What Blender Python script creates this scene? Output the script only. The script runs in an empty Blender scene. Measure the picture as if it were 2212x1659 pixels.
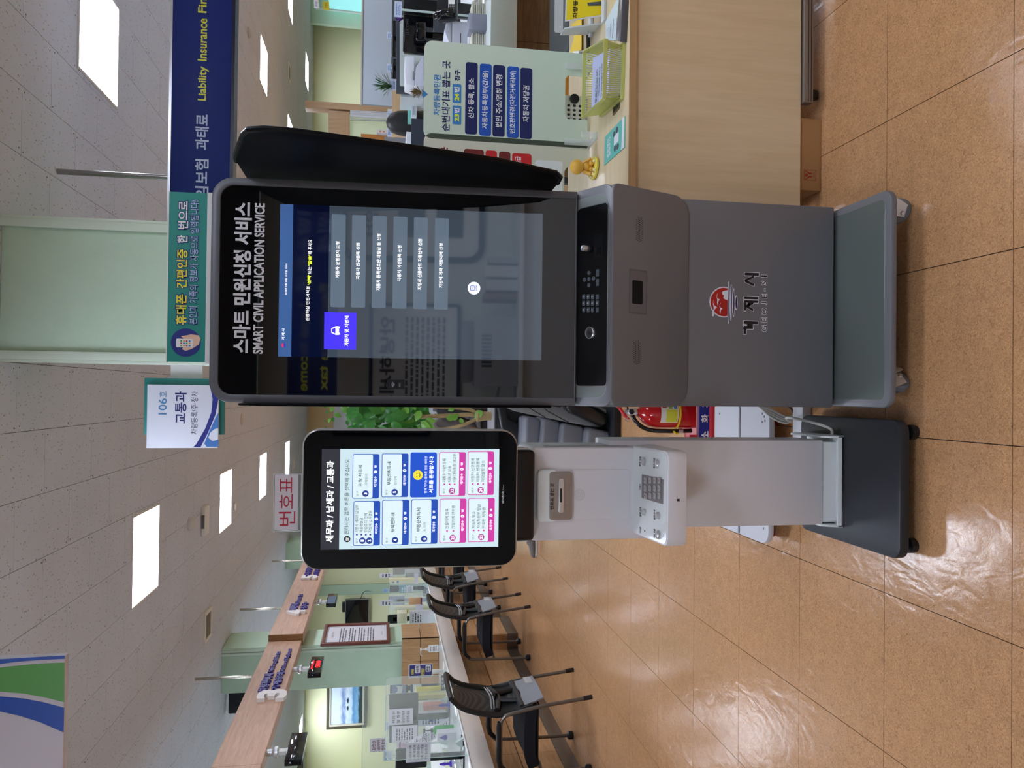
import bpy, bmesh, math, random
import numpy as np
from mathutils import Vector, Matrix, noise
random.seed(7)
C = bpy.context.scene.collection
# ---------------------------------------------------------------- camera
F, PITCH, YAW, ROLL, CAMH = 1659.25, 0.16706654, 0.01137901, 0.01286931, 1.42
cp, sp, cy_, sy_ = math.cos(PITCH), math.sin(PITCH), math.cos(YAW), math.sin(YAW)
_f = Vector((sy_*cp, cy_*cp, -sp)); _r = Vector((cy_, -sy_, 0)); _u = _r.cross(_f)
RT = math.cos(ROLL)*_r + math.sin(ROLL)*_u
UP = -math.sin(ROLL)*_r + math.cos(ROLL)*_u
FW = _f
EYE = Vector((0, 0, CAMH))
cam = bpy.data.cameras.new('camera'); cam.sensor_fit = 'HORIZONTAL'; cam.sensor_width = 36; cam.lens = F*36/2212
cam.clip_start = 0.02; cam.clip_end = 100
co = bpy.data.objects.new('camera', cam); C.objects.link(co)
m = Matrix.Identity(4)
for i in range(3):                      # the photograph lies on its side: the camera is rolled by a quarter turn
    m[i][0] = -UP[i]; m[i][1] = RT[i]; m[i][2] = -FW[i]; m[i][3] = EYE[i]
co.matrix_world = m
bpy.context.scene.camera = co
# ---------------------------------------------------------------- world, exposure
sc = bpy.context.scene
sc.view_settings.view_transform = 'Standard'; sc.view_settings.look = 'None'
sc.view_settings.gamma = 1; sc.view_settings.use_curve_mapping = False
sc.view_settings.exposure = 0.32
w = bpy.data.worlds.new('daylight'); sc.world = w; w.use_nodes = True
w.node_tree.nodes['Background'].inputs[0].default_value = (0.75, 0.9, 1.0, 1); w.node_tree.nodes['Background'].inputs[1].default_value = 0.5
LAMP = 24.0
# ---------------------------------------------------------------- helpers
def ray(x, y):
    return (1659-y-829.5)*RT - (x-1106)*UP + F*FW
def aty(x, y, Y): d = ray(x, y); return EYE + d*(Y/d.y)
def atz(x, y, z): d = ray(x, y); return EYE + d*((z-CAMH)/d.z)
def atx(x, y, X): d = ray(x, y); return EYE + d*(X/d.x)
def lin(h):
    if isinstance(h, str):
        h = h.lstrip('#'); c = [int(h[i:i+2], 16)/255 for i in (0, 2, 4)]
    else: c = h
    return tuple(v/12.92 if v <= 0.04045 else ((v+0.055)/1.055)**2.4 for v in c) + (1.0,)
MATS = {}
def mat(name, color, rough=0.5, metal=0.0, emis=0.0, ecol=None, var=0.0, vscale=20, bump=0.0, bscale=80, alpha=1.0, trans=0.0, coat=0.0, ior=1.45, stretch=None, spec=None):
    if name in MATS: return MATS[name]
    mt = bpy.data.materials.new(name); mt.use_nodes = True; nt = mt.node_tree; b = nt.nodes['Principled BSDF']
    c = lin(color); b.inputs['Base Color'].default_value = c
    b.inputs['Roughness'].default_value = rough; b.inputs['Metallic'].default_value = metal
    b.inputs['IOR'].default_value = ior
    if spec is not None: b.inputs['Specular IOR Level'].default_value = spec
    if coat: b.inputs['Coat Weight'].default_value = coat; b.inputs['Coat Roughness'].default_value = 0.03
    if trans: b.inputs['Transmission Weight'].default_value = trans
    if alpha < 1: b.inputs['Alpha'].default_value = alpha
    if emis:
        b.inputs['Emission Color'].default_value = lin(ecol or color); b.inputs['Emission Strength'].default_value = emis
    if var or bump:
        tc = nt.nodes.new('ShaderNodeTexCoord'); mp = nt.nodes.new('ShaderNodeMapping')
        nt.links.new(tc.outputs['Object'], mp.inputs[0])
        if stretch: mp.inputs['Scale'].default_value = stretch
    if var:
        n = nt.nodes.new('ShaderNodeTexNoise'); n.inputs['Scale'].default_value = vscale; n.inputs['Detail'].default_value = 5
        nt.links.new(mp.outputs[0], n.inputs[0])
        mx = nt.nodes.new('ShaderNodeMix'); mx.data_type = 'RGBA'
        mx.inputs[6].default_value = tuple(v*(1-var) for v in c[:3])+(1,); mx.inputs[7].default_value = tuple(min(1, v*(1+var)) for v in c[:3])+(1,)
        nt.links.new(n.outputs[0], mx.inputs[0]); nt.links.new(mx.outputs[2], b.inputs['Base Color'])
    if bump:
        n2 = nt.nodes.new('ShaderNodeTexNoise'); n2.inputs['Scale'].default_value = bscale; n2.inputs['Detail'].default_value = 3
        bp = nt.nodes.new('ShaderNodeBump'); bp.inputs['Strength'].default_value = bump; bp.inputs['Distance'].default_value = 0.004
        nt.links.new(mp.outputs[0], n2.inputs[0]); nt.links.new(n2.outputs[0], bp.inputs['Height']); nt.links.new(bp.outputs[0], b.inputs['Normal'])
    MATS[name] = mt; return mt
def wood(name, c1, c2, axis=0, scale=1.0, rough=0.45):
    if name in MATS: return MATS[name]
    mt = bpy.data.materials.new(name); mt.use_nodes = True; nt = mt.node_tree; b = nt.nodes['Principled BSDF']
    b.inputs['Roughness'].default_value = rough
    tc = nt.nodes.new('ShaderNodeTexCoord'); mp = nt.nodes.new('ShaderNodeMapping')
    s = [14*scale]*3; s[axis] = 1.2*scale; mp.inputs['Scale'].default_value = s
    nt.links.new(tc.outputs['Object'], mp.inputs[0])
    n = nt.nodes.new('ShaderNodeTexNoise'); n.inputs['Scale'].default_value = 3.0; n.inputs['Detail'].default_value = 8; n.inputs['Roughness'].default_value = 0.65; n.inputs['Distortion'].default_value = 0.6
    nt.links.new(mp.outputs[0], n.inputs[0])
    cr = nt.nodes.new('ShaderNodeValToRGB'); cr.color_ramp.elements[0].position = 0.3; cr.color_ramp.elements[1].position = 0.7
    cr.color_ramp.elements[0].color = lin(c2); cr.color_ramp.elements[1].color = lin(c1)
    nt.links.new(n.outputs[0], cr.inputs[0]); nt.links.new(cr.outputs[0], b.inputs['Base Color'])
    MATS[name] = mt; return mt
def rrect(x0, y0, x1, y1, r, n=5, corners=(1, 1, 1, 1)):
    """outline counter-clockwise; corners = (x0y0, x1y0, x1y1, x0y1)"""
    if x0 > x1: x0, x1 = x1, x0
    if y0 > y1: y0, y1 = y1, y0
    r = min(r, (x1-x0)/2*0.999, (y1-y0)/2*0.999); P = []
    for k, (cx, cy, a) in enumerate(((x0+r, y0+r, 180), (x1-r, y0+r, 270), (x1-r, y1-r, 0), (x0+r, y1-r, 90))):
        if r <= 1e-6 or not corners[k]:
            P.append(((x0, x1, x1, x0)[k], (y0, y0, y1, y1)[k]))
        else:
            for i in range(n+1):
                t = math.radians(a+90*i/n); P.append((cx+r*math.cos(t), cy+r*math.sin(t)))
    return P
def ell(cx, cy, rx, ry, n=24, a0=0, a1=360):
    full = abs(a1-a0) >= 360
    k = n if full else n+1
    return [(cx+rx*math.cos(math.radians(a0+(a1-a0)*i/n)), cy+ry*math.sin(math.radians(a0+(a1-a0)*i/n))) for i in range(k)]
class Pl:
    """a real plane in the room: origin O, right U, up V, outward normal N"""
    def __init__(s, O, U, V, N=None):
        s.O = Vector(O); s.U = Vector(U).normalized(); s.V = Vector(V).normalized(); s.N = s.U.cross(s.V).normalized()
    def hit(s, x, y):
        d = ray(x, y); t = (s.O-EYE).dot(s.N)/d.dot(s.N); p = EYE+d*t-s.O
        return p.dot(s.U), p.dot(s.V)
    def pt(s, a, b, n=0.0): return s.O+s.U*a+s.V*b+s.N*n
    def off(s, n): return Pl(s.O+s.N*n, s.U, s.V)
def Z(ox, oy, s): return lambda x, y: (ox+x/s, oy+y/s)
class MB:
    def __init__(s): s.v = []; s.f = []
    def add(s, V, Fc):
        o = len(s.v); s.v += [tuple(p) for p in V]; s.f += [tuple(i+o for i in f) for f in Fc]; return s
    def box(s, x0, x1, y0, y1, z0, z1):
        x0, x1 = min(x0, x1), max(x0, x1); y0, y1 = min(y0, y1), max(y0, y1); z0, z1 = min(z0, z1), max(z0, z1)
        return s.add([(x0, y0, z0), (x1, y0, z0), (x1, y1, z0), (x0, y1, z0), (x0, y0, z1), (x1, y0, z1), (x1, y1, z1), (x0, y1, z1)],
              [(3, 2, 1, 0), (4, 5, 6, 7), (0, 1, 5, 4), (1, 2, 6, 5), (2, 3, 7, 6), (3, 0, 4, 7)])
    def hull8(s, P):    # same order as box
        return s.add(P, [(3, 2, 1, 0), (4, 5, 6, 7), (0, 1, 5, 4), (1, 2, 6, 5), (2, 3, 7, 6), (3, 0, 4, 7)])
    def prism(s, poly, pl, n0, n1):
        """outline on a plane, given thickness from n0 (back) to n1 (front)"""
        k = len(poly); V = [pl.pt(a, b, n0) for a, b in poly]+[pl.pt(a, b, n1) for a, b in poly]
        A = sum(poly[i][0]*poly[(i+1) % k][1]-poly[(i+1) % k][0]*poly[i][1] for i in range(k))
        Fc = [tuple(range(k-1, -1, -1)), tuple(range(k, 2*k))]+[(i, (i+1) % k, k+(i+1) % k, k+i) for i in range(k)]
        if (A < 0) != (n1 < n0): Fc = [tuple(reversed(f)) for f in Fc]
        return s.add(V, Fc)
    def ring(s, outer, inner, pl, n0, n1):
        """frame between two outlines with the same count"""
        k = len(outer); V = []
        for n in (n0, n1):
            for P in (outer, inner): V += [pl.pt(a, b, n) for a, b in P]
        Fc = []
        for i in range(k):
            j = (i+1) % k
            Fc += [(2*k+i, 2*k+j, 3*k+j, 3*k+i), (j, i, k+i, k+j), (i, j, 2*k+j, 2*k+i), (k+j, k+i, 3*k+i, 3*k+j)]
        return s.add(V, Fc)
    def tube(s, pts, r, n=8, closed=False, cap=True):
        pts = [Vector(p) for p in pts]; N = len(pts); R = r if isinstance(r, (list, tuple)) else [r]*N
        T = []
        for i in range(N):
            a = pts[(i-1) % N] if (closed or i > 0) else pts[i]; b = pts[(i+1) % N] if (closed or i < N-1) else pts[i]
            t = (b-a); T.append(t.normalized() if t.length > 1e-9 else Vector((0, 0, 1)))
        ref = Vector((0, 0, 1)) if abs(T[0].z) < 0.9 else Vector((1, 0, 0))
        nn = (ref-T[0]*ref.dot(T[0])).normalized(); V = []; Fc = []
        for i in range(N):
            nn = (nn-T[i]*nn.dot(T[i])).normalized(); bb = T[i].cross(nn)
            for k in range(n):
                a = 2*math.pi*k/n; V.append(pts[i]+(nn*math.cos(a)+bb*math.sin(a))*R[i])
        for i in range(N if closed else N-1):
            j = (i+1) % N
            for k in range(n):
                l = (k+1) % n; Fc.append((i*n+k, i*n+l, j*n+l, j*n+k))
        if cap and not closed: Fc += [tuple(range(n-1, -1, -1)), tuple(range((N-1)*n, N*n))]
        return s.add(V, Fc)
    def cyl(s, a, b, r, n=16, r2=None): return s.tube([a, b], [r, r if r2 is None else r2], n)
    def lathe(s, prof, O, ax=(0, 0, 1), n=20, sx=1, sy=1):
        ax = Vector(ax).normalized(); O = Vector(O); ref = Vector((1, 0, 0)) if abs(ax.x) < 0.9 else Vector((0, 1, 0))
        u = (ref-ax*ref.dot(ax)).normalized(); v = ax.cross(u); V = []; Fc = []
        for (r, h) in prof:
            for k in range(n):
                a = 2*math.pi*k/n; V.append(O+ax*h+u*(r*sx*math.cos(a))+v*(r*sy*math.sin(a)))
        for i in range(len(prof)-1):
            for k in range(n): l = (k+1) % n; Fc.append((i*n+k, i*n+l, (i+1)*n+l, (i+1)*n+k))
        Fc += [tuple(range(n-1, -1, -1)), tuple(range((len(prof)-1)*n, len(prof)*n))]
        return s.add(V, Fc)
    def sph(s, c, r, n=12, sx=1, sy=1, sz=1, ax=None):
        prof = [(max(1e-4, r*math.sin(math.pi*i/n)), -r*sz*math.cos(math.pi*i/n)) for i in range(n+1)]
        return s.lathe(prof, c, (0, 0, 1), n*2, sx, sy)
    def grid(s, fn, nu, nv, closed_u=False):
        V = [fn(i/(nu-1 if not closed_u else nu), j/(nv-1)) for j in range(nv) for i in range(nu)]; Fc = []
        for j in range(nv-1):
            for i in range(nu if closed_u else nu-1):
                k = (i+1) % nu; Fc.append((j*nu+i, j*nu+k, (j+1)*nu+k, (j+1)*nu+i))
        return s.add(V, Fc)
LOC = {}
def root_loc(o):
    while o is not None and o.name not in LOC: o = o.parent
    return LOC[o.name] if o is not None else Vector((0, 0, 0))
def part(name, mb, m, parent=None, bevel=0.0, seg=2, smooth=True, label=None, kind=None, ang=35, solid=0.0, bev_ang=35, shift=True):
    me = bpy.data.meshes.new(name); off = root_loc(parent) if (parent is not None and shift) else Vector((0, 0, 0))
    me.from_pydata([(a-off.x, b-off.y, c-off.z) for a, b, c in mb.v], [], mb.f)
    if bevel or solid:
        bm = bmesh.new(); bm.from_mesh(me)
        if solid: bmesh.ops.solidify(bm, geom=bm.faces[:], thickness=solid)
        if bevel:
            bmesh.ops.remove_doubles(bm, verts=bm.verts, dist=1e-5)
            es = [e for e in bm.edges if e.is_manifold and len(e.link_faces) == 2 and e.calc_face_angle(0) > math.radians(bev_ang)]
            bmesh.ops.bevel(bm, geom=es, offset=bevel, segments=seg, profile=0.5, affect='EDGES', clamp_overlap=True)
        bm.to_mesh(me); bm.free()
    me.update()
    if smooth:
        me.shade_smooth(); me.set_sharp_from_angle(angle=math.radians(ang))
    o = bpy.data.objects.new(name, me); C.objects.link(o); me.materials.append(m)
    if parent is not None: o.parent = parent
    if label: o['label'] = label
    if kind: o['kind'] = kind
    elif parent is not None and any(w_ in name for w_ in ('lettering', 'outline', 'holes', 'braille', 'print', 'text', 'legend', 'studs', 'waves', 'gulls', 'frames', 'numbers', 'faces', 'icon')): o['kind'] = 'stuff'
    return o
def thing(name, label, cat, loc=(0, 0, 0), rz=0, group=None):
    o = bpy.data.objects.new(name, None); C.objects.link(o); o.empty_display_size = 0.05
    o.location = loc; o.rotation_euler = (0, 0, rz); o['label'] = label; o['category'] = cat
    if group: o['group'] = group
    LOC[o.name] = Vector(loc); return o
def single(name, mb, m, label, cat, group=None, **k):
    """a thing that is one mesh, origin at its own base"""
    xs = [p[0] for p in mb.v]; ys = [p[1] for p in mb.v]; zs = [p[2] for p in mb.v]
    c = Vector(((min(xs)+max(xs))/2, (min(ys)+max(ys))/2, min(zs)))
    mb.v = [(a-c.x, b-c.y, d-c.z) for a, b, d in mb.v]
    o = part(name, mb, m, None, **k); o.location = c; o['label'] = label; o['category'] = cat
    if group: o['group'] = group
    LOC[o.name] = c
    return o
def structure(name, mb, m, **k):
    return part(name, mb, m, None, kind='structure', **k)
def copy_tree(o, parent=None):
    c = o.copy(); C.objects.link(c); c.parent = parent
    for ch in list(o.children): copy_tree(ch, c)
    return c
# text ------------------------------------------------------------
_tc = {}
_cu = bpy.data.curves.new('lettering', 'FONT')
def glyphs(s, bold=0.0, res=3):
    k = (s, bold, res)
    if k in _tc: return _tc[k]
    cu = _cu; cu.body = s; cu.offset = bold; cu.resolution_u = res
    ob = bpy.data.objects.new('t', cu); me = ob.to_mesh()
    V = [(v.co.x, v.co.y) for v in me.vertices]; Fc = [tuple(p.vertices) for p in me.polygons]
    ob.to_mesh_clear(); bpy.data.objects.remove(ob)
    if not V: V = [(0, 0), (1, 0), (1, 1)]; Fc = [(0, 1, 2)]
    xs = [p[0] for p in V]; ys = [p[1] for p in V]
    _tc[k] = (V, Fc, min(xs), max(xs), min(ys), max(ys)); return _tc[k]
def txt(mb, s, pl, x0, y0, x1, y1, n=0.0006, bold=0.0, outline=0.0, deep=0.0, shear=0.0):
    """letters laid on plane pl, filling the box (x0,y0)-(x1,y1) in plane units; width first, then height"""
    V, Fc, a, b, c, d = glyphs(s, bold)
    if outline:
        V2, F2 = glyphs(s, bold+outline)[:2]
    else: V2, F2 = V, Fc
    sx = (x1-x0)/(b-a); sy = (y1-y0)/max(1e-6, d-c)
    P = [pl.pt(x0+(p[0]-a)*sx+shear*(p[1]-c)*sy, y0+(p[1]-c)*sy, n) for p in V2]
    mb.add(P, F2)
    if deep:
        P2 = [pl.pt(x0+(p[0]-a)*sx+shear*(p[1]-c)*sy, y0+(p[1]-c)*sy, n-deep) for p in V2]
        o = len(mb.v)-len(P); edges = {}
        base = len(mb.v); mb.v += [tuple(q) for q in P2]
        for f in F2:
            for i in range(len(f)):
                e = (f[i], f[(i+1) % len(f)]); edges[e] = 1
        for (i, j) in list(edges):
            if (j, i) not in edges: mb.f.append((o+j, o+i, base+i, base+j))
    return mb
def tpx(mb, s, pl, p0, p1, **k):
    """letters between two photographed corners (lower-left, upper-right as read) projected on their real plane"""
    a = pl.hit(*p0); b = pl.hit(*p1)
    return txt(mb, s, pl, a[0], a[1], b[0], b[1], **k)
def rpx(mb, pl, p0, p1, n0=-0.001, n1=0.0005, r=0.0, nseg=4):
    a = pl.hit(*p0); b = pl.hit(*p1)
    return mb.prism(rrect(a[0], a[1], b[0], b[1], r, nseg), pl, n0, n1)
def scribble(mb, pl, x0, y0, x1, y1, lines, n=0.0005, fill=0.45, rnd=None):
    """rows of small print too fine to read: broken dark dashes"""
    rnd = rnd or random.Random(3); h = (y1-y0)/lines
    for i in range(lines):
        yy = y1-(i+0.5)*h; x = x0; end = x1-(x1-x0)*rnd.uniform(0, 0.25)
        while x < end:
            wd = rnd.uniform(0.4, 1.6)*h; xe = min(end, x+wd)
            mb.add([pl.pt(x, yy-h*fill/2, n), pl.pt(xe, yy-h*fill/2, n), pl.pt(xe, yy+h*fill/2, n), pl.pt(x, yy+h*fill/2, n)], [(0, 1, 2, 3)])
            x = xe+h*0.25
def smooth_path(pts, k=6):
    P = [Vector(p) for p in pts]; out = []
    for i in range(len(P)-1):
        p0 = P[max(0, i-1)]; p1 = P[i]; p2 = P[i+1]; p3 = P[min(len(P)-1, i+2)]
        for j in range(k):
            t = j/k; out.append(0.5*((2*p1)+(p2-p0)*t+(2*p0-5*p1+4*p2-p3)*t*t+(3*p1-p0-3*p2+p3)*t**3))
    out.append(P[-1]); return out
WX = Vector((1, 0, 0)); WY = Vector((0, 1, 0)); WZ = Vector((0, 0, 1))
def PY(Y, X=0, zz=0): return Pl((X, Y, zz), WX, WZ)          # faces the camera (-Y)
def PX(X, Y=0, zz=0): return Pl((X, Y, zz), WY, WZ)          # faces +X
def PZ(z, X=0, Y=0): return Pl((X, Y, z), WX, WY)            # faces up
# ================================================================ ROOM
ZC = 2.975
XL, XR, YB, YF = -8.3, 9.0, -2.6, 17.0
wall_m = mat('wall pale green paint', '#dbe4c4', 0.7, var=0.03, vscale=3, bump=0.08, bscale=60)
wally_m = mat('wall cream yellow paint', '#eceec2', 0.7, var=0.03, vscale=3, bump=0.08, bscale=60)
green_m = mat('pillar green plaster', '#c2ddc4', 0.6, var=0.04, vscale=12, bump=0.45, bscale=55)
white_m = mat('white paint', '#e6e6e4', 0.45, var=0.02)
def floor_mat():
    mt = bpy.data.materials.new('floor vinyl'); mt.use_nodes = True; nt = mt.node_tree; b = nt.nodes['Principled BSDF']; L = nt.links.new
    tc = nt.nodes.new('ShaderNodeTexCoord'); geo = nt.nodes.new('ShaderNodeNewGeometry')
    oi = nt.nodes.new('ShaderNodeObjectInfo')
    n1 = nt.nodes.new('ShaderNodeTexNoise'); n1.inputs['Scale'].default_value = 120; n1.inputs['Detail'].default_value = 4; n1.inputs['Distortion'].default_value = 2.2
    n2 = nt.nodes.new('ShaderNodeTexNoise'); n2.inputs['Scale'].default_value = 1.3; n2.inputs['Detail'].default_value = 3
    n4 = nt.nodes.new('ShaderNodeTexNoise'); n4.inputs['Scale'].default_value = 22; n4.inputs['Detail'].default_value = 4
    for n in (n1, n2, n4): L(geo.outputs['Position'], n.inputs[0])
    cr = nt.nodes.new('ShaderNodeValToRGB'); e = cr.color_ramp.elements
    e[0].position = 0.30; e[0].color = lin('#a27450'); e[1].position = 0.68; e[1].color = lin('#d0a276')
    x = cr.color_ramp.elements.new(0.47); x.color = lin('#bc8e64')
    L(n1.outputs[0], cr.inputs[0])
    hs = nt.nodes.new('ShaderNodeHueSaturation'); L(cr.outputs[0], hs.inputs['Color'])
    mm = nt.nodes.new('ShaderNodeMapRange'); mm.inputs[1].default_value = 0.3; mm.inputs[2].default_value = 0.7; mm.inputs[3].default_value = 0.86; mm.inputs[4].default_value = 1.1
    ad = nt.nodes.new('ShaderNodeMath'); ad.operation = 'ADD'; ad.inputs[1].default_value = 0
    av = nt.nodes.new('ShaderNodeMath'); av.operation = 'MULTIPLY'; av.inputs[1].default_value = 0.5
    L(n2.outputs[0], ad.inputs[0]); L(n4.outputs[0], ad.inputs[1]); L(ad.outputs[0], av.inputs[0]); L(av.outputs[0], mm.inputs[0]); L(mm.outputs[0], hs.inputs['Value'])
    L(hs.outputs[0], b.inputs['Base Color'])
    b.inputs['Roughness'].default_value = 0.15; b.inputs['Specular IOR Level'].default_value = 0.45
    mp = nt.nodes.new('ShaderNodeMapping'); mp.inputs['Scale'].default_value = (1.0, 0.5, 1); L(geo.outputs['Position'], mp.inputs[0])
    n3 = nt.nodes.new('ShaderNodeTexNoise'); n3.inputs['Scale'].default_value = 19; n3.inputs['Detail'].default_value = 2; n3.inputs['Distortion'].default_value = 0.8
    L(mp.outputs[0], n3.inputs[0])
    bp = nt.nodes.new('ShaderNodeBump'); bp.inputs['Strength'].default_value = 0.4; bp.inputs['Distance'].default_value = 0.0045; L(n3.outputs[0], bp.inputs['Height'])
    bp2 = nt.nodes.new('ShaderNodeBump'); bp2.inputs['Strength'].default_value = 0.25; bp2.inputs['Distance'].default_value = 0.0008; L(n1.outputs[0], bp2.inputs['Height']); L(bp.outputs[0], bp2.inputs['Normal'])
    L(bp2.outputs[0], b.inputs['Normal'])
    return mt
def ceil_mat():
    mt = bpy.data.materials.new('ceiling board'); mt.use_nodes = True; nt = mt.node_tree; b = nt.nodes['Principled BSDF']; L = nt.links.new
    geo = nt.nodes.new('ShaderNodeNewGeometry')
    mp = nt.nodes.new('ShaderNodeMapping'); mp.inputs['Scale'].default_value = (1.0, 0.45, 1); mp.inputs['Rotation'].default_value = (0, 0, 0.5); L(geo.outputs['Position'], mp.inputs[0])
    v = nt.nodes.new('ShaderNodeTexVoronoi'); v.inputs['Scale'].default_value = 66; v.inputs['Randomness'].default_value = 1.0
    nz = nt.nodes.new('ShaderNodeTexNoise'); nz.inputs['Scale'].default_value = 40; nz.inputs['Detail'].default_value = 3
    L(geo.outputs['Position'], nz.inputs[0])
    mx0 = nt.nodes.new('ShaderNodeMix'); mx0.data_type = 'VECTOR'; mx0.inputs[0].default_value = 0.025
    L(mp.outputs[0], mx0.inputs[4]); L(nz.outputs['Color'], mx0.inputs[5]); L(mx0.outputs[1], v.inputs[0])
    lt = nt.nodes.new('ShaderNodeMapRange'); lt.inputs[1].default_value = 0.13; lt.inputs[2].default_value = 0.22; lt.inputs[3].default_value = 0.0; lt.inputs[4].default_value = 1.0
    L(v.outputs['Distance'], lt.inputs[0])
    big = nt.nodes.new('ShaderNodeTexNoise'); big.inputs['Scale'].default_value = 2.0; L(geo.outputs['Position'], big.inputs[0])
    mx = nt.nodes.new('ShaderNodeMix'); mx.data_type = 'RGBA'; mx.inputs[6].default_value = lin('#a19c98'); mx.inputs[7].default_value = lin('#d0d7e2')
    L(lt.outputs[0], mx.inputs[0])
    hs = nt.nodes.new('ShaderNodeHueSaturation'); L(mx.outputs[2], hs.inputs['Color'])
    mm = nt.nodes.new('ShaderNodeMapRange'); mm.inputs[3].default_value = 0.93; mm.inputs[4].default_value = 1.05; L(big.outputs[0], mm.inputs[0]); L(mm.outputs[0], hs.inputs['Value'])
    L(hs.outputs[0], b.inputs['Base Color']); b.inputs['Roughness'].default_value = 0.85
    return mt
FM = floor_mat(); CM = ceil_mat(); joint_m = mat('dark joint', '#21160e', 0.8); cjoint_m = mat('ceiling joint', '#45423e', 0.9)
fl = structure('floor', MB().box(XL, XR, YB, YF, -0.06, -0.003), joint_m)
# floor tiles 0.45 m, one object each for those that show largest, the far ones joined
TS = 0.45; tx0, ty0 = -4.24232978*0.45, 10.42573403*0.45*0+10.42222*0.45
me_t = bpy.data.meshes.new('floor_tile'); g = 0.0009
mb = MB().box(g*1.25, TS-g*1.25, g*1.25, TS-g*1.25, -0.004, 0.0)
me_t.from_pydata(mb.v, [], mb.f); me_t.materials.append(FM); me_t.update()
cells = []
for i in range(-14, 26):
    for j in range(-30, 18):
        x = tx0+i*TS; y = ty0+j*TS
        if x < XL-0.4 or x > XR or y < YB-0.4 or y > YF: continue
        cx, cyy = x+TS/2, y+TS/2; d = Vector((cx, cyy, -CAMH)); w_ = d.dot(FW)
        vis = False
        if w_ > 0.5:
            uu = F*d.dot(RT)/w_; vv = -F*d.dot(UP)/w_
            vis = abs(uu) < 829+F*0.35/w_ and vv < 1106+F*0.5/w_ and cx > -2.8
        cells.append((0 if vis else 1, w_ if vis else 1e9, x, y))
cells.sort()
far = MB()
for k, (a, b_, x, y) in enumerate(cells):
    if k < 300 and a == 0 and b_ < 13:
        o = bpy.data.objects.new('floor_tile', me_t); C.objects.link(o); o.location = (x, y, 0); o.parent = fl
    else: far.box(max(x+g, XL), min(x+TS-g, XR), max(y+g, YB), min(y+TS-g, YF), -0.004, 0)
o = part('floor_tile_field', far, FM, fl, smooth=False); o['kind'] = 'stuff'
# ceiling boards 0.3 x 0.6, laid like bricks
cl = structure('ceiling', MB().box(XL, XR, YB, YF, ZC+0.004, ZC+0.08), cjoint_m)
LIGHTS = [(-1.11, 5.51), (-1.12, 8.17), (-1.14, 10.63), (-1.15, 13.27), (1.93, 4.51), (1.9, 7.2), (1.6, 10.2), (4.15, 10.20), (6.35, 12.84), (6.3, 15.6), (4.15, 13.0), (-7.0, 16.2), (-7.25, 14.3), (-4.2, 9.0), (-4.2, 11.6), (-4.2, 14.6), (-4.4, 5.6), (-1.9, -1.9), (6.3, 10.2), (4.6, 7.2), (4.6, 4.5), (7.5, 13.2), (7.4, 9.6), (1.9, 1.8), (-1.11, 2.6), (1.2, -0.3), (-2.0, -0.6), (7.2, 2.0), (-4.4, 1.5), (1.6, 13.3), (4.6, 0.6)]  # several unseen panels at left, far right and behind added to brighten the hall
VENTS = [(-2.16, 7.43), (5.13, 12.8)]
TW, TL = 0.30, 0.585
me_c = bpy.data.meshes.new('ceiling_board'); mb = MB().box(g*1.5, TW-g*1.5, g*1.5, TL-g*1.5, 0.0, 0.008)
me_c.from_pydata(mb.v, [], mb.f); me_c.materials.append(CM); me_c.update()
cx0 = 1.605-0.30*20-0.0; cells = []
for i in range(0, 52):
    for j in range(-6, 27):
        x = cx0-3+i*TW; y = 3.622+(j-1)*TL+(TL/2 if i % 2 else 0)-0.0
        if x < XL-0.2 or x > XR or y < YB-0.4 or y > YF: continue
        cc = Vector((x+TW/2, y+TL/2, ZC-CAMH)); w_ = cc.dot(FW); vis = False
        if w_ > 1:
            uu = F*cc.dot(RT)/w_; vv = -F*cc.dot(UP)/w_; vis = abs(uu) < 829+F*0.3/w_ and vv > -1106-F*0.3/w_
        hole = any(x < lx+0.29 and x+TW > lx-0.29 and y < ly+0.29 and y+TL > ly-0.29 for lx, ly in LIGHTS+[(a, b) for a, b in VENTS][0:0])
        cells.append((0 if vis else 1, w_ if vis else 1e9, x, y, hole))
cells.sort(); far = MB(); cnt = 0
screws = MB()
for (a, b_, x, y, hole) in cells:
    X0, X1, Y0, Y1 = x+g, x+TW-g, y+g, y+TL-g
    if a == 0 and b_ < 9:
        for sx_ in (X0+0.02, X1-0.02):
            for sy in (Y0+0.025, Y1-0.025):
                if random.random() < 0.85: screws.lathe([(0.004, 0), (0.004, 0.0012)], (sx_+random.uniform(-.006, .006), sy+random.uniform(-.008, .008), ZC-0.001), n=5)
    if a == 0 and cnt < 300 and not hole:
        o = bpy.data.objects.new('ceiling_board', me_c); C.objects.link(o); o.location = (x, y, ZC); o.parent = cl; cnt += 1
    else:
        rects = [(X0, X1, Y0, Y1)]
        for lx, ly in LIGHTS:
            new = []
            for (p, q, r_, s_) in rects:
                l0, l1, m0, m1 = lx-0.3, lx+0.3, ly-0.3, ly+0.3
                if p < l1 and q > l0 and r_ < m1 and s_ > m0:
                    if p < l0: new.append((p, l0, r_, s_))
                    if q > l1: new.append((l1, q, r_, s_))
                    pp, qq = max(p, l0), min(q, l1)
                    if r_ < m0: new.append((pp, qq, r_, m0))
                    if s_ > m1: new.append((pp, qq, m1, s_))
                else: new.append((p, q, r_, s_))
            rects = new
        for (p, q, r_, s_) in rects: far.box(max(p, XL), min(q, XR), max(r_, YB), min(s_, YF), ZC, ZC+0.008)
o = part('ceiling_board_field', far, CM, cl, smooth=False); o['kind'] = 'stuff'
o = part('screw_heads', screws, mat('screw grey', '#55524f', 0.6), cl, smooth=False); o['kind'] = 'stuff'
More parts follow.
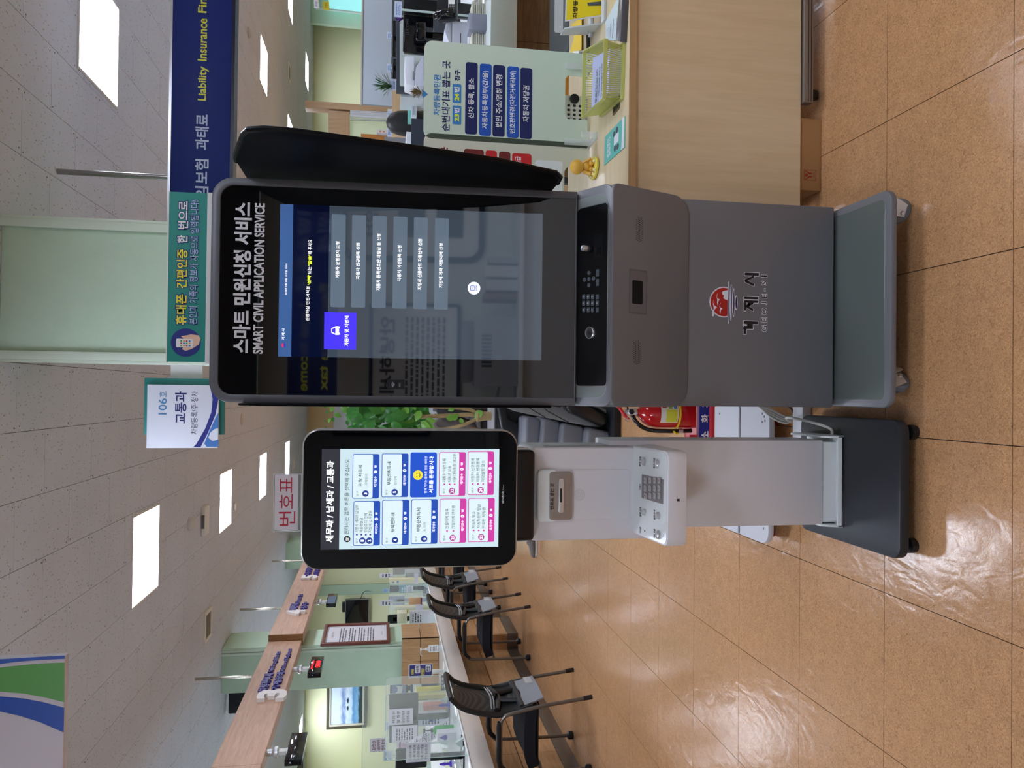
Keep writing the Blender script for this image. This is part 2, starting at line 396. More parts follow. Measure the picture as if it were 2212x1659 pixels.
# ceiling lights
diff_m = mat('light diffuser', '#f4f4ff', 0.4, emis=LAMP, ecol='#e6eeff')
lf_m = mat('light frame', '#dedcd8', 0.4, var=0.02)
proto = None
desc = {0: 'square ceiling light left of the room number sign, nearest of its row', 1: 'square ceiling light second in the row running back over the waiting area', 2: 'square ceiling light third in the row over the waiting area', 3: 'small far square ceiling light beside the ticket sign', 4: 'large bright square ceiling light above the blue hanging sign', 7: 'square ceiling light beyond the blue sign, below the smoke detector', 8: 'square ceiling light cut by the frame edge near the far green window wall', 9: 'farthest square ceiling light above the pale green wall at right', 10: 'square ceiling light half hidden behind the black kiosk wing', 11: 'narrow looking ceiling light above the seascape painting', 12: 'ceiling light half hidden behind the nearest hanging display'}
for i, (lx, ly) in enumerate(LIGHTS):
    if proto is None:
        t = thing('ceiling_light', desc[0], 'ceiling light', (lx, ly, ZC), group='square ceiling panel lights')
        P = Pl((lx, ly, ZC), WX, -WY)
        part('frame', MB().ring(rrect(-0.3, -0.3, 0.3, 0.3, 0), rrect(-0.285, -0.285, 0.285, 0.285, 0), P, -0.02, 0.006), lf_m, t)
        part('diffuser', MB().box(lx-0.286, lx+0.286, ly-0.286, ly+0.286, ZC-0.0, ZC+0.004), diff_m, t)
        proto = t
    else:
        t = copy_tree(proto); t.location = (lx, ly, ZC)
        t['label'] = desc.get(i, 'square ceiling light out of view, in a set partly added to brighten the hall')
# walls
wf = structure('wall_far', MB().box(XL, XR, YF, YF+0.1, 0, ZC), wally_m)
structure('wall_left', MB().box(XL-0.1, XL, YB, YF, 0, ZC), wally_m)
structure('wall_right', MB().box(XR, XR+0.1, YB, YF, 0, ZC), wall_m)
structure('wall_back', MB().box(XL, XR, YB-0.1, YB, 0, ZC), mat('back wall white', '#d9d9d2', 0.6, var=0.03, vscale=4))
# pillars
def pillar(nm, x0, x1, y0, y1, trim=True):
    o = structure(nm, MB().box(x0, x1, y0, y1, 0, ZC), green_m, bevel=0.008)
    return o
pc = aty(0, 470, 3.46); pL = aty(0, 775, 3.46)
structure('trim_1', MB().box(pL.x, pc.x, 3.46, 4.0, 0, ZC), green_m, bevel=0.006)          # near pillar behind the kiosk
tm = MB()
for X, s in ((pL.x, -1), (pc.x, 1)):
    tm.box(X-0.001 if s > 0 else X-0.012, X+0.012 if s > 0 else X+0.001, 3.445, 3.53, 0, ZC); tm.box(X-0.035 if s > 0 else X, X if s > 0 else X+0.035, 3.443, 3.458, 0, ZC)
structure('trim_2', tm, mat('corner guard', '#d2e4d2', 0.4), bevel=0.003)
pr = aty(465, 1403, 8.1); pl_ = aty(465, 1500, 8.1)
structure('trim_3', MB().box(pl_.x, -2.60, 8.1, 8.62, 0, ZC), green_m, bevel=0.006)
tm = MB()
for xx in (pl_.x+0.22, ): tm.box(pr.x-0.07, pr.x-0.045, 8.085, 8.1, 0.9, ZC); tm.box(pr.x-0.035, pr.x-0.02, 8.085, 8.1, 0.9, ZC)
structure('trim_4', tm, mat('corner guard', '#d2e4d2', 0.4))
a = aty(616, 1230, 13.3); b = aty(616, 1174, 13.3)
structure('trim_5', MB().box(a.x, b.x, 13.3, 13.9, 0, ZC), green_m, bevel=0.006)
# vents, sensors on the ceiling
def vent(lx, ly, lab):
    t = thing('ceiling_vent', lab, 'vent', (lx, ly, ZC)); P = Pl((lx, ly, ZC), WX, -WY)
    part('frame', MB().ring(rrect(-0.14, -0.14, 0.14, 0.14, 0), rrect(-0.105, -0.105, 0.105, 0.105, 0), P, -0.003, 0.012), mat('vent frame', '#e6e2da', 0.35), t, bevel=0.003)
    part('backing', MB().box(lx-0.105, lx+0.105, ly-0.105, ly+0.105, ZC-0.002, ZC+0.0), mat('vent dark', '#3d352c', 0.8), t)
    for k in range(4):
        o = 0.09-k*0.045; q = MB().box(lx-0.1, lx+0.1, ly-o-0.006, ly-o+0.022, ZC-0.011, ZC-0.007)
        part('slat', q, mat('vent slat', '#7d7466', 0.4, metal=0.3), t)
vent(-2.16, 7.43, 'square metal ceiling vent near the hanging pole left of the lights')
vent(5.13, 12.8, 'small square ceiling vent between far right lights')
def disc(x, y, r, h, lab, nm='ceiling_sensor', cat='sensor', c='#cfcbc6', mm=None):
    p = atz(x, y, ZC); m_ = MB().lathe([(r, 0), (r, -h*0.4), (r*0.8, -h*0.8), (r*0.35, -h)], p, n=20)
    single(nm, m_, mm or mat('sensor plastic', c, 0.5), lab, cat)
disc(408, 1132, 0.055, 0.05, 'small dome sensor on ceiling beside the rectangular speaker box')
disc(522, 906, 0.07, 0.025, 'flat round ceiling speaker behind the room number sign', 'ceiling_speaker', 'speaker')
disc(536, 70, 0.06, 0.04, 'round smoke detector on ceiling beyond the blue sign', 'smoke_detector', 'smoke detector', '#d8d4ce')
disc(511, 20, 0.14, 0.02, 'round flush ceiling speaker touching the blue hanging sign', 'ceiling_speaker', 'speaker', '#aaa7a2')
disc(506, 1094, 0.05, 0.03, 'small round detector beside the second ceiling light', 'smoke_detector', 'smoke detector')
disc(633, 1000, 0.1, 0.03, 'far round detector by the farthest ceiling light of the row', 'smoke_detector', 'smoke detector')
disc(658, 1560, 0.12, 0.03, 'faint round ceiling speaker above the painting', 'ceiling_speaker', 'speaker')
p = atz(439, 1124, ZC)
t = thing('wireless_access_point', 'white rectangular box on ceiling with dark slots', 'access point', p)
part('housing', MB().box(p.x-0.13, p.x+0.13, p.y-0.09, p.y+0.09, ZC-0.035, ZC), white_m, t, bevel=0.01)
sl = MB()
for k in range(6): sl.box(p.x-0.06, p.x+0.06, p.y-0.0925, p.y-0.0885, ZC-0.029+k*0.004, ZC-0.027+k*0.004)
part('slots', sl, mat('vent dark', '#3d352c', 0.8), t)
# ================================================================ BIG DARK GREY KIOSK
zA = Z(440, 260, 2.6756); zB = Z(1200, 380, 2.8359)
KX0, KX1, KY = -0.033, 0.558, 2.07
grey_m = mat('kiosk grey paint', '#74767c', 0.38, metal=0.1, bump=0.03, bscale=900)
greyd_m = mat('kiosk frame grey', '#63666d', 0.35, metal=0.15)
greyl_m = mat('kiosk inlay grey', '#909997', 0.3, metal=0.25)
gloss_m = mat('black glass', '#05060a', 0.02, ior=1.33, spec=0.35); kgl_m = mat('kiosk mirror glass', '#05060a', 0.02, coat=0.3, ior=1.85)
wing_m = mat('wing black gloss', '#06070a', 0.45, spec=0.08)
K = thing('service_kiosk', 'tall dark grey touch screen kiosk on wheeled base plate, red and white emblem', 'kiosk', (0.26, 2.2, 0))
# cabinet
part('cabinet', MB().box(KX0, KX1, KY, KY+0.30, 0.112, 1.0), grey_m, K, bevel=0.006)
part('rear_column', MB().box(KX0+0.06, KX1-0.06, KY+0.05, KY+0.2, 0.9, 1.75), greyd_m, K, bevel=0.01)
# base plate with recessed top
BP = PZ(0.1)
part('base_plate', MB().prism(rrect(-0.03, 1.83, 0.553, 2.42, 0.035, 6), BP, -0.018, 0.0), grey_m, K, bevel=0.004)
part('plate_inlay', MB().prism(rrect(-0.008, 1.855, 0.531, 2.40, 0.02, 5), BP, -0.001, 0.0012), mat('plate top', '#69726f', 0.33, metal=0.2), K, bevel=0.0008, seg=1)
metal_m = mat('zinc metal', '#d6d9dc', 0.25, metal=0.7); rub_m = mat('caster tread', '#6f7680', 0.45); blk_m = mat('black plastic', '#15161a', 0.4)
def caster(parent, x, y, yaw, r=0.034, wm=rub_m, top=0.084, first=True):
    R_ = Matrix.Rotation(yaw, 3, 'Z')
    def W(a, b, c): v = R_ @ Vector((a, b, 0)); return Vector((x+v.x, y+v.y, c))
    ax = R_ @ Vector((0, 1, 0))
    q = MB(); c0 = W(-0.018, -0.013, r); q.lathe([(r*0.55, 0), (r*0.85, 0.001), (r, 0.006), (r, 0.020), (r*0.85, 0.025), (r*0.55, 0.026)], c0, ax, 24)
    wheel = part('caster_wheel', q, wm, parent, shift=True)
    br = MB()
    for s in (-1, 1):
        P = [W(-0.03, s*0.016, r-0.010), W(0.006, s*0.016, r-0.010), W(0.026, s*0.016, top-0.010), W(-0.026, s*0.016, top-0.010)]
        Q = [W(-0.03, s*0.020, r-0.010), W(0.006, s*0.020, r-0.010), W(0.026, s*0.020, top-0.010), W(-0.026, s*0.020, top-0.010)]
        br.hull8([P[0], P[1], Q[1], Q[0], P[3], P[2], Q[2], Q[3]])
    br.lathe([(0.024, 0), (0.026, 0.004), (0.02, 0.010)], W(0, 0, top-0.016), (0, 0, 1), 16)
    br.cyl(W(-0.018, -0.024, r), W(-0.018, 0.024, r), 0.006, 6)
    part('caster_fork', br, metal_m, wheel, bevel=0.0008, seg=1)
    lv = MB()
    P = Pl(W(-0.02, 0, r), R_ @ Vector((1, 0, 0)), WZ)
    lv.prism([(-0.03, -0.018), (-0.022, -0.022), (0.0, 0.03), (-0.012, 0.034), (-0.034, 0.026)], P, -0.021, 0.0)
    part('brake_lever', lv, metal_m, wheel, bevel=0.001, seg=1)
    return wheel
caster(K, 0.525, 1.885, -0.5); caster(K, 0.03, 1.885, -2.4)
caster(K, 0.50, 2.36, 0.3); caster(K, 0.04, 2.36, 2.5)
# console: wedge with control surface
cz0, cy0, cz1, cy1, cz2, cy2 = 0.905, 2.055, 0.826, 1.95, 0.565, 2.065
cx0_, cx1_ = KX0-0.002, KX1+0.002
TP = Pl((0, cy0+0.03, cz0), WX, Vector((0, cy0+0.03-cy1, cz0-cz1)))
FP = Pl((0, cy2, cz2), WX, Vector((0, cy1-cy2, cz1-cz2)))
tL = (Vector((0, cy0+0.03-cy1, cz0-cz1))).length; fL = (Vector((0, cy1-cy2, cz1-cz2))).length
ra = rrect(cx0_, 0, cx1_, fL, 0.055, 7); rb_ = rrect(cx0_, 0, cx1_, fL, 0.022, 7)
part('console', MB().prism(ra[:16]+rb_[16:], FP, -0.13, 0.0), grey_m, K, bevel=0.005, seg=3)
part('console_top', MB().prism(rrect(cx0_, -tL-0.001, cx1_, 0.0, 0.034, 7, (1, 1, 0, 0)), TP, -0.03, 0.0), grey_m, K, bevel=0.003, seg=2)
part('console_inlay', MB().prism(rrect(KX0+0.022, -tL+0.018, KX1-0.022, -0.012, 0.03, 6, (1, 1, 0, 0)), TP, -0.002, 0.0012), greyl_m, K, bevel=0.001, seg=1)
a = TP.hit(1311, 806); b = TP.hit(1250, 455)
part('trim_ring', MB().prism(rrect(KX0+0.052, a[1]-0.003, KX1-0.048, b[1]+0.003, 0.012, 5), TP, 0.0, 0.0022), mat('bright trim', '#c8ccce', 0.25, metal=0.8), K)
cpan = part('control_panel', MB().prism(rrect(KX0+0.054, a[1], KX1-0.050, b[1], 0.011, 5), TP, 0.0, 0.0028), mat('control panel black', '#0b0c10', 0.35), K)
T2 = TP.off(0.0028)
# round card reader / speaker dome
c = T2.hit(1276, 719); c0 = T2.pt(c[0], c[1])
part('reader_ring', MB().lathe([(0.0165, 0), (0.0165, 0.006), (0.0145, 0.0075), (0.0140, 0.006), (0.0135, 0.0)], c0, T2.N, 32), metal_m, K)
part('reader_grille', MB().lathe([(0.014, 0), (0.0138, 0.004), (0.009, 0.0055), (0.001, 0.006)], c0, T2.N, 24), mat('grille black', '#0c0c0e', 0.3), K)
gd = MB()
for i in range(-4, 5):
    for j in range(-4, 5):
        x = (i+0.5*(j % 2))*0.0030; y = j*0.0027
        if 0.004 < math.hypot(x, y) < 0.0128: gd.lathe([(0.0009, 0), (0.0006, 0.0006)], T2.pt(c[0]+x, c[1]+y, 0.0052), T2.N, 5)
part('grille_studs', gd, metal_m, K, smooth=False)
# keypads
key_m = mat('key grey', '#5f6974', 0.35); ink_m = mat('ink white', '#dfe6ea', 0.5); inkd_m = mat('ink black', '#1c1d22', 0.5)
kpad = MB(); legends = MB(); kinks = MB()
n4 = '123456789 0 '
for r_ in range(4):
    for c_ in range(3):
        zx = (175, 202, 229, 258)[r_]; zy = (821, 780, 741)[c_]
        p = T2.hit(*zB(zx, zy)); q = MB().prism(rrect(p[0]-0.0068, p[1]-0.0048-0.0006, p[0]+0.0068, p[1]+0.0048, 0.0016, 3), T2, 0, 0.0028)
        part('number_key', q, key_m, cpan, bevel=0.0006, seg=1)
        ch = n4[r_*3+c_]
        if ch != ' ': txt(legends, ch, T2, p[0]-0.0016, p[1]-0.0028, p[0]+0.0016, p[1]+0.0028, n=0.0031, bold=0.02)
for (zx, zy) in ((207, 632), (179, 636), (235, 629), (207, 595), (206, 670)):
    p = T2.hit(*zB(zx, zy)); part('round_key', MB().lathe([(0.0058, 0), (0.0058, 0.002), (0.0050, 0.0028)], T2.pt(*p), T2.N, 18), key_m, cpan)
for (zx, zy) in ((260, 595), (260, 653)):
    p = T2.hit(*zB(zx, zy)); part('wide_key', MB().prism(rrect(p[0]-0.0095, p[1]-0.0048, p[0]+0.0095, p[1]+0.0048, 0.0014, 3), T2, 0, 0.0028), key_m, cpan, bevel=0.0006, seg=1)
part('key_legend', legends, ink_m, cpan, smooth=False)
# round silver button and socket plate
p = T2.hit(*zB(215, 447)); kb = T2.pt(*p)
part('earphone_socket', MB().lathe([(0.010, 0), (0.010, 0.008), (0.007, 0.012)], kb, Vector((0, -0.25, 1)), 20), blk_m, K)
part('silver_knob', MB().lathe([(0.0085, 0.012), (0.0088, 0.014), (0.0088, 0.024), (0.0075, 0.026), (0.0001, 0.0265)], kb, Vector((0, -0.25, 1)), 24), metal_m, K)
rpx(q := MB(), T2, zB(290, 492), zB(236, 364), 0, 0.0012, 0.003)
pl1 = part('socket_plate', q, mat('plate charcoal', '#17191f', 0.3), K)
rpx(q := MB(), T2, zB(280, 484), zB(250, 440), 0.0012, 0.0022, 0.001); part('rocker_switch', q, mat('switch black', '#0a0a0c', 0.2), pl1)
# front face: speaker grilles, recess
S2 = MB()
for cy in (332, 1083):
    cx = 515 if cy == 332 else 499; p = FP.hit(*zB(cx, cy))
    for i in range(-2, 3):
        for j in range(-6, 7):
            y = i*0.0052; x = j*0.0052+(0.0026 if i % 2 else 0)
            if abs(x) > 0.0365-(abs(i) > 1)*0.006-(abs(i) == 2)*0.001: continue
            S2.prism(ell(p[0]+x, p[1]+y, 0.0013, 0.0013, 6), FP, -0.002, 0.0005)
part('speaker_holes', S2, mat('hole black', '#050506', 0.9), K, smooth=False)
a = FP.hit(*zB(556, 850)); b = FP.hit(*zB(452, 567)); 
part('printer_recess', MB().ring(rrect(a[0], a[1], b[0], b[1], 0), rrect(a[0]+0.004, a[1]+0.003, b[0]-0.004, b[1]-0.003, 0), FP, -0.001, 0.0016), greyd_m, K, bevel=0.0004, seg=1)
part('recess_floor', MB().prism(rrect(a[0]+0.004, a[1]+0.003, b[0]-0.004, b[1]-0.003, 0), FP, -0.001, 0.0006), mat('recess grey', '#6d6b72', 0.45), K)
a = FP.hit(*zB(531, 788)); b = FP.hit(*zB(470, 638))
part('printer_mouth', MB().prism(rrect(a[0], a[1], b[0], b[1], 0.004), FP, 0, 0.0014), mat('hole black', '#050506', 0.9), K)
# emblem on the cabinet front
CP = Pl((0, KY-0.0004, 0), WX, WZ); zE = Z(1500, 560, 7.5409)
wt_m = mat('decal white', '#e6e8f2', 0.4); rd_m = mat('decal red', '#b0231f', 0.4); nv_m = mat('decal navy', '#1c1a4e', 0.4); bk_m = mat('decal black', '#17171c', 0.4)
def ppoly(mb, pl, zf, pts, n1, n0=0.0): mb.prism([pl.hit(*zf(*p)) for p in pts], pl, n0, n1)
q = MB(); c = CP.hit(*zE(480, 698)); e1 = CP.hit(*zE(480, 948)); rr = abs(c[0]-e1[0]); top = CP.hit(*zE(232, 698)); ry = abs(top[1]-c[1])
base = CP.hit(*zE(545, 698))[1]
def sun(r, lo):
    P = []
    a0 = math.degrees(math.asin((lo-c[1])/r)); 
    for i in range(33):
        t = math.radians(a0+(180-2*a0)*i/32); P.append((c[0]+r*math.cos(t), c[1]+r*math.sin(t)))
    return P
q.prism(sun(rr, base), CP, 0, 0.0005)
for (zx, y0, y1, h) in ((558, 355, 1053, 22), (598, 405, 1007, 21), (638, 474, 943, 22), (678, 590, 830, 27)):
    a = CP.hit(*zE(zx, y1)); b = CP.hit(*zE(zx, y0)); hh = h/7.54*2.07/1659*1.05
    q.prism(ell((a[0]+b[0])/2, (a[1]+b[1])/2, (b[0]-a[0])/2, hh, 32), CP, 0, 0.0008)
ppoly(q, CP, zE, [(290, 850), (285, 920), (300, 935), (318, 920), (330, 870)], 0.0005)
emb = part('emblem_outline', q, wt_m, K, smooth=False)
part('emblem_sun', MB().prism(sun(rr*0.925, base+0.001), CP, 0, 0.0010), rd_m, K, smooth=False)
q = MB()
for (zx, y0, y1, h) in ((560, 380, 1030, 10), (600, 430, 985, 9), (640, 500, 920, 10), (680, 612, 808, 14)):
    a = CP.hit(*zE(zx, y1)); b = CP.hit(*zE(zx, y0)); hh = h/7.54*2.07/1659
    q.prism(ell((a[0]+b[0])/2, (a[1]+b[1])/2, (b[0]-a[0])/2, hh, 32), CP, 0, 0.0014)
part('emblem_waves', q, nv_m, K, smooth=False)
q = MB()
for P in ([(380, 548), (366, 600), (370, 640), (412, 655), (385, 690), (378, 755), (366, 700), (372, 668), (362, 620), (362, 580)],
          [(312, 660), (302, 700), (316, 745), (368, 785), (330, 815), (310, 870), (300, 850), (312, 790), (300, 730), (300, 690)],
          [(430, 708), (412, 750), (422, 790), (455, 802), (428, 830), (420, 890), (408, 850), (416, 812), (408, 775), (412, 730)]): ppoly(q, CP, zE, P, 0.0013)
ppoly(q, CP, zE, [(542, 505), (500, 512), (460, 522), (445, 545), (455, 575), (480, 592), (482, 605), (468, 620), (475, 640), (510, 660), (542, 668)], 0.0013)
part('emblem_gulls', q, wt_m, K, smooth=False)
def strokes(rects, n1, g):
    q = MB()
    for r_ in rects:
        if len(r_) == 2:
            a = CP.hit(*zE(*r_[0])); b = CP.hit(*zE(*r_[1]))
            q.prism(rrect(min(a[0], b[0])-g, min(a[1], b[1])-g, max(a[0], b[0])+g, max(a[1], b[1])+g, g*0.9+1e-5, 2), CP, 0, n1)
        else:
            P = [Vector(CP.hit(*zE(*p))) for p in r_]; cc = sum(P, Vector((0, 0)))/len(P)
            P = [p+(p-cc).normalized()*g*1.2 for p in P]; q.prism([tuple(p) for p in P], CP, 0, n1)
    return q
gl = [  # the three Korean letters of the city name, drawn stroke by stroke
    ((818, 216), (1046, 272)), ((955, 272), (975, 300), (850, 352), (820, 352), (818, 325)), ((820, 345), (850, 345), (968, 400), (965, 440), (820, 372)),
    ((808, 610), (1038, 655)), ((808, 668), (1035, 712)), ((870, 712), (900, 712), (900, 760), (870, 760)), ((808, 718), (838, 718), (838, 838), (808, 838)), ((838, 745), (870, 728), (955, 705), (955, 735), (838, 790)), ((870, 760), (958, 810), (955, 850), (838, 780)),
    ((800, 1008), (1030, 1060)), ((862, 1060), (945, 1095)), ((862, 1092), (950, 1138)), ((798, 1085), (862, 1130)), ((798, 1120), (838, 1218))]
g_ = 0.0021
part('city_lettering_outline', strokes(gl, 0.0006, g_), wt_m, K, smooth=False)
part('city_lettering', strokes(gl, 0.0012, 0), bk_m, K, smooth=False)
qo = MB(); qi = MB()
for ch, y0, y1 in (('G', 1178, 1080), ('E', 1022, 955), ('O', 905, 795), ('J', 742, 692), ('E', 635, 568), ('-', 520, 478), ('S', 420, 355), ('I', 296, 258)):
    xb, xt = (1180, 1090)
    if ch == '-': xb, xt = 1155, 1138
    a = CP.hit(*zE(xb, y0)); b = CP.hit(*zE(xt, y1)); g2 = 0.0013
    txt(qo, ch, CP, a[0]-g2, a[1]-g2, b[0]+g2, b[1]+g2, n=0.0005, bold=0.085); txt(qi, ch, CP, a[0]+0.0004, a[1], b[0]-0.0004, b[1], n=0.0011, bold=0.0)
part('latin_lettering_outline', qo, wt_m, K, smooth=False); part('latin_lettering', qi, bk_m, K, smooth=False)
# ---- display head
GP = Pl((0, 2.06, 0.9), WX, Vector((0, 0.05, 0.97)))
xl = GP.hit(850, 852)[0]; fx0 = -0.034; fx1 = 0.556
fb = GP.hit(1244, 640)[1]; ft = GP.hit(456, 600)[1]
part('display_housing', MB().prism(rrect(fx0, fb, fx1, ft, 0.055, 8, (0, 0, 1, 1)), GP, -0.075, -0.002), greyd_m, K, bevel=0.012, seg=3)
fr = rrect(fx0, fb, fx1, ft, 0.055, 8, (0, 0, 1, 1)); gx0, gx1 = fx0+0.021, fx1-0.019; gb, gt = fb+0.004, ft-0.022
gr = rrect(gx0, gb, gx1, gt, 0.036, 8, (0, 0, 1, 1))
part('display_frame', MB().ring(fr, gr, GP, -0.004, 0.006), greyd_m, K, bevel=0.0015, seg=2)
glass = part('display_glass', MB().prism(gr, GP, -0.004, 0.0015), kgl_m, K, smooth=False)
G2 = GP.off(0.0016)
q = MB(); tpx(q, '스마트 민원신청 서비스', G2, zA(268, 1345), zA(178, 472), bold=0.035, n=0.0004); tpx(q, 'SMART CIVIL APPLICATION SERVICE', G2, zA(342, 1350), zA(296, 478), bold=0.03, n=0.0004)
part('title_lettering', q, mat('title white', '#d8d8dd', 0.4), glass, smooth=False)
# lit screen
sx0 = G2.hit(*zA(900, 1372))[0]; sx1 = G2.hit(*zA(900, 500))[0]; s0 = G2.hit(*zA(1955, 1000))[1]; s1 = G2.hit(*zA(437, 900))[1]
scr_m = mat('screen dim blue grey', '#1b2735', 0.03, emis=0.085, ecol='#a6bed8', coat=0.5, ior=2.1); 
disp = part('screen', MB().prism(rrect(sx0, s0, sx1, s1, 0), G2, -0.001, 0.0003), scr_m, K, smooth=False)
hd_m = mat('screen header blue', '#3c5f96', 0.04, emis=0.35, ecol='#4c74b4'); nb_m = mat('screen navy', '#0b1436', 0.04, emis=0.1, ecol='#0d1a48')
hh = G2.hit(*zA(512, 900))[1]; h2 = G2.hit(*zA(722, 900))[1]
part('screen_header', MB().prism(rrect(sx0, hh, sx1, s1, 0), G2, 0, 0.0005), hd_m, disp, smooth=False)
part('screen_banner', MB().prism(rrect(sx0, h2, sx1, hh, 0), G2, 0, 0.0005), nb_m, disp, smooth=False)
tl_m = mat('screen tile', '#3a4958', 0.04, emis=0.24, ecol='#a3b9d0')
rows = [(775, '자동차 운행정지 요청', 700, 912), (893, '자동차 신규등록 신청', 708, 918), (1012, '자동차 등록번호판 재발급 등 신청', 655, 985), (1132, '자동차 이전등록 신청', 722, 930), (1250, '지방세 신용카드 자동납부 신청', 685, 980), (1372, '지방세 계좌 자동이체 신청', 710, 968)]
q = MB(); tw = MB(); tx_a, tx_b = G2.hit(*zA(1000, 1085))[0], G2.hit(*zA(1000, 552))[0]
for x, s, y1, y0 in rows:
    u = G2.hit(*zA(x, 1000))[1]; hgt = 0.0185
    q.prism(rrect(tx_a, u-hgt, tx_b, u+hgt, 0.003, 3), G2, 0, 0.0006)
    a = G2.hit(*zA(x+9, y0)); b = G2.hit(*zA(x-11, y1)); txt(tw, s, G2, a[0], a[1], b[0], b[1], n=0.0009, bold=0.02)
part('menu_buttons', q, tl_m, disp, smooth=False)
txt(tw, '2024년 3월 20일 수요일 10:18', G2, *G2.hit(*zA(482, 1010)), *G2.hit(*zA(471, 828)), n=0.0009, bold=0.01)
tpx(tw, '신청하실 민원서식을', G2, zA(610, 1160), zA(592, 958), n=0.0009, bold=0.01); tpx(tw, '또는', G2, zA(622, 888), zA(602, 845), n=0.0009, bold=0.01); tpx(tw, '해 주세요', G2, zA(627, 775), zA(604, 690), n=0.0009, bold=0.01)
tpx(tw, '거 제 시', G2, zA(468, 1268), zA(452, 1205), n=0.0009, bold=0.02)
sw_m = mat('screen white', '#ffffff', 0.5, emis=0.75); part('screen_text', tw, sw_m, disp, smooth=False)
ty = MB(); tpx(ty, "'선택'", G2, zA(620, 952), zA(600, 893), n=0.0009, bold=0.03); tpx(ty, "'말씀'", G2, zA(625, 840), zA(603, 778), n=0.0009, bold=0.03)
part('screen_text_yellow', ty, mat('screen yellow', '#e8ff3a', 0.5, emis=0.75), disp, smooth=False)
q = MB(); rpx(q, G2, zA(880, 1326), zA(698, 1108), 0, 0.0007); part('vehicle_tile', q, mat('tile violet blue', '#3a2ae8', 0.1, emis=0.8, ecol='#4434f4'), disp, smooth=False)
q = MB(); tpx(q, '자동차 및 지방세', G2, zA(838, 1305), zA(815, 1130), n=0.001, bold=0.02)
for P in ([(762, 1240), (782, 1240), (782, 1190), (762, 1190)],): ppoly(q, G2, zA, P, 0.0010, 0.0009)
for P in ([(738, 1228), (738, 1202), (742, 1202), (742, 1228)], [(738, 1228), (764, 1240), (764, 1234), (742, 1223)], [(738, 1202), (764, 1190), (764, 1196), (742, 1207)], [(782, 1238), (788, 1238), (788, 1228), (782, 1228)], [(782, 1202), (788, 1202), (788, 1192), (782, 1192)]): ppoly(q, G2, zA, P, 0.0010, 0.0009)
part('vehicle_icon', q, sw_m, disp, smooth=False)
c = G2.hit(*zA(1562, 970)); R0 = 0.0172
part('chat_button', MB().prism(ell(c[0], c[1], R0, R0, 36), G2, 0, 0.0007), mat('chat white', '#dfe6ff', 0.2, emis=0.8), disp, smooth=False)
q = MB(); q.ring(rrect(c[0]-0.007, c[1]-0.002, c[0]+0.007, c[1]+0.010, 0.003), rrect(c[0]-0.0055, c[1]-0.0008, c[0]+0.0055, c[1]+0.0085, 0.002), G2, 0.0007, 0.001)
q.prism(ell(c[0]-0.0025, c[1]+0.004, 0.0011, 0.0014, 10), G2, 0.0007, 0.001); q.prism(ell(c[0]+0.0025, c[1]+0.004, 0.0011, 0.0014, 10), G2, 0.0007, 0.001)
txt(q, 'AI챗봇', G2, c[0]-0.008, c[1]-0.0095, c[0]+0.008, c[1]-0.0045, n=0.001, bold=0.01)
part('chat_icon', q, mat('chat ink', '#3448c8', 0.3, emis=0.3), disp, smooth=False)
c = G2.hit(*zA(464, 1300)); part('mini_emblem', MB().prism(ell(c[0], c[1]+0.001, 0.0056, 0.0056, 20, 0, 180), G2, 0.0006, 0.001), mat('mini red', '#e2335c', 0.3, emis=0.5), disp, smooth=False)
part('mini_emblem_wave', MB().prism(ell(c[0], c[1], 0.006, 0.004, 20, 180, 360), G2, 0.0006, 0.001), mat('mini blue', '#3040d0', 0.3, emis=0.4), disp, smooth=False)
# card reader sticker on the glass
st = MB(); rpx(st, G2, zA(1160, 1553), zA(1060, 1498), 0, 0.0003); stk = part('reader_sticker', st, mat('sticker dark', '#16181e', 0.3), glass, smooth=False)
q = MB(); c = G2.hit(*zA(1108, 1527))
for r_ in (0.003, 0.006, 0.009):
    q.ring(ell(c[0]-0.0, c[1], r_+0.0012, r_+0.0012, 10, 45, 135)+ell(c[0], c[1], r_+0.0011, r_+0.0011, 2, 135, 134), ell(c[0], c[1], r_, r_, 10, 45, 135)+ell(c[0], c[1], r_, r_, 2, 135, 134), G2, 0.0003, 0.0006)
txt(q, 'NFC', G2, c[0]-0.005, c[1]-0.014, c[0]+0.005, c[1]-0.009, n=0.0006)
part('sticker_print', q, mat('sticker ink', '#a8b0ba', 0.4), stk, smooth=False)
# privacy wing on the right side (and its twin on the left, seen edge on)
zpts = [(511, 350), (509, 340), (526, 294), (537, 284), (571, 282), (627, 286), (888, 322), (1075, 350), (1200, 377), (1210, 386), (1204, 398)]
W = []
for p in zpts: v = atx(p[0], p[1], 0.562); W.append((v.y, v.z))
W = [(2.16, W[0][1]+0.0)]+W+[(2.12, W[-1][1])]
WP = Pl((0.560, 0, 0), WY, WZ)
part('privacy_wing', MB().prism([(a, b) for a, b in W], WP, 0.0, 0.012), wing_m, K, bevel=0.003)
rim = [(a, b) for a, b in W]
rp = [WP.pt(a, b, 0.006) for a, b in smooth_path([(a, b, 0) for a, b in rim[1:-1]], 3) for a, b in [(a, b)]] if False else [WP.pt(a, b, 0.006) for a, b in rim[1:-1]]
part('wing_edge_trim', MB().tube(rp, 0.0075, 8), mat('wing edge', '#0c0d11', 0.4, spec=0.15), K)
WP2 = Pl((-0.0345, 0, 0), WY, WZ)
part('privacy_wing', MB().prism([(2.07+(a-2.07)*0.25 if a < 2.10 else a, b) for a, b in W], WP2, -0.006, 0.0), wing_m, K, bevel=0.002)
# nfc hook: small round switch at the console's left edge
v = aty(1278, 868, 2.0)
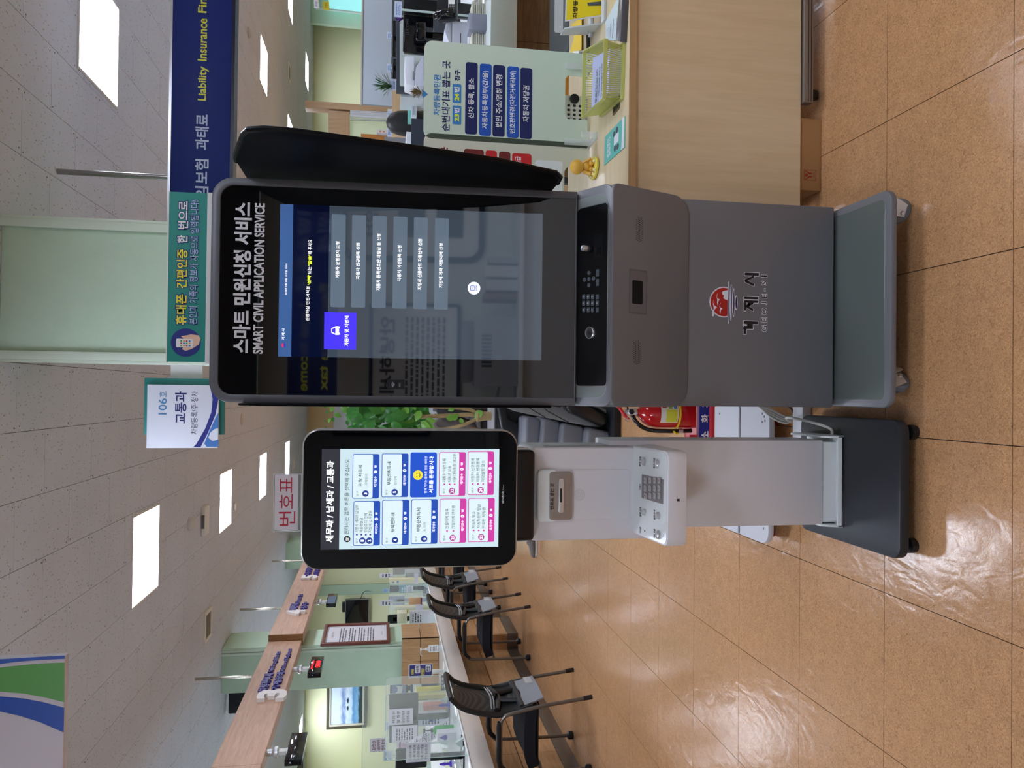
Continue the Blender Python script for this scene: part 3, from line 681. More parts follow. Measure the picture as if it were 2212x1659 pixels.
# banner board standing on the kiosk
bY = 2.15; BPn = PY(bY); zQ = Z(280, 380, 2.075)
a = BPn.hit(*zQ(340, 835)); b = BPn.hit(*zQ(178, 70))
zt = 0.9+ft
B = thing('header_board', 'teal header board with yellow and white lettering standing on top of the grey kiosk', 'sign', (0.2, bY, b[1]-0.17))
pan = part('board', MB().prism(rrect(a[0], max(a[1], zt+0.003), b[0], b[1], 0), BPn, -0.012, 0.0), mat('board teal', '#1f8f86', 0.45), B, bevel=0.001, seg=1)
part('board_edge', MB().prism(rrect(a[0]-0.002, b[1]+0.0, b[0]+0.004, b[1]+0.003, 0), BPn, -0.014, -0.001), white_m, B)
part('support_strip', MB().prism(rrect(a[0]-0.004, GP.O.z+ft-0.002, b[0]+0.002, max(a[1], zt+0.003)+0.001, 0), BPn, -0.014, 0.002), white_m, B)
P2 = BPn.off(0.0)
navy = mat('print navy', '#1f2f86', 0.5); yel = mat('print yellow', '#f4ea3c', 0.5); wht = mat('print white', '#eef2f4', 0.5); ltb = mat('print pale blue', '#aecbe8', 0.5)
Lo = MB(); Ly = MB(); Lw = MB(); Lb = MB()
def ot(s, p0, p1, tgt, bold=0.022):
    a = P2.hit(*zQ(*p0)); b = P2.hit(*zQ(*p1)); g = 0.0022
    txt(Lo, s, P2, a[0]-g, a[1]-g, b[0]+g, b[1]+g, n=0.0006, bold=bold+0.045); txt(tgt, s, P2, a[0], a[1], b[0], b[1], n=0.0012, bold=bold)
ot('휴대폰', (255, 668), (208, 530), Ly); ot('간편인증', (258, 505), (212, 328), Ly); ot('한', (260, 302), (214, 265), Lw); ot('번으로', (263, 240), (218, 112), Lw)
ot('본인과 가족의 정보가 자동으로 입력됩니다!', (303, 665), (274, 110), Lb, 0.01)
part('lettering_outline', Lo, navy, B, smooth=False); part('lettering_yellow', Ly, yel, B, smooth=False); part('lettering_white', Lw, wht, B, smooth=False); part('lettering_blue', Lb, ltb, B, smooth=False)
c = P2.hit(*zQ(252, 747)); rr_ = 0.0375
part('round_picture', MB().prism(ell(c[0], c[1], rr_, rr_, 36), P2, 0, 0.0008), navy, B, smooth=False)
hand = [(0.012, -0.034), (-0.004, -0.030), (-0.017, -0.012), (-0.022, 0.003), (-0.018, 0.012), (0.0, 0.004), (0.012, 0.010), (0.017, 0.016), (0.019, 0.002), (0.022, -0.010), (0.020, -0.028)]
part('hand_picture', MB().prism([(c[0]+x, c[1]+y-0.003) for x, y in hand], P2, 0, 0.0012), mat('print skin', '#eec9b0', 0.5), B, smooth=False)
part('phone_picture', MB().prism(rrect(c[0]-0.013, c[1]-0.019, c[0]+0.010, c[1]+0.024, 0.003), P2, 0, 0.0016), wht, B, smooth=False)
for k, col_ in enumerate(('#2e7ad1', '#3aa65a', '#e0a02c', '#d1453a')):
    q = MB()
    for i in range(3):
        for j in range(4):
            if (i*2+j+k) % 4 == 0: q.prism(rrect(c[0]-0.010+i*0.006, c[1]-0.012+j*0.007, c[0]-0.0060+i*0.006, c[1]-0.0075+j*0.007, 0.0008, 2), P2, 0, 0.002)
    part('app_icon', q, mat('print app %d' % k, col_, 0.5), B, smooth=False)
# ================================================================ WHITE QUEUE TICKET MACHINE
zC = Z(640, 880, 4.424); zD = Z(1100, 860, 2.5136)
wp_m = mat('machine white paint', '#dcdbe0', 0.4, bump=0.03, bscale=700); wp2_m = mat('machine bright white', '#e4e9ea', 0.35)
T = thing('ticket_machine', 'white queue ticket machine with upright touch screen and black flat base', 'ticket machine', (-0.25, 2.1, 0))
part('base_slab', MB().prism(rrect(-0.432, 1.83, -0.062, 2.32, 0.035, 7), PZ(0.07), -0.028, 0.0), mat('base charcoal', '#2c3036', 0.42, metal=0.2), T, bevel=0.004)
for (x, y) in ((-0.40, 1.865), (-0.095, 1.865), (-0.40, 2.28), (-0.095, 2.28)):
    part('rubber_foot', MB().lathe([(0.018, 0), (0.02, 0.004), (0.02, 0.02), (0.008, 0.024), (0.008, 0.044)], (x, y, 0), n=18), blk_m, T)
def hx(x, y, Y): v = aty(x, y, Y); return v
CY = 2.105; x0 = aty(1700, 1135, CY).x; x1 = aty(1700, 951, CY).x; z0 = aty(1778, 1040, CY).z
part('column', MB().box(x0, x1, CY, CY+0.16, z0, 0.78), wp_m, T, bevel=0.004)
part('column_foot', MB().box(x0+0.006, x1-0.006, CY+0.006, CY+0.15, 0.07, z0), wp2_m, T, bevel=0.002)
ty0_ = 2.083
q = MB(); q.box(-0.388, -0.118, ty0_, CY+0.17, 0.07, 0.076); q.box(-0.388, -0.118, ty0_, ty0_+0.006, 0.07, 0.088)
q2 = [(ty0_, 0.07), (CY+0.17, 0.07), (CY+0.17, z0+0.01), (CY+0.0, z0+0.008), (ty0_, 0.09)]
for X in (-0.388, -0.124): q.prism(q2, Pl((X, 0, 0), WY, WZ), 0.0, 0.006)
part('floor_bracket', q, wp2_m, T, bevel=0.0015)
# upper body
UY = 2.035; ux0 = aty(1250, 1167, UY).x; ux1 = aty(1250, 966, UY).x
uz1 = aty(1142, 1060, UY).z; uz0 = aty(1366, 1060, UY).z
UPl = PY(UY)
part('upper_body', MB().prism(rrect(ux0, uz0-0.1, ux1, uz1, 0.022, 6, (0, 0, 1, 1)), UPl, -0.20, 0), wp_m, T, bevel=0.006, seg=3)
part('side_brand_strip', MB().box(ux1-0.001, ux1+0.001, UY+0.03, UY+0.05, uz0, uz1-0.05), mat('strip grey', '#8d8f92', 0.4), T)
# neck under the screen (black hood)
q = MB(); a = aty(1118, 1150, UY-0.02); b = aty(1140, 975, UY-0.02)
q.box(ux0+0.006, ux1-0.006, UY-0.03, UY+0.12, uz1-0.012, uz1+0.06)
part('neck_cover', q, mat('neck black', '#0c0d12', 0.3), T, bevel=0.012, seg=3)
part('neck_rim', MB().tube([(ux0+0.004, UY-0.012, uz1+0.05), (ux0+0.004, UY-0.006, uz1+0.006), (ux0+0.02, UY-0.003, uz1-0.006), (ux1-0.02, UY-0.003, uz1-0.006), (ux1-0.004, UY-0.006, uz1+0.006), (ux1-0.004, UY-0.012, uz1+0.05)], 0.004, 8), wp2_m, T)
# dispenser door
a = UPl.hit(*zD(662, 665)); b = UPl.hit(*zD(205, 383))
dx0, dx1 = UPl.hit(*zD(450, 658))[0], UPl.hit(*zD(450, 388))[0]
door = part('dispenser_door', MB().prism(rrect(dx0, a[1]+0.006, dx1, b[1]+0.02, 0.008), UPl, -0.001, 0.0035), wp_m, T, bevel=0.0012)
t0 = UPl.hit(*zD(212, 672)); t1 = UPl.hit(*zD(150, 395))
part('dispenser_hood', MB().prism(rrect(dx0-0.004, t0[1]-0.02, dx1+0.002, t1[1], 0.012), UPl, 0, 0.012), mat('hood lit white', '#e9f2f4', 0.3), T, bevel=0.004, seg=3)
s0_ = UPl.hit(*zD(335, 660)); s1_ = UPl.hit(*zD(214, 400))
sp_ = part('slot_plate', MB().prism(rrect(dx0+0.002, s0_[1], dx1-0.004, s1_[1], 0.008), UPl, 0, 0.014), mat('slot plate taupe', '#9a9089', 0.35, metal=0.3), T, bevel=0.001)
S3 = UPl.off(0.014)
q = MB(); tpx(q, '번호표 받는 곳', S3, zD(242, 605), zD(222, 462), bold=0.03); part('slot_lettering', q, bk_m, sp_, smooth=False)
q = MB(); rpx(q, S3, zD(294, 622), zD(268, 437), 0, 0.004, 0.005, 6); part('ticket_slot_lip', q, metal_m, sp_, bevel=0.001)
q = MB(); rpx(q, S3, zD(284, 565), zD(274, 490), 0.004, 0.0046, 0.001); part('ticket_slot', q, blk_m, sp_)
q = MB(); rnd = random.Random(5)
for k in range(26):
    p = S3.hit(*zD(312, 625-k*7.5))
    for j in range(3):
        for i in range(2):
            if rnd.random() < 0.4: q.lathe([(0.0006, 0), (0.0003, 0.0005)], S3.pt(p[0]+i*0.0017, p[1]-j*0.0017), S3.N, 5)
part('braille', q, mat('braille bump', '#b7aea6', 0.3, metal=0.3), sp_, smooth=False)
D2 = UPl.off(0.0035); c = D2.hit(*zD(381, 526)); q = MB()
for rr_, nn in ((0.0152, 28), (0.0122, 22), (0.0092, 16), (0.0062, 11), (0.0032, 6)):
    for k in range(nn): t = 2*math.pi*k/nn; q.prism(ell(c[0]+rr_*math.cos(t), c[1]+rr_*math.sin(t), 0.00065, 0.00065, 6), D2, 0, 0.0002)
part('speaker_holes', q, mat('hole dark', '#3a3a3c', 0.8), door, smooth=False)
# console
cA = aty(1440, 1183, 1.835); cB = aty(1440, 975, 1.835); cbz = aty(1484, 1080, 1.835).z; ctz = aty(1443, 1080, 1.835).z
ckx0, ckx1 = cA.x, cB.x
backz = aty(1368, 1064, UY).z
q = MB().hull8([(ckx0, 1.835, cbz), (ckx1, 1.835, cbz), (ckx1, CY+0.02, cbz-0.01), (ckx0, CY+0.02, cbz-0.01), (ckx0, 1.835, ctz), (ckx1, 1.835, ctz), (ckx1, UY+0.01, backz), (ckx0, UY+0.01, backz)])
me = bpy.data.meshes.new('console_box'); off = root_loc(T)
me.from_pydata([(a_-off.x, b_-off.y, c_-off.z) for a_, b_, c_ in q.v], [], q.f)
bm = bmesh.new(); bm.from_mesh(me)
def edge(i, j): return next(e for e in bm.edges if {v.index for v in e.verts} == {i, j})
bmesh.ops.bevel(bm, geom=[edge(0, 4), edge(1, 5)], offset=0.022, segments=6, profile=0.5, affect='EDGES')
bmesh.ops.bevel(bm, geom=[e for e in bm.edges if e.calc_face_angle(0) > math.radians(30)], offset=0.0035, segments=2, profile=0.5, affect='EDGES', clamp_overlap=True)
bmesh.ops.recalc_face_normals(bm, faces=bm.faces); bm.to_mesh(me); bm.free(); me.shade_smooth(); me.set_sharp_from_angle(angle=math.radians(40))
cbx = bpy.data.objects.new('console', me); C.objects.link(cbx); me.materials.append(wp_m); cbx.parent = T
CT = Pl((0, 1.835, ctz), WX, Vector((0, UY+0.01-1.835, backz-ctz)))
cl_ = Vector((0, UY+0.01-1.835, backz-ctz)).length
ctop = part('console_top', MB().prism(rrect(ckx0+0.005, 0.005, ckx1-0.005, cl_-0.004, 0.018, 6, (1, 1, 0, 0)), CT, -0.001, 0.0012), mat('console top silver white', '#dfe4e5', 0.3, metal=0.15), T)
C2 = CT.off(0.0012)
for (zx, zy, r_) in ((735, 345, 0.0115), (808, 356, 0.0115), (736, 620, 0.0095), (811, 639, 0.0105), (812, 742, 0.0120)):
    p = C2.hit(*zD(zx, zy)); part('push_button', MB().lathe([(r_, 0), (r_, 0.003), (r_*0.88, 0.004), (r_*0.86, 0.0055), (r_*0.7, 0.0068), (0.0002, 0.007)], C2.pt(*p), C2.N, 24), metal_m, ctop)
p = C2.hit(*zD(736, 721)); part('earphone_jack', MB().lathe([(0.0028, 0), (0.0026, 0.0006)], C2.pt(*p), C2.N, 16), blk_m, ctop)
kp0 = C2.hit(*zD(836, 576)); kp1 = C2.hit(*zD(722, 414))
kpl = part('keypad_plate', MB().prism(rrect(kp0[0], kp0[1], kp1[0], kp1[1], 0.002), C2, 0, 0.0015), mat('keypad plate', '#8f8b8b', 0.35, metal=0.6), T)
C3 = C2.off(0.0015); nums = '123456789*0#'; lg = MB()
for r_ in range(4):
    for c_ in range(3):
        p = C3.hit(*zD((742, 768, 793, 818)[r_], (530, 490, 447)[c_])); w_ = 0.0082
        part('keypad_key', MB().prism(rrect(p[0]-w_, p[1]-0.0068, p[0]+w_, p[1]+0.0068, 0.0018, 3), C3, 0, 0.003), mat('key silver', '#c2c1c2', 0.28, metal=0.7), kpl, bevel=0.0008, seg=1)
        txt(lg, nums[r_*3+c_], C3, p[0]-0.0018, p[1]-0.003, p[0]+0.0018, p[1]+0.003, n=0.0033)
part('keypad_legend', lg, bk_m, kpl, smooth=False)
q = MB()
for s, a_, b_ in (('화면 상승', (716, 372), (706, 315)), ('화면 하강', (793, 383), (783, 323)), ('키패드', (716, 500), (707, 463)), ('음량 크게', (718, 645), (708, 590)), ('음량 작게', (794, 663), (784, 605)), ('이어폰', (718, 735), (708, 697)), ('직원 호출', (794, 763), (784, 708))):
    tpx(q, s, C2, zD(*a_), zD(*b_), bold=0.03, n=0.0004)
part('console_lettering', q, bk_m, ctop, smooth=False)
q = MB()
for (zx, ya, yb) in ((757, 660, 614), (757, 755, 700), (832, 680, 640), (832, 770, 720), (848, 550, 465), (757, 370, 290)):
    y = ya
    while y > yb:
        p = C2.hit(*zD(zx, y))
        for j in range(3):
            if rnd.random() < 0.6: q.lathe([(0.0007, 0), (0.0003, 0.0005)], C2.pt(p[0], p[1]-j*0.0019), C2.N, 5)
        y -= 5
part('braille', q, mat('braille white', '#f2f4f4', 0.3), ctop, smooth=False)
p = aty(*zD(918, 553), 1.835); part('front_window', MB().box(p.x-0.003, p.x+0.003, 1.8335, 1.836, p.z-0.003, p.z+0.003), blk_m, T)
# screen head
HY = 1.90
HP = Pl((0, HY, 1.08), WX, Vector((0, 0.012, 0.53)))
a = HP.hit(1117, 1219); b = HP.hit(651, 929); hx0 = HP.hit(885, 1228)[0]; hx1 = HP.hit(885, 927)[0]; hy0, hy1 = HP.hit(1118, 1070)[1], HP.hit(651, 1070)[1]
rim_m = mat('head silver rim', '#b9b6b4', 0.3, metal=0.4)
part('head_shell', MB().prism(rrect(hx0, hy0, hx1, hy1, 0.042, 8), HP, -0.045, 0.0), rim_m, T, bevel=0.008, seg=3)
hg = part('head_glass', MB().prism(rrect(hx0+0.004, hy0+0.004, hx1-0.004, hy1-0.004, 0.039, 8), HP, -0.001, 0.0015), gloss_m, T, smooth=False)
H2 = HP.off(0.0016)
X0 = H2.hit(*zC(1100, 1345))[0]; X1 = H2.hit(*zC(1100, 398))[0]; Y0 = H2.hit(*zC(1935, 850))[1]; Y1 = H2.hit(*zC(238, 890))[1]; YH = H2.hit(*zC(415, 890))[1]
EM = 0.52
def sm(name, c, e=EM): return mat(name, c, 0.5, emis=e, ecol=c)
bg = part('screen', MB().prism(rrect(X0, Y0, X1, Y1, 0), H2, -0.001, 0.0002), sm('ui pale blue', '#c0dae2', 0.60), T, smooth=False)
part('screen_header', MB().prism(rrect(X0, YH, X1, Y1, 0), H2, 0, 0.0004), sm('ui dark slate', '#2b2d36', 0.5), bg, smooth=False)
uw = MB(); ud = MB(); ub = MB(); um = MB(); upn = MB(); uin = MB(); ugr = MB(); ubl = MB()
tpx(uw, '세무과 / 납세과 / 교통과', H2, zC(355, 1290), zC(290, 510), bold=0.03, n=0.0009)
tpx(ud, '원하시는 업무 버튼을 선택해 주십시오', H2, zC(500, 1212), zC(465, 495), n=0.0009)
c = H2.hit(*zC(486, 1258)); ud.prism(ell(c[0], c[1], 0.0078, 0.0078, 24), H2, 0.0002, 0.0006)
tpx(uw, 'ㅎ', H2, zC(506, 1275), zC(468, 1243), n=0.0009)
cells_ = [  # (x0,x1 zoom span down, y bottom-left, y top-right, frame, number(s))
 (548, 798, 1325, 892, 0, ['1', '2'], [('지방세 세외수입 납부', 578, 1195, 930), ('제증명발급', 622, 1195, 1055), ('수입증지 판매', 664, 1195, 1013), ('지방세 납세경유', 706, 1195, 985)], 'dot'),
 (540, 790, 875, 443, 0, ['3'], [('차량 취득세', 612, 752, 552), ('기계장비', 670, 748, 637)], 'big'),
 (822, 1074, 1320, 882, 0, ['4'], [('등록면허세', 922, 1192, 1005)], 'big'),
 (818, 1068, 862, 438, 0, ['5'], [('부동산취득세', 888, 742, 518), ('면지역', 948, 742, 660)], 'big'),
 (1100, 1348, 1308, 876, 0, ['6'], [('부동산취득세', 1168, 1188, 960), ('동 지역', 1228, 1185, 1100)], 'big'),
 (1372, 1622, 1298, 870, 1, ['21'], [('건설기계 등록', 1440, 1160, 965), ('건설기계 면허증', 1500, 1160, 935)], 'dot'),
 (1366, 1615, 850, 425, 1, ['22'], [('자동차 이전등록', 1414, 715, 487), ('자동차 상속', 1464, 715, 558), ('자동차등록증 재교부', 1512, 715, 443)], 'dot'),
 (1645, 1892, 1290, 864, 1, ['23'], [('자동차 말소', 1694, 1155, 992), ('자동차원부 발급', 1742, 1155, 925), ('번호판 재발급', 1790, 1155, 955)], 'dot'),
 (1640, 1887, 842, 418, 1, ['24'], [('자동차 신규등록', 1686, 712, 485), ('자동차 변경등록', 1735, 712, 483), ('저당설정·말소', 1784, 712, 507)], 'dot')]
for (xa, xb, ya, yb, pk, nn, lines, kind_) in cells_:
    a = H2.hit(*zC(xb, ya-6)); b = H2.hit(*zC(xa, yb+3)); tgt = um if pk else ub
    tgt.prism(rrect(a[0], a[1], b[0], b[1], 0.004, 4), H2, 0, 0.0005)
    split = H2.hit(*zC(xb-62, ya-6))[1]
    uin.prism(rrect(a[0]+0.0016, split, b[0]-0.0016, b[1]-0.0016, 0.003, 4), H2, 0, 0.0008)
    sy = H2.hit(*zC(xb-32, ya))[1]
    tpx(uw, '대기인수', H2, zC(xb-22, ya-118), zC(xb-46, ya-218), bold=0.03, n=0.0011)
    tpx(uw, '0', H2, zC(xb-16, ya-246), zC(xb-50, ya-272), bold=0.05, n=0.0011)
    tpx(uw, '명', H2, zC(xb-22, ya-297), zC(xb-44, ya-322), bold=0.03, n=0.0011)
    cx = (xa+xb-62)/2
    tpx(ud, '창구', H2, zC(xa+ (44 if len(nn) == 1 and kind_ == 'big' or pk else 30)+10, ya-24), zC(xa+(44 if len(nn) == 1 and kind_ == 'big' or pk else 30)-10, ya-76), n=0.0011)
    for i, s in enumerate(nn):
        zx = (xa+84+i*66) if len(nn) == 2 else xa+122
        c = H2.hit(*zC(zx, ya-52)); (upn if pk else ubl).prism(ell(c[0], c[1], 0.0078, 0.0078, 24), H2, 0, 0.0011)
        w_ = 0.0024 if len(s) == 1 else 0.0050; txt(uw, s, H2, c[0]-w_, c[1]-0.0040, c[0]+w_, c[1]+0.0040, bold=0.03, n=0.0014)
    for i, (s, zx, y0_, y1_) in enumerate(lines):
        h_ = (18 if i == 0 else 14) if kind_ == 'big' else 15
        tpx(ud if not (kind_ == 'big' and i) else ugr, s, H2, zC(zx+h_, y0_), zC(zx-h_, y1_), n=0.0011, bold=0.012 if (kind_ == 'big' and i == 0) else 0)
        if kind_ == 'dot':
            c = H2.hit(*zC(zx+1, y0_+20)); (um if pk else ubl).prism(rrect(c[0]-0.0020, c[1]-0.0020, c[0]+0.0020, c[1]+0.0020, 0), H2, 0, 0.0011)
a = H2.hit(*zC(1340, 858)); b = H2.hit(*zC(1092, 430)); q = MB().prism(rrect(a[0], a[1], b[0], b[1], 0.005, 4), H2, 0, 0.0006); part('courtesy_tile', q, sm('ui royal blue', '#1a50c8'), bg, smooth=False)
tpx(uw, '함께 지키는 올바른 민원 에티켓', H2, zC(1248, 820), zC(1228, 470), n=0.0009); tpx(uw, '서로를 존중합시다', H2, zC(1308, 820), zC(1272, 467), bold=0.03, n=0.0009)
c = H2.hit(*zC(1163, 647)); part('smile_badge', MB().prism(ell(c[0], c[1], 0.0118, 0.0118, 30), H2, 0, 0.001), sm('ui yellow', '#f0e23a'), bg, smooth=False)
for s in (-1, 1): ud.prism(ell(c[0]+s*0.0038, c[1]+0.003, 0.0009, 0.0014, 10), H2, 0.001, 0.0014)
P = ell(c[0], c[1]+0.001, 0.0062, 0.0068, 12, 200, 340)+ell(c[0], c[1]+0.001, 0.0050, 0.0052, 12, 340, 200); ud.prism(P, H2, 0.001, 0.0014)
part('blue_frames', ub, sm('ui blue', '#1f4cb0'), bg, smooth=False); part('magenta_frames', um, sm('ui magenta', '#c83ca0'), bg, smooth=False)
part('button_faces', uin, sm('ui face', '#cfe4ea', 0.62), bg, smooth=False); part('magenta_numbers', upn, sm('ui plum', '#a8408e'), bg, smooth=False); part('blue_numbers', ubl, sm('ui deep blue', '#243c90'), bg, smooth=False)
part('dark_lettering', ud, sm('ui ink', '#2c363c', 0.15), bg, smooth=False); part('grey_lettering', ugr, sm('ui grey ink', '#66757a', 0.3), bg, smooth=False); part('white_lettering', uw, sm('ui white', '#f2f6f8', 0.75), bg, smooth=False)
q = MB(); tpx(q, 'sindoh', H2, zC(1985, 918), zC(1962, 800), bold=0.02, n=0.0004); tpx(q, 'Techno', H2, zC(1984, 790), zC(1972, 737), n=0.0004); part('maker_lettering', q, mat('logo grey white', '#c9ccd0', 0.4), hg, smooth=False)
# acrylic sign on the head
z6 = Z(580, 1000, 6.38); SPn = PY(1.93)
a = SPn.hit(*z6(425, 945)); b = SPn.hit(*z6(68, 148)); zt2 = (HP.O+HP.V*hy1).z
A = thing('ticket_sign', 'clear acrylic holder with white card reading 번호표 in red, on top of the ticket machine', 'sign', ((a[0]+b[0])/2, 1.93, zt2))
acr_m = mat('clear acrylic', '#eef4f2', 0.03, trans=1.0, ior=1.2, alpha=1.0)
part('holder', MB().prism(rrect(a[0], zt2-0.001, b[0], b[1], 0.002), SPn, -0.004, 0.0), acr_m, A)
part('holder_edges', MB().ring(rrect(a[0], zt2, b[0], b[1], 0), rrect(a[0]+0.0022, zt2+0.003, b[0]-0.0022, b[1]-0.0022, 0), SPn, -0.006, 0.001), mat('acrylic edge', '#c8cccc', 0.15, alpha=0.75), A)
a = SPn.hit(*z6(402, 920)); b = SPn.hit(*z6(90, 160)); part('card', MB().prism(rrect(a[0], a[1], b[0], b[1], 0), SPn, 0.0005, 0.0012), mat('card white', '#cfcbd4', 0.4), A, smooth=False)
q = MB(); S4 = SPn.off(0.0012)
tpx(q, '번', S4, z6(365, 865), z6(142, 668), bold=0.0, n=0.0005); tpx(q, '호', S4, z6(330, 632), z6(150, 430), bold=0.0, n=0.0005); tpx(q, '표', S4, z6(322, 412), z6(158, 200), bold=0.0, n=0.0005)
part('red_lettering', q, mat('print crimson', '#b0203c', 0.5), A, smooth=False)
# ================================================================ LEFT COUNTER SIDE
zL = Z(440, 1200, 3.6143); zM = Z(820, 1200, 3.6146); z1 = Z(820, 1210, 7.2125); z2 = Z(820, 1430, 7.246)
oak = wood('oak panel', '#cba276', '#a98056', 1, 1.0, 0.35); oakv = wood('oak panel upright', '#c79e70', '#a97f56', 2, 1.0, 0.35)
oakp = wood('fascia wood pink', '#cfa98f', '#b48d74', 1, 1.0, 0.5)
oake = wood('fascia end brown', '#9a7040', '#7e5a33', 2, 1.0, 0.5)
stone = mat('speckled stone', '#d8cfc6', 0.3, var=0.12, vscale=350); glasst = mat('glass table top', '#dfe6e2', 0.05, coat=0.5)
acr = mat('clear acrylic sheet', '#e6f2ee', 0.02, alpha=0.16, spec=0.6); acre = mat('acrylic cut edge', '#d5e8e2', 0.2, alpha=0.6)
paper_m = mat('paper', '#dcdce4', 0.6); inkp = mat('print ink', '#4c4f5a', 0.6); pnavy = mat('print navy 2', '#28307e', 0.5)
LX, CT_ = -2.5, 0.806
Cn = thing('service_counter', 'long oak service counter with stone front edge on the left behind the row of chairs', 'counter', (-2.8, 9, 0))
part('worktop', MB().box(-3.45, LX, 3.2, 14.2, CT_-0.03, CT_), glasst, Cn, bevel=0.003)
part('stone_edge', MB().box(LX-0.03, LX+0.02, 3.2, 14.2, 0.657, CT_-0.001), stone, Cn, bevel=0.004)
part('edge_highlight', MB().box(LX-0.012, LX+0.024, 3.2, 14.2, CT_-0.001, CT_+0.004), white_m, Cn)  # white strip paints the highlight along the counter's front edge
def panel_run(y0, y1, X, w=1.0, split=0.40):
    y = y0
    while y < y1-1e-3:
        e = min(y+w, y1)
        part('wood_panel', MB().box(X-0.02, X, y+0.0015, e-0.0015, 0.112, split-0.003), oak, Cn, bevel=0.001, seg=1)
        part('wood_panel', MB().box(X-0.02, X, y+0.0015, e-0.0015, split+0.003, 0.657), oak, Cn, bevel=0.001, seg=1)
        y = e
panel_run(3.2, 7.9, -2.66, 1.2); panel_run(7.9, 8.45, -2.50, 0.55); panel_run(8.45, 14.2, -2.66, 1.2)
part('end_panel', MB().box(-2.66, -2.502, 7.88, 7.899, 0.112, 0.657), oak, Cn)
part('end_panel', MB().box(-2.66, -2.502, 8.451, 8.47, 0.112, 0.657), oak, Cn)
plm = mat('plinth brown metal', '#6f6259', 0.3, metal=0.5, var=0.15, vscale=4)
part('plinth', MB().box(-2.72, -2.655, 3.2, 7.88, 0, 0.11), plm, Cn, bevel=0.003)
part('plinth', MB().box(-2.72, -2.495, 7.88, 8.47, 0, 0.11), plm, Cn, bevel=0.003)
part('plinth', MB().box(-2.72, -2.655, 8.47, 14.2, 0, 0.11), plm, Cn, bevel=0.003)
part('staff_desk', MB().box(-4.9, -3.46, 3.2, 14.2, 0.70, 0.74), white_m, Cn)
part('carcass', MB().box(-3.4, -2.68, 3.25, 14.15, 0.1, 0.775), mat('carcass grey', '#77706a', 0.6), Cn)
# fascia beams hanging over the counter
zt_, zb_ = 2.505, 2.185
f1 = thing('fascia_beam', 'pale wood ceiling fascia with number 3 and purple blue raised letters', 'sign beam', (-2.5, 5.5, zb_))
part('beam', MB().box(-2.60, -2.5, 2.4, 7.95, zb_, zt_), oakp, f1, bevel=0.002, seg=1)
part('beam_joint', MB().box(-2.601, -2.4995, 5.36, 5.364, zb_-0.001, zt_+0.001), oake, f1)
f2 = thing('fascia_beam', 'pale wood ceiling fascia farther back with numbers 4 and 5', 'sign beam', (-2.45, 11, zb_))
part('beam', MB().box(-2.55, -2.44, 7.97, 14.2, zb_-0.01, zt_+0.0), oakp, f2, bevel=0.002, seg=1)
part('beam_end', MB().box(-2.551, -2.439, 7.955, 7.972, zb_-0.011, zt_+0.001), oake, f2)
pur = mat('raised letter purple', '#3a2c86', 0.4); numw = mat('raised number white', '#e6e2e0', 0.4)
def raised(s, par, p0, p1, X, m, deep, bold=0.03, nm='raised_lettering', n=None):
    P = PX(X); a = P.hit(*p0); b = P.hit(*p1); q = MB(); txt(q, s, P, a[0], a[1], b[0], b[1], n=deep, deep=deep, bold=bold); return part(nm, q, m, par, smooth=False)
raised('3', f1, zL(640, 1138), zL(432, 1078), -2.5, numw, 0.03, 0.05, 'number_3')
raised('차량취득세', f1, zL(490, 1072), zL(480, 928), -2.5, pur, 0.018) if False else None
P5 = PX(-2.5)
def rz(s, par, X, ya, yb, za, zb, m=pur, deep=0.016, bold=0.04, nm='raised_lettering'):
    q = MB(); txt(q, s, PX(X), ya, za, yb, zb, n=deep, deep=deep, bold=bold); return part(nm, q, m, par, smooth=False)
def yX(zy, X=-2.5):   # depth on plane X for a photographed row of the left zoom
    return atx(*zL(600, zy), X).y
yA, yB, yC = yX(1068), yX(928), yX(758)
rz('차량취득세', f1, -2.5, yA, yB, 2.325, 2.405); rz('Vehicle acquisition tax', f1, -2.5, yB+0.03, yC, 2.33, 2.385, bold=0.02)
rz('기계장비', f1, -2.5, yX(1062), yX(922), 2.235, 2.305); rz('Machine and Equipment', f1, -2.5, yX(915), yX(742), 2.235, 2.285, bold=0.02)
rz('4', f2, -2.44, yX(480, -2.44), yX(447, -2.44), 2.22, 2.42, numw, 0.03, 0.05, 'number_4')
rz('등록면허세', f2, -2.44, yX(440, -2.44), yX(388, -2.44), 2.32, 2.41); rz('License tax', f2, -2.44, yX(384, -2.44), yX(315, -2.44), 2.32, 2.38, bold=0.02)
rz('징수', f2, -2.44, yX(432, -2.44), yX(378, -2.44), 2.215, 2.295)
rz('5', f2, -2.44, yX(202, -2.44), yX(176, -2.44), 2.22, 2.42, numw, 0.03, 0.05, 'number_5')
rz('부동산취득세', f2, -2.44, yX(172, -2.44), yX(90, -2.44), 2.32, 2.41); rz('동지역 면지역', f2, -2.44, yX(168, -2.44), yX(100, -2.44), 2.215, 2.295)
chrome = mat('chrome pole', '#b8b2a4', 0.15, metal=1.0)
for (py, lab) in ((6.98, 'nearest chrome pole holding the fascia, in front of the green pillar'), (9.11, 'second chrome pole, above the farther fascia with raised letters'), (11.62, 'chrome pole holding the fascia just left of the ticket machine screen')):
    single('hanging_pole', MB().cyl((-2.49, py, zt_), (-2.49, py, ZC), 0.013, 12), chrome, lab, 'pole', 'hanging poles above the left fascia')
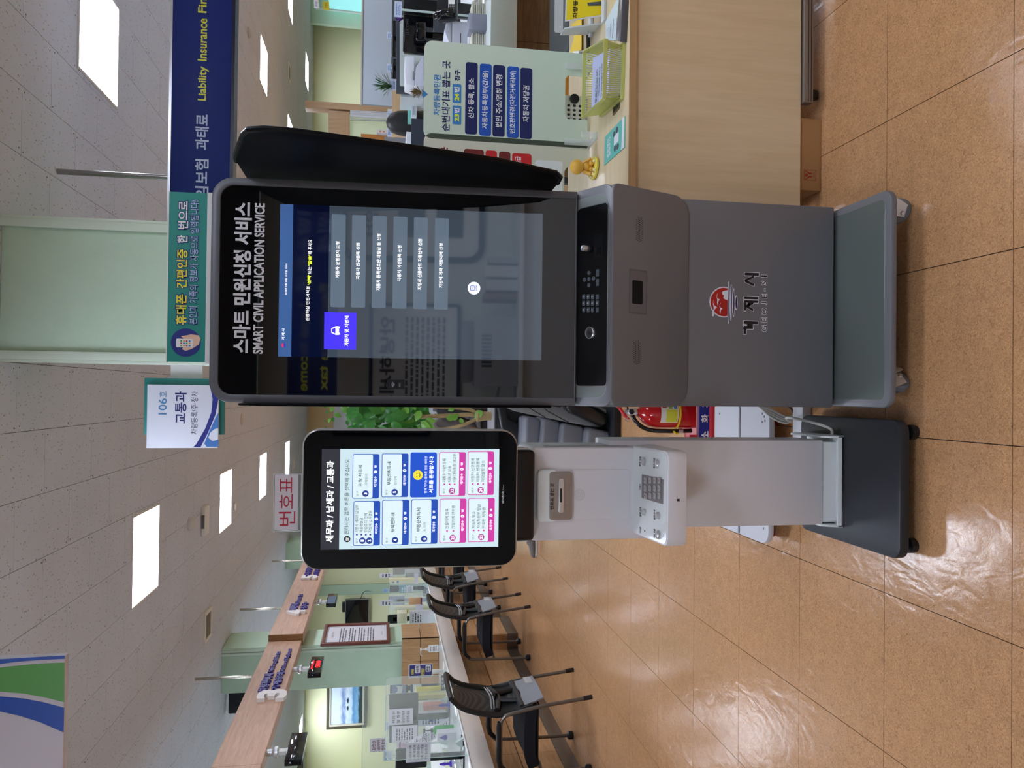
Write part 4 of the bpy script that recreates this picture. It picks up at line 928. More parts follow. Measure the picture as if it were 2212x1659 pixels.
# small displays hanging under the fascia
scr_b = mat('display black', '#0c0e18', 0.08, coat=0.3)
def led(ya, yb, lab, kind):
    t = thing('queue_display', lab, 'display', (-2.5, (ya+yb)/2, 1.93), group='queue displays hanging under the fascia')
    X = -2.5; part('case', MB().box(X-0.045, X, ya, yb, 1.927, 2.042), scr_b, t, bevel=0.003)
    ym = (ya+yb)/2
    hb = part('hanger', MB().box(X-0.05, X-0.02, ym-0.035, ym+0.015, 2.042, 2.12), mat('hanger white', '#dfe2de', 0.35), t, bevel=0.003)
    part('hanger_cap', MB().lathe([(0.04, 0), (0.04, 0.02), (0.025, 0.04), (0.025, 0.075)], (X-0.035, ym-0.01, 2.11), n=16), metal_m, t)
    q = MB()
    for k in range(3): q.cyl((X-0.035, ym-0.05+k*0.02, 2.06+k*0.012), (X-0.035, ym+0.03, 2.06+k*0.012), 0.004, 6)
    part('hanger_screw', q, metal_m, t)
    P = PX(X+0.0005)
    if kind == 'red':
        q = MB(); txt(q, '대기인수', P, ya+0.1, 2.005, ya+0.32, 2.025, bold=0.02); txt(q, '000', P, ya+0.13, 1.945, ya+0.31, 1.99, bold=0.03)
        part('led_digit_lettering', q, mat('led red', '#ff1420', 0.4, emis=2.0), t, smooth=False)
    if kind == 'blue':
        part('lit_screen', MB().prism(rrect(ya+0.02, 1.94, yb-0.12, 2.03, 0), P, 0, 0.0006), mat('screen dusk blue', '#55677c', 0.3, emis=0.25), t)
led(5.40, 5.82, 'black switched off queue display hanging from the fascia, nearest the frame edge', 'off')
led(7.02, 7.45, 'queue display with glowing red digits below the number 3', 'red')
led(9.27, 9.72, 'queue display with dusk blue screen below the number 4', 'blue')
# black canopy lamp / tv behind fascia
t_ = thing('wall_television', 'black television back hanging behind the fascia left of the green pillar', 'television', (-3.5, 7.9, 2.35))
a = aty(*zL(190, 1240), 8.3); b = aty(*zL(330, 1085), 8.3)
part('case', MB().box(a.x, b.x+0.02, 8.3, 8.38, 2.50, a.z), mat('tv back navy black', '#15181f', 0.4), t_, bevel=0.015)
# cladding around the pillar on the counter
cd = thing('pillar_cladding', 'oak boards wrapping the green pillar above the counter', 'panel', (-2.8, 8.1, CT_))
cb_ = aty(*z2(945, 330), 8.05); ct = aty(*z2(345, 330), 8.05)
for (za, zb) in ((CT_+0.002, 0.992), (0.999, ct.z)):
    for xa, xb in ((cb_.x, -2.80), (-2.797, -2.552)): part('board', MB().box(xa, xb, 8.045, 8.06, za, zb), oakv, cd, bevel=0.001, seg=1)
    part('board', MB().box(-2.565, -2.55, 8.045, 8.52, za, zb), oakv, cd, bevel=0.001, seg=1)
part('groove', MB().box(cb_.x+0.005, -2.553, 8.05, 8.06, 0.99, 1.0), mat('groove dark', '#2a2018', 0.7), cd)
# framed notice on the pillar side
nt_ = thing('framed_notice', 'tall notice in a red brown wooden frame fixed to the green pillar side', 'notice', (-2.58, 8.3, 1.32))
PN = PX(-2.578)
fr_m = wood('frame red brown', '#7d4236', '#5c2c24', 1, 2, 0.35)
a = (8.00, 1.32); b = (8.56, 1.985)
a = PN.hit(*zL(1455, 690)); b = PN.hit(*zL(948, 556))
part('frame', MB().ring(rrect(a[0], a[1], b[0], b[1], 0), rrect(a[0]+0.045, a[1]+0.035, b[0]-0.045, b[1]-0.035, 0), PN, 0, 0.03), fr_m, nt_, bevel=0.004)
part('sheet', MB().prism(rrect(a[0]+0.04, a[1]+0.03, b[0]-0.04, b[1]-0.03, 0), PN, 0.0, 0.01), paper_m, nt_)
PN2 = PN.off(0.01); q = MB(); w0, w1 = a[0]+0.09, b[0]-0.09
q.ring(rrect(a[0]+0.06, a[1]+0.05, b[0]-0.06, b[1]-0.05, 0), rrect(a[0]+0.064, a[1]+0.053, b[0]-0.064, b[1]-0.053, 0), PN2, 0, 0.0006)
txt(q, '우리의 약속', PN2, (w0+w1)/2-0.09, b[1]-0.12, (w0+w1)/2+0.09, b[1]-0.09, n=0.0008)
for k in range(4): scribble(q, PN2, w0, b[1]-0.25-k*0.095, w1, b[1]-0.17-k*0.095, 3, 0.0008)
txt(q, '거 제 시 장', PN2, (w0+w1)/2-0.06, a[1]+0.07, (w0+w1)/2+0.06, a[1]+0.09, n=0.0008)
part('notice_print', q, inkp, nt_, smooth=False)
# seascape painting on the far wall
PW = PY(16.98)
a = PW.hit(*zL(1270, 1335)); b = PW.hit(*zL(962, 985))
pt_ = thing('seascape_painting', 'framed blue seascape painting on the cream far wall', 'painting', ((a[0]+b[0])/2, 16.98, a[1]))
part('frame', MB().ring(rrect(a[0], a[1], b[0], b[1], 0), rrect(a[0]+0.05, a[1]+0.05, b[0]-0.05, b[1]-0.05, 0), PW, 0, 0.05), mat('frame dark olive', '#4a4636', 0.4), pt_, bevel=0.006)
part('mat_board', MB().ring(rrect(a[0]+0.045, a[1]+0.045, b[0]-0.045, b[1]-0.045, 0), rrect(a[0]+0.09, a[1]+0.09, b[0]-0.09, b[1]-0.09, 0), PW, 0, 0.03), mat('frame inner cream', '#cdcab4', 0.5), pt_, bevel=0.003)
cv = bpy.data.materials.new('seascape paint'); cv.use_nodes = True; nt = cv.node_tree; bb = nt.nodes['Principled BSDF']; bb.inputs['Roughness'].default_value = 0.5
tc = nt.nodes.new('ShaderNodeTexCoord'); sep = nt.nodes.new('ShaderNodeSeparateXYZ'); nt.links.new(tc.outputs['Generated'], sep.inputs[0])
mp = nt.nodes.new('ShaderNodeMapping'); mp.inputs['Scale'].default_value = (2, 1, 7); nt.links.new(tc.outputs['Generated'], mp.inputs[0])
nz = nt.nodes.new('ShaderNodeTexNoise'); nz.inputs['Scale'].default_value = 2.2; nz.inputs['Detail'].default_value = 6; nt.links.new(mp.outputs[0], nz.inputs[0])
ad = nt.nodes.new('ShaderNodeMath'); ad.operation = 'MULTIPLY_ADD'; ad.inputs[1].default_value = 0.28; nt.links.new(nz.outputs[0], ad.inputs[0]); nt.links.new(sep.outputs[2], ad.inputs[2])
cr = nt.nodes.new('ShaderNodeValToRGB'); nt.links.new(ad.outputs[0], cr.inputs[0]); E_ = cr.color_ramp.elements
E_[0].position = 0.12; E_[0].color = lin('#1e2c30'); E_[1].position = 1.15 if False else 1.0; E_[1].color = lin('#c9dcea')
for p, c in ((0.24, '#2f464c'), (0.30, '#7fb4d6'), (0.42, '#5c93c4'), (0.50, '#bcd8ea'), (0.62, '#d6e4ee'), (0.74, '#6f8fc0'), (0.85, '#cfdcea')):
    e = E_.new(p); e.color = lin(c)
nt.links.new(cr.outputs[0], bb.inputs['Base Color'])
part('canvas', MB().prism(rrect(a[0]+0.085, a[1]+0.085, b[0]-0.085, b[1]-0.085, 0), PW, 0, 0.012), cv, pt_)
q = MB(); 
for (cx, w_) in ((0.42, 0.11), (0.58, 0.14)):
    X = a[0]+(b[0]-a[0])*cx; zz = a[1]+(b[1]-a[1])*0.46; q.prism([(X-w_/2, zz), (X-w_*0.3, zz+0.02), (X, zz+0.035), (X+w_*0.35, zz+0.015), (X+w_/2, zz), (X, zz-0.01)], PW, 0.012, 0.014)
part('painted_rocks', q, mat('painted rock', '#1d2c40', 0.6), pt_)
# television on far wall
a = PW.hit(*zL(1292, 560)); b = PW.hit(*zL(1106, 336))
tv = thing('flat_television', 'black flat television on far wall, partly behind the framed notice', 'television', ((a[0]+b[0])/2, 16.9, a[1]))
PW2 = PY(16.9)
part('screen_panel', MB().prism(rrect(a[0], a[1], b[0], b[1], 0.01), PW2, -0.05, 0.0), scr_b, tv, bevel=0.004)
part('bezel', MB().ring(rrect(a[0], a[1], b[0], b[1], 0.01), rrect(a[0]+0.015, a[1]+0.02, b[0]-0.015, b[1]-0.015, 0.008), PW2, -0.002, 0.008), mat('bezel silver', '#9aa09a', 0.3, metal=0.5), tv)
q = MB().tube(smooth_path([PW2.pt(b[0]-0.05, a[1]+0.2, -0.03), PW2.pt(b[0]+0.15, a[1]+0.1, -0.05), PW2.pt(b[0]+0.1, a[1]-0.25, -0.06)], 5), 0.006, 6); part('cable', q, blk_m, tv)
a2 = PW.hit(*zL(1103, 438)); b2 = PW.hit(*zL(1082, 362)); q = MB().prism(rrect(a2[0], a2[1]-0.02, b2[0], b2[1], 0.015), PY(16.93), -0.08, 0)
single('set_top_camera', q, blk_m, 'small black camera bar sitting on top of the far television', 'camera', bevel=0.01)
# pale green band in the far wall
a = PW.hit(*zL(1300, 300)); b = PW.hit(*zL(940, 232)); 
structure('trim_6', MB().prism(rrect(a[0], 0, b[0], ZC, 0), PY(16.95), -0.05, 0), mat('band green', '#b7cfb4', 0.6))
# ---------------------------------------------------------------- chairs
dk = mat('chair black plastic', '#17181b', 0.42); fab = mat('seat navy black fabric', '#10131c', 0.85, var=0.1, vscale=200, bump=0.2, bscale=900); tube_m = mat('chair tube grey', '#77706a', 0.3, metal=0.65); silv = mat('chair silver plastic', '#94979f', 0.35, metal=0.25)
def mesh_mat():
    mt = bpy.data.materials.new('backrest mesh'); mt.use_nodes = True; nt = mt.node_tree; b = nt.nodes['Principled BSDF']
    tc = nt.nodes.new('ShaderNodeTexCoord'); v = nt.nodes.new('ShaderNodeTexVoronoi'); v.inputs['Scale'].default_value = 110; v.inputs['Randomness'].default_value = 0.0
    nt.links.new(tc.outputs['Object'], v.inputs[0]); cr = nt.nodes.new('ShaderNodeValToRGB'); cr.color_ramp.elements[0].position = 0.25; cr.color_ramp.elements[0].color = lin('#6a665f'); cr.color_ramp.elements[1].position = 0.45; cr.color_ramp.elements[1].color = lin('#222326')
    nt.links.new(v.outputs['Distance'], cr.inputs[0]); nt.links.new(cr.outputs[0], b.inputs['Base Color']); b.inputs['Roughness'].default_value = 0.6
    return mt
mesh_m = mesh_mat()
# local frame: origin at rear feet centre, chair looks towards -x, width along y
def bx(z):   # backrest curve: x offset (negative = forward) by height
    pts = [(0.32, 0.00), (0.40, -0.035), (0.52, -0.075), (0.64, -0.085), (0.78, -0.06), (0.88, -0.03), (0.945, 0.035)]
    for i in range(len(pts)-1):
        if z <= pts[i+1][0]: t = (z-pts[i][0])/(pts[i+1][0]-pts[i][0]); t = max(0, t); return pts[i][1]+(pts[i+1][1]-pts[i][1])*t
    return pts[-1][1]
def bw(z): return 0.215+0.02*math.sin((z-0.35)*4.0)
chair = thing('visitor_chair', 'nearest black mesh back chair with grey tube frame, cut by the frame edge at left', 'chair', (0, 0, 0), group='black mesh chairs along the left counter')
part('seat', MB().grid(lambda u, v: ((-0.045-0.43*u+(0.0), (v-0.5)*0.45*(1-0.12*max(0, u-0.85)*6), 0.445-0.012*math.sin(math.pi*v)+0.012*math.sin(math.pi*u)-0.035*max(0, u-0.8)*4)), 14, 10), fab, chair, solid=-0.075, bevel=0.0)
q = MB().box(-0.46, -0.05, -0.205, 0.205, 0.352, 0.375); part('seat_pan', q, dk, chair, bevel=0.012, seg=3)
zs = [0.40+0.545*i/11 for i in range(12)]
part('back_mesh', MB().grid(lambda u, v: (bx(0.46+0.46*v)-0.01-0.02*math.cos((u-0.5)*math.pi)*-1, (u-0.5)*2*(bw(0.46+0.46*v)-0.02), 0.46+0.46*v), 9, 12), mesh_m, chair, solid=0.004)
q = MB()
for s in (-1, 1): q.tube([(bx(z)+0.0, s*bw(z), z) for z in zs], [0.020]*8+[0.018]*4, 8)
q.tube([(bx(0.945), y, 0.945+0.008*math.cos(y*6)) for y in [(-1+2*i/8)*bw(0.945) for i in range(9)]], 0.018, 8)
q.tube([(bx(0.47)+0.01, y, 0.47) for y in [(-1+2*i/8)*bw(0.47) for i in range(9)]], 0.022, 8)
part('back_frame', q, dk, chair)
part('lower_back', MB().grid(lambda u, v: (bx(0.42+0.20*v)+0.006, (u-0.5)*2*(bw(0.42+0.20*v)-0.02), 0.42+0.20*v), 9, 6), dk, chair, solid=0.014)
q = MB().grid(lambda u, v: (bx(0.34+0.12*v)+0.014+0.012*math.sin(math.pi*u), (u-0.5)*2*(0.20+0.015*v), 0.325+0.12*v+0.03*abs(2*u-1)*v), 14, 5); part('lower_shell', q, silv, chair, solid=0.010)
q = MB()
for k in range(5): q.box(bx(0.36)+0.024, bx(0.36)+0.031, 0.06+k*0.022, 0.063+k*0.022, 0.345, 0.40)
part('shell_ribs', q, white_m, chair)
q = MB(); q.tube([(bx(0.66)+0.012, -0.19, 0.635), (bx(0.64)+0.022, -0.10, 0.615), (bx(0.62)+0.024, 0, 0.60), (bx(0.64)+0.022, 0.10, 0.615), (bx(0.66)+0.012, 0.19, 0.635)], 0.018, 8); q.cyl((bx(0.62)+0.015, 0, 0.625), (bx(0.62)+0.06, 0, 0.625), 0.020, 12); q.tube([(bx(0.5)+0.02, -0.10, 0.46), (bx(0.56)+0.022, -0.06, 0.60)], 0.018, 8); q.tube([(bx(0.5)+0.02, 0.10, 0.46), (bx(0.56)+0.022, 0.06, 0.60)], 0.018, 8)
part('lumbar_support', q, dk, chair)
q = MB()
for dz in (0, 0.018): q.tube(smooth_path([(bx(0.66)+0.02, -0.19, 0.655+dz), (bx(0.66)+0.035, 0, 0.64+dz), (bx(0.66)+0.02, 0.19, 0.655+dz)], 4), 0.005, 6)
part('support_rod', q, metal_m, chair)
for s in (-1, 1):
    y = s*0.255
    path = smooth_path([(0.01, y, 0.0), (0.0, y, 0.07), (-0.01, y, 0.16), (-0.035, y, 0.36), (-0.075, y, 0.56), (-0.092, y, 0.596), (-0.135, y, 0.620), (-0.28, y, 0.620), (-0.40, y, 0.616), (-0.45, y, 0.592), (-0.465, y, 0.54), (-0.47, y, 0.3), (-0.47, y, 0.03)], 5)
    sf = part('side_frame', MB().tube(path, 0.0125, 10), tube_m, chair)
    part('arm_pad', MB().tube([(-0.12, y, 0.630), (-0.16, y, 0.634), (-0.37, y, 0.632), (-0.415, y, 0.618), (-0.455, y, 0.575)], [0.015, 0.019, 0.019, 0.018, 0.014], 10), dk, sf)
    part('rear_cap', MB().cyl((0.0105, y, 0.0), (0.003, y, 0.06), 0.0155, 12), mat('cap brown black', '#241b1a', 0.5), sf)
    part('front_foot', MB().lathe([(0.024, 0), (0.029, 0.006), (0.029, 0.034), (0.015, 0.045)], (-0.47, y, 0), n=18), blk_m, sf)
part('under_bar', MB().tube([(-0.05, -0.25, 0.34), (-0.06, -0.2, 0.345), (-0.06, 0.2, 0.345), (-0.05, 0.25, 0.34)], 0.012, 8), tube_m, chair)
part('front_bar', MB().tube([(-0.465, -0.25, 0.345), (-0.44, -0.2, 0.345), (-0.44, 0.2, 0.345), (-0.465, 0.25, 0.345)], 0.012, 8), tube_m, chair)
chair.location = (-2.055, 5.29, 0); chair.rotation_euler = (0, 0, 0.0)
for (x, y, r_, lab) in ((-2.055, 7.475, 0.02, 'second black mesh back chair along the left counter, beside the oak end panel'),
                        (-2.095, 8.81, -0.02, 'third black mesh back chair from the frame edge, just left of the ticket machine screen'),
                        (-2.10, 10.05, 0.05, 'farthest black mesh back chair, mostly hidden behind the ticket machine screen')):
    c_ = copy_tree(chair); c_.location = (x, y, 0); c_.rotation_euler = (0, 0, r_); c_['label'] = lab
# ---------------------------------------------------------------- things on the left counter
def pane(X0, Y0, X1, Y1, z0, z1, lab, grp='clear acrylic counter screens'):
    d = Vector((X1-X0, Y1-Y0, 0)); L = d.length; P = Pl((X0, Y0, 0), d, WZ)
    t = thing('acrylic_screen', lab, 'screen', ((X0+X1)/2, (Y0+Y1)/2, z0), group=grp)
    part('sheet', MB().prism(rrect(0, z0, L, z1, 0.04, 4, (0, 0, 1, 1)), P, -0.002, 0.002), acr, t, smooth=False)
    part('cut_edge', MB().ring(rrect(0, z0, L, z1, 0.04, 4, (0, 0, 1, 1)), rrect(0.004, z0+0.003, L-0.004, z1-0.004, 0.037, 4, (0, 0, 1, 1)), P, -0.0025, 0.0025), acre, t, smooth=False)
    for k in (0.12, 0.82):
        part('foot', MB().hull8([P.pt(L*k, z0, -0.04), P.pt(L*k+0.03, z0, -0.04), P.pt(L*k+0.03, z0, 0.04), P.pt(L*k, z0, 0.04), P.pt(L*k, z0+0.06, -0.006), P.pt(L*k+0.03, z0+0.06, -0.006), P.pt(L*k+0.03, z0+0.06, 0.006), P.pt(L*k, z0+0.06, 0.006)]), acre, t)
    return t
pane(-2.53, 5.35, -2.53, 6.90, CT_, 1.36, 'clear acrylic screen along the counter beside the nearest chair')
pane(-3.25, 6.92, -2.68, 6.92, CT_, 1.36, 'clear acrylic side screen standing by the black bound files')
pane(-3.2, 5.30, -2.6, 5.30, CT_, 1.36, 'clear acrylic side screen nearest the frame edge')
pane(-2.52, 9.0, -2.52, 10.3, CT_, 1.30, 'clear acrylic screen behind the second chair')
pane(-3.2, 10.35, -2.7, 10.35, CT_, 1.30, 'clear acrylic side screen behind the third chair')
pane(-2.52, 10.5, -2.52, 12.0, CT_, 1.30, 'farthest clear acrylic screen by the ticket machine screen')
def cardY(nm, lab, cat, zf, p0, p1, Y, col_m, thick=0.003, lines=0, text=None, tm_=None, par=None, group=None, depth=None, sink=None, bev=0.0, pole=None):
    """something with a flat front facing the hall, its front face on the plane y = Y"""
    P = PY(Y); a = P.hit(*zf(*p0)); b = P.hit(*zf(*p1))
    lo = a[1] if sink is None else sink
    t = thing(nm, lab, cat, ((a[0]+b[0])/2, Y, lo), group=group)
    part('body', MB().prism(rrect(a[0], lo, b[0], b[1], 0.003 if bev else 0), P, -(depth or thick), 0), col_m, t, bevel=bev)
    if pole is not None: part('post', MB().box((a[0]+b[0])/2-0.006, (a[0]+b[0])/2+0.006, Y, Y+0.008, pole, lo), acre, t)
    q = MB()
    w_ = b[0]-a[0]; h_ = b[1]-a[1]
    if text:
        n = len(text)
        for i, s in enumerate(text):
            hh = h_*0.8/n; txt(q, s, P, a[0]+w_*0.12, b[1]-h_*0.1-(i+0.85)*hh, b[0]-w_*0.12, b[1]-h_*0.1-(i+0.15)*hh, n=0.001, bold=0.02)
    if lines: scribble(q, P, a[0]+w_*0.12, a[1]+h_*0.15, b[0]-w_*0.12, b[1]-h_*0.15, lines, 0.0008, rnd=random.Random(int(p0[0])))
    if q.v: part('small_print', q, tm_ or inkp, t, smooth=False)
    return t
mon = mat('monitor grey green', '#5d6560', 0.4); monb = mat('monitor black', '#101216', 0.25)
def monitor(nm, lab, zf, p0, p1, Y, m_, stand=True, hasscreen=None):
    P = PY(Y); a = P.hit(*zf(*p0)); b = P.hit(*zf(*p1)); t = thing(nm, lab, 'monitor', ((a[0]+b[0])/2, Y, CT_))
    part('case', MB().prism(rrect(a[0], a[1], b[0], b[1], 0.012), P, -0.035, 0), m_, t, bevel=0.008)
    xm = (a[0]+b[0])/2
    part('stand', MB().box(xm-0.025, xm+0.025, Y+0.0, Y+0.02, CT_+0.008, (a[1]+b[1])/2), m_, t, bevel=0.004)
    part('stand_base', MB().prism(rrect(xm-0.11, Y-0.06, xm+0.11, Y+0.12, 0.03), PZ(CT_+0.012), -0.012, 0), m_, t, bevel=0.003)
    if hasscreen: part('lit_screen', MB().prism(rrect(a[0]+0.015, a[1]+0.02, b[0]-0.015, b[1]-0.015, 0.004), P, 0, 0.001), hasscreen, t)
    return t
monitor('monitor', 'grey monitor on the left counter with two white notices taped to its back', z2, (600, 1245), (150, 520), 6.75, mon)
monitor('monitor', 'black monitor with a curling notice, at the frame edge on the left counter', z2, (740, 1655), (250, 1385), 5.55, monb)
monitor('monitor', 'black monitor with a white cat sticker beside the oak cladding', z2, (440, 548), (165, 300), 8.6, monb, hasscreen=mat('screen slate', '#707e96', 0.3, emis=0.2))
q = MB(); P = PY(8.598); c = P.hit(*z2(305, 440)); q.prism([(c[0]-0.05, c[1]-0.03), (c[0]+0.04, c[1]-0.04), (c[0]+0.05, c[1]+0.035), (c[0]+0.02, c[1]+0.015), (c[0]-0.015, c[1]+0.018), (c[0]-0.035, c[1]+0.045)], P, 0, 0.002)
single('cat_sticker', q, white_m, 'white cat shaped sticker on the black monitor by the oak cladding', 'sticker')
cardY('taped_notice', 'white notice taped to the top right of the grey monitor', 'notice', z2, (520, 970), (145, 745), 6.73, paper_m, text=['부재 중일 경우', '옆 창구', '담당자에게', '문의하세요'])
cardY('taped_notice', 'white notice taped lower left on the grey monitor, more print', 'notice', z2, (590, 1238), (192, 1010), 6.71, paper_m, lines=7)
cardY('taped_notice', 'curling white notice taped on the black monitor at the frame edge', 'notice', z2, (795, 1552), (415, 1272), 5.52, paper_m, text=['본인과 동거가족', '서류 제출시', '<신분증>', '이름, 생년월일', '확인 필요합니다'])
cardY('pink_notice', 'small white notice with pink print and rounded pink border on the acrylic', 'notice', z2, (460, 1358), (268, 1235), 5.9, paper_m, lines=6, tm_=mat('print pink', '#b0508c', 0.5), pole=CT_)
cardY('document_files', 'upright white and yellow document files on the left counter', 'file', z2, (990, 800), (585, 640), 7.1, mat('file ivory', '#e8e6da', 0.5), depth=0.25, sink=CT_, bev=0.003)
cardY('yellow_file', 'yellow file standing right of the ivory files', 'file', z2, (890, 575), (585, 530), 7.15, mat('file yellow', '#c9c24a', 0.5), depth=0.22, sink=CT_)
cardY('red_file', 'thin red edged file in front of the ivory files', 'file', z2, (980, 745), (690, 690), 7.0, mat('file coral', '#d87e6e', 0.5), depth=0.09, sink=CT_)
cardY('brochure_stack', 'pale blue brochure with a dark blue band leaning beside the ivory files', 'brochure', z2, (1000, 985), (600, 810), 6.9, mat('brochure blue', '#cfdcec', 0.4), depth=0.01, lines=6, sink=CT_)
cardY('blue_leaflet', 'dark blue leaflet edge beside the long printed strip', 'leaflet', z2, (840, 935), (780, 810), 6.86, mat('leaflet blue', '#2f4f9c', 0.4))
P = Pl(PY(6.6).pt(*PY(6.6).hit(*z2(1090, 960))), Vector((1, 0, 0)), Vector((-0.55, 0, 1)))
t = thing('printed_strip', 'long narrow printed sheet leaning slanted against the monitor', 'paper', P.O)
part('sheet', MB().prism(rrect(-0.06, 0, 0.055, 0.36, 0), P, -0.001, 0.001), paper_m, t)
q = MB(); scribble(q, P, -0.045, 0.02, 0.04, 0.34, 22, 0.0015); part('small_print', q, inkp, t, smooth=False)
cardY('sanitizer_box', 'white box with a violet drop on the counter beside a green pump', 'box', z2, (1140, 1262), (900, 1120), 6.1, paper_m, depth=0.08, sink=CT_, bev=0.003)
q = MB(); P = PY(6.098); a = P.hit(*z2(1030, 1180)); q.prism([(a[0]-0.022, a[1]+0.0), (a[0]-0.015, a[1]-0.012), (a[0]+0.0, a[1]-0.016), (a[0]+0.015, a[1]-0.012), (a[0]+0.022, a[1]), (a[0], a[1]+0.05)], P, 0, 0.002); single('violet_drop', q, mat('violet', '#5a48a8', 0.4), 'violet drop printed on the white box', 'decal')
def pump(x, y, z, r, h, m_body, m_head, lab, liquid=True, cat='pump bottle'):
    t = thing('pump_bottle', lab, cat, (x, y, z))
    part('bottle', MB().lathe([(r*0.9, 0), (r, 0.006), (r, h*0.68), (r*0.8, h*0.78), (r*0.32, h*0.84), (r*0.3, h*0.88)], (x, y, z), n=18), m_body, t)
    part('pump_head', MB().lathe([(r*0.42, h*0.86), (r*0.42, h*0.93), (r*0.15, h*0.95), (r*0.13, h*1.15), (r*0.5, h*1.17), (r*0.5, h*1.24)], (x, y, z), n=14), m_head, t)
    part('nozzle', MB().tube([(x, y, z+h*1.21), (x-r*1.6, y-r*0.2, z+h*1.21), (x-r*1.8, y-r*0.2, z+h*1.15)], r*0.13, 6), m_head, t)
    return t
p = aty(*z1(880, 1380), 7.7); pump(p.x, 7.7, CT_, 0.033, 0.17, mat('bottle clear', '#e8eef0', 0.1, alpha=0.5), white_m, 'clear hand sanitizer pump bottle with white label before the oak boards')
cardY('bottle_label', 'white printed label on the sanitizer bottle before the oak boards', 'label', z1, (912, 1425), (765, 1325), 7.66, white_m, lines=5)
p = aty(*z2(860, 1150), 6.3); pump(p.x+0.02, 6.35, CT_, 0.035, 0.20, mat('bottle green', '#1fa546', 0.25), mat('pump dark', '#1b2522', 0.3), 'bottle with bright green body and dark pump near the grey monitor')
counter_sign = cardY('counter_sign', 'purple and white desk sign with yellow lettering on a stand before the oak boards', 'sign', z2, (828, 235), (455, 45), 7.35, paper_m, thick=0.012)
P = PY(7.337); a = P.hit(*z2(815, 222)); b = P.hit(*z2(470, 55)); w_, h_ = b[0]-a[0], b[1]-a[1]
CS = counter_sign
part('field', MB().prism(rrect(a[0], a[1], b[0], b[1], 0), P, 0, 0.001), mat('print violet navy', '#3c3a7c', 0.5), CS)
q = MB().prism(rrect(a[0]+w_*0.32, a[1]+h_*0.52, b[0]-w_*0.03, a[1]+h_*0.76, 0.01), P, 0, 0.0015); q.prism(rrect(a[0]+w_*0.4, a[1]+h_*0.04, b[0]-w_*0.03, a[1]+h_*0.28, 0.01), P, 0, 0.0015); part('white_field', q, paper_m, CS)
q = MB(); txt(q, '주민등록등본', P, a[0]+w_*0.2, a[1]+h_*0.8, b[0]-w_*0.3, a[1]+h_*0.93, n=0.0015, bold=0.03); txt(q, '무인민원발급기', P, a[0]+w_*0.1, a[1]+h_*0.32, b[0]-w_*0.3, a[1]+h_*0.48, n=0.0015, bold=0.03); part('yellow_lettering', q, mat('print yellow 2', '#e6da3a', 0.5), CS, smooth=False)
q = MB(); txt(q, '수수료 무료', P, a[0]+w_*0.38, a[1]+h_*0.57, b[0]-w_*0.08, a[1]+h_*0.71, n=0.002, bold=0.03); scribble(q, P, a[0]+w_*0.45, a[1]+h_*0.07, b[0]-w_*0.08, a[1]+h_*0.25, 2, 0.002); part('dark_lettering', q, bk_m, CS, smooth=False)
a = P.hit(*z2(960, 150)); 
q = MB().box(a[0]-0.02, a[0]+0.02, 7.338, 7.35, CT_+0.004, PY(7.34).hit(*z2(815, 130))[1]); q.box(a[0]-0.07, a[0]+0.07, 7.28, 7.42, CT_, CT_+0.006); part('stand', q, white_m, CS, bevel=0.002)
cardY('white_box', 'small white box on navy folders left of the oak boards', 'box', z2, (655, 478), (530, 360), 8.2, white_m, depth=0.08, bev=0.004)
cardY('navy_folder', 'dark navy folders standing left of the oak boards', 'folder', z2, (945, 465), (490, 315), 8.3, mat('folder navy', '#1d2742', 0.45), depth=0.2, sink=CT_)
cardY('name_plate', 'black name plate with white letters on the counter edge by the desk sign', 'name plate', z2, (1015, 445), (960, 215), 7.2, blk_m, thick=0.01, text=['세무과'], tm_=white_m)
for (zx, zy, col_, lab) in ((1075, 670, '#2d3aa0', 'blue pen stand on the counter beside the nearest chair back'), (1100, 1590, '#5a3cc0', 'violet pen stand on the counter at the frame edge')):
    p = atz(*z2(zx+25, zy), CT_); q = MB().lathe([(0.028, 0), (0.026, 0.01), (0.012, 0.02), (0.010, 0.05), (0.014, 0.06), (0.006, 0.10)], p, n=14); single('pen_stand', q, mat('pen '+col_, col_, 0.3), lab, 'pen stand')
# direction card on a far acrylic pane
t = cardY('exemption_notice', 'white notice with large red and dark Korean print on a pane near the far desks', 'notice', zL, (1432, 1528), (1298, 1432), 9.0, paper_m, text=['감면은', '담당자에게', '먼저 문의'], tm_=mat('print dark red', '#7a2433', 0.5))
pane(-4.55, 9.02, -3.05, 9.02, CT_, 1.60, 'tall clear acrylic pane behind the monitors, below the painting')
for (p0, p1, Y, lab) in (((1475, 1600), (1405, 1530), 9.05, 'small blue and white desk sign at left, beside the red print notice'), ((1475, 1362), (1415, 1303), 11, 'small blue and white desk sign above the grey monitor'), ((1440, 288), (1400, 258), 14, 'tiny blue and white desk sign between the acrylic screens')):
    cardY('desk_name_sign', lab, 'sign', zL, p0, p1, Y, mat('sign pale blue', '#a8c0dc', 0.5), lines=3, tm_=mat('print mid blue', '#3d6cae', 0.5), pole=0.74)
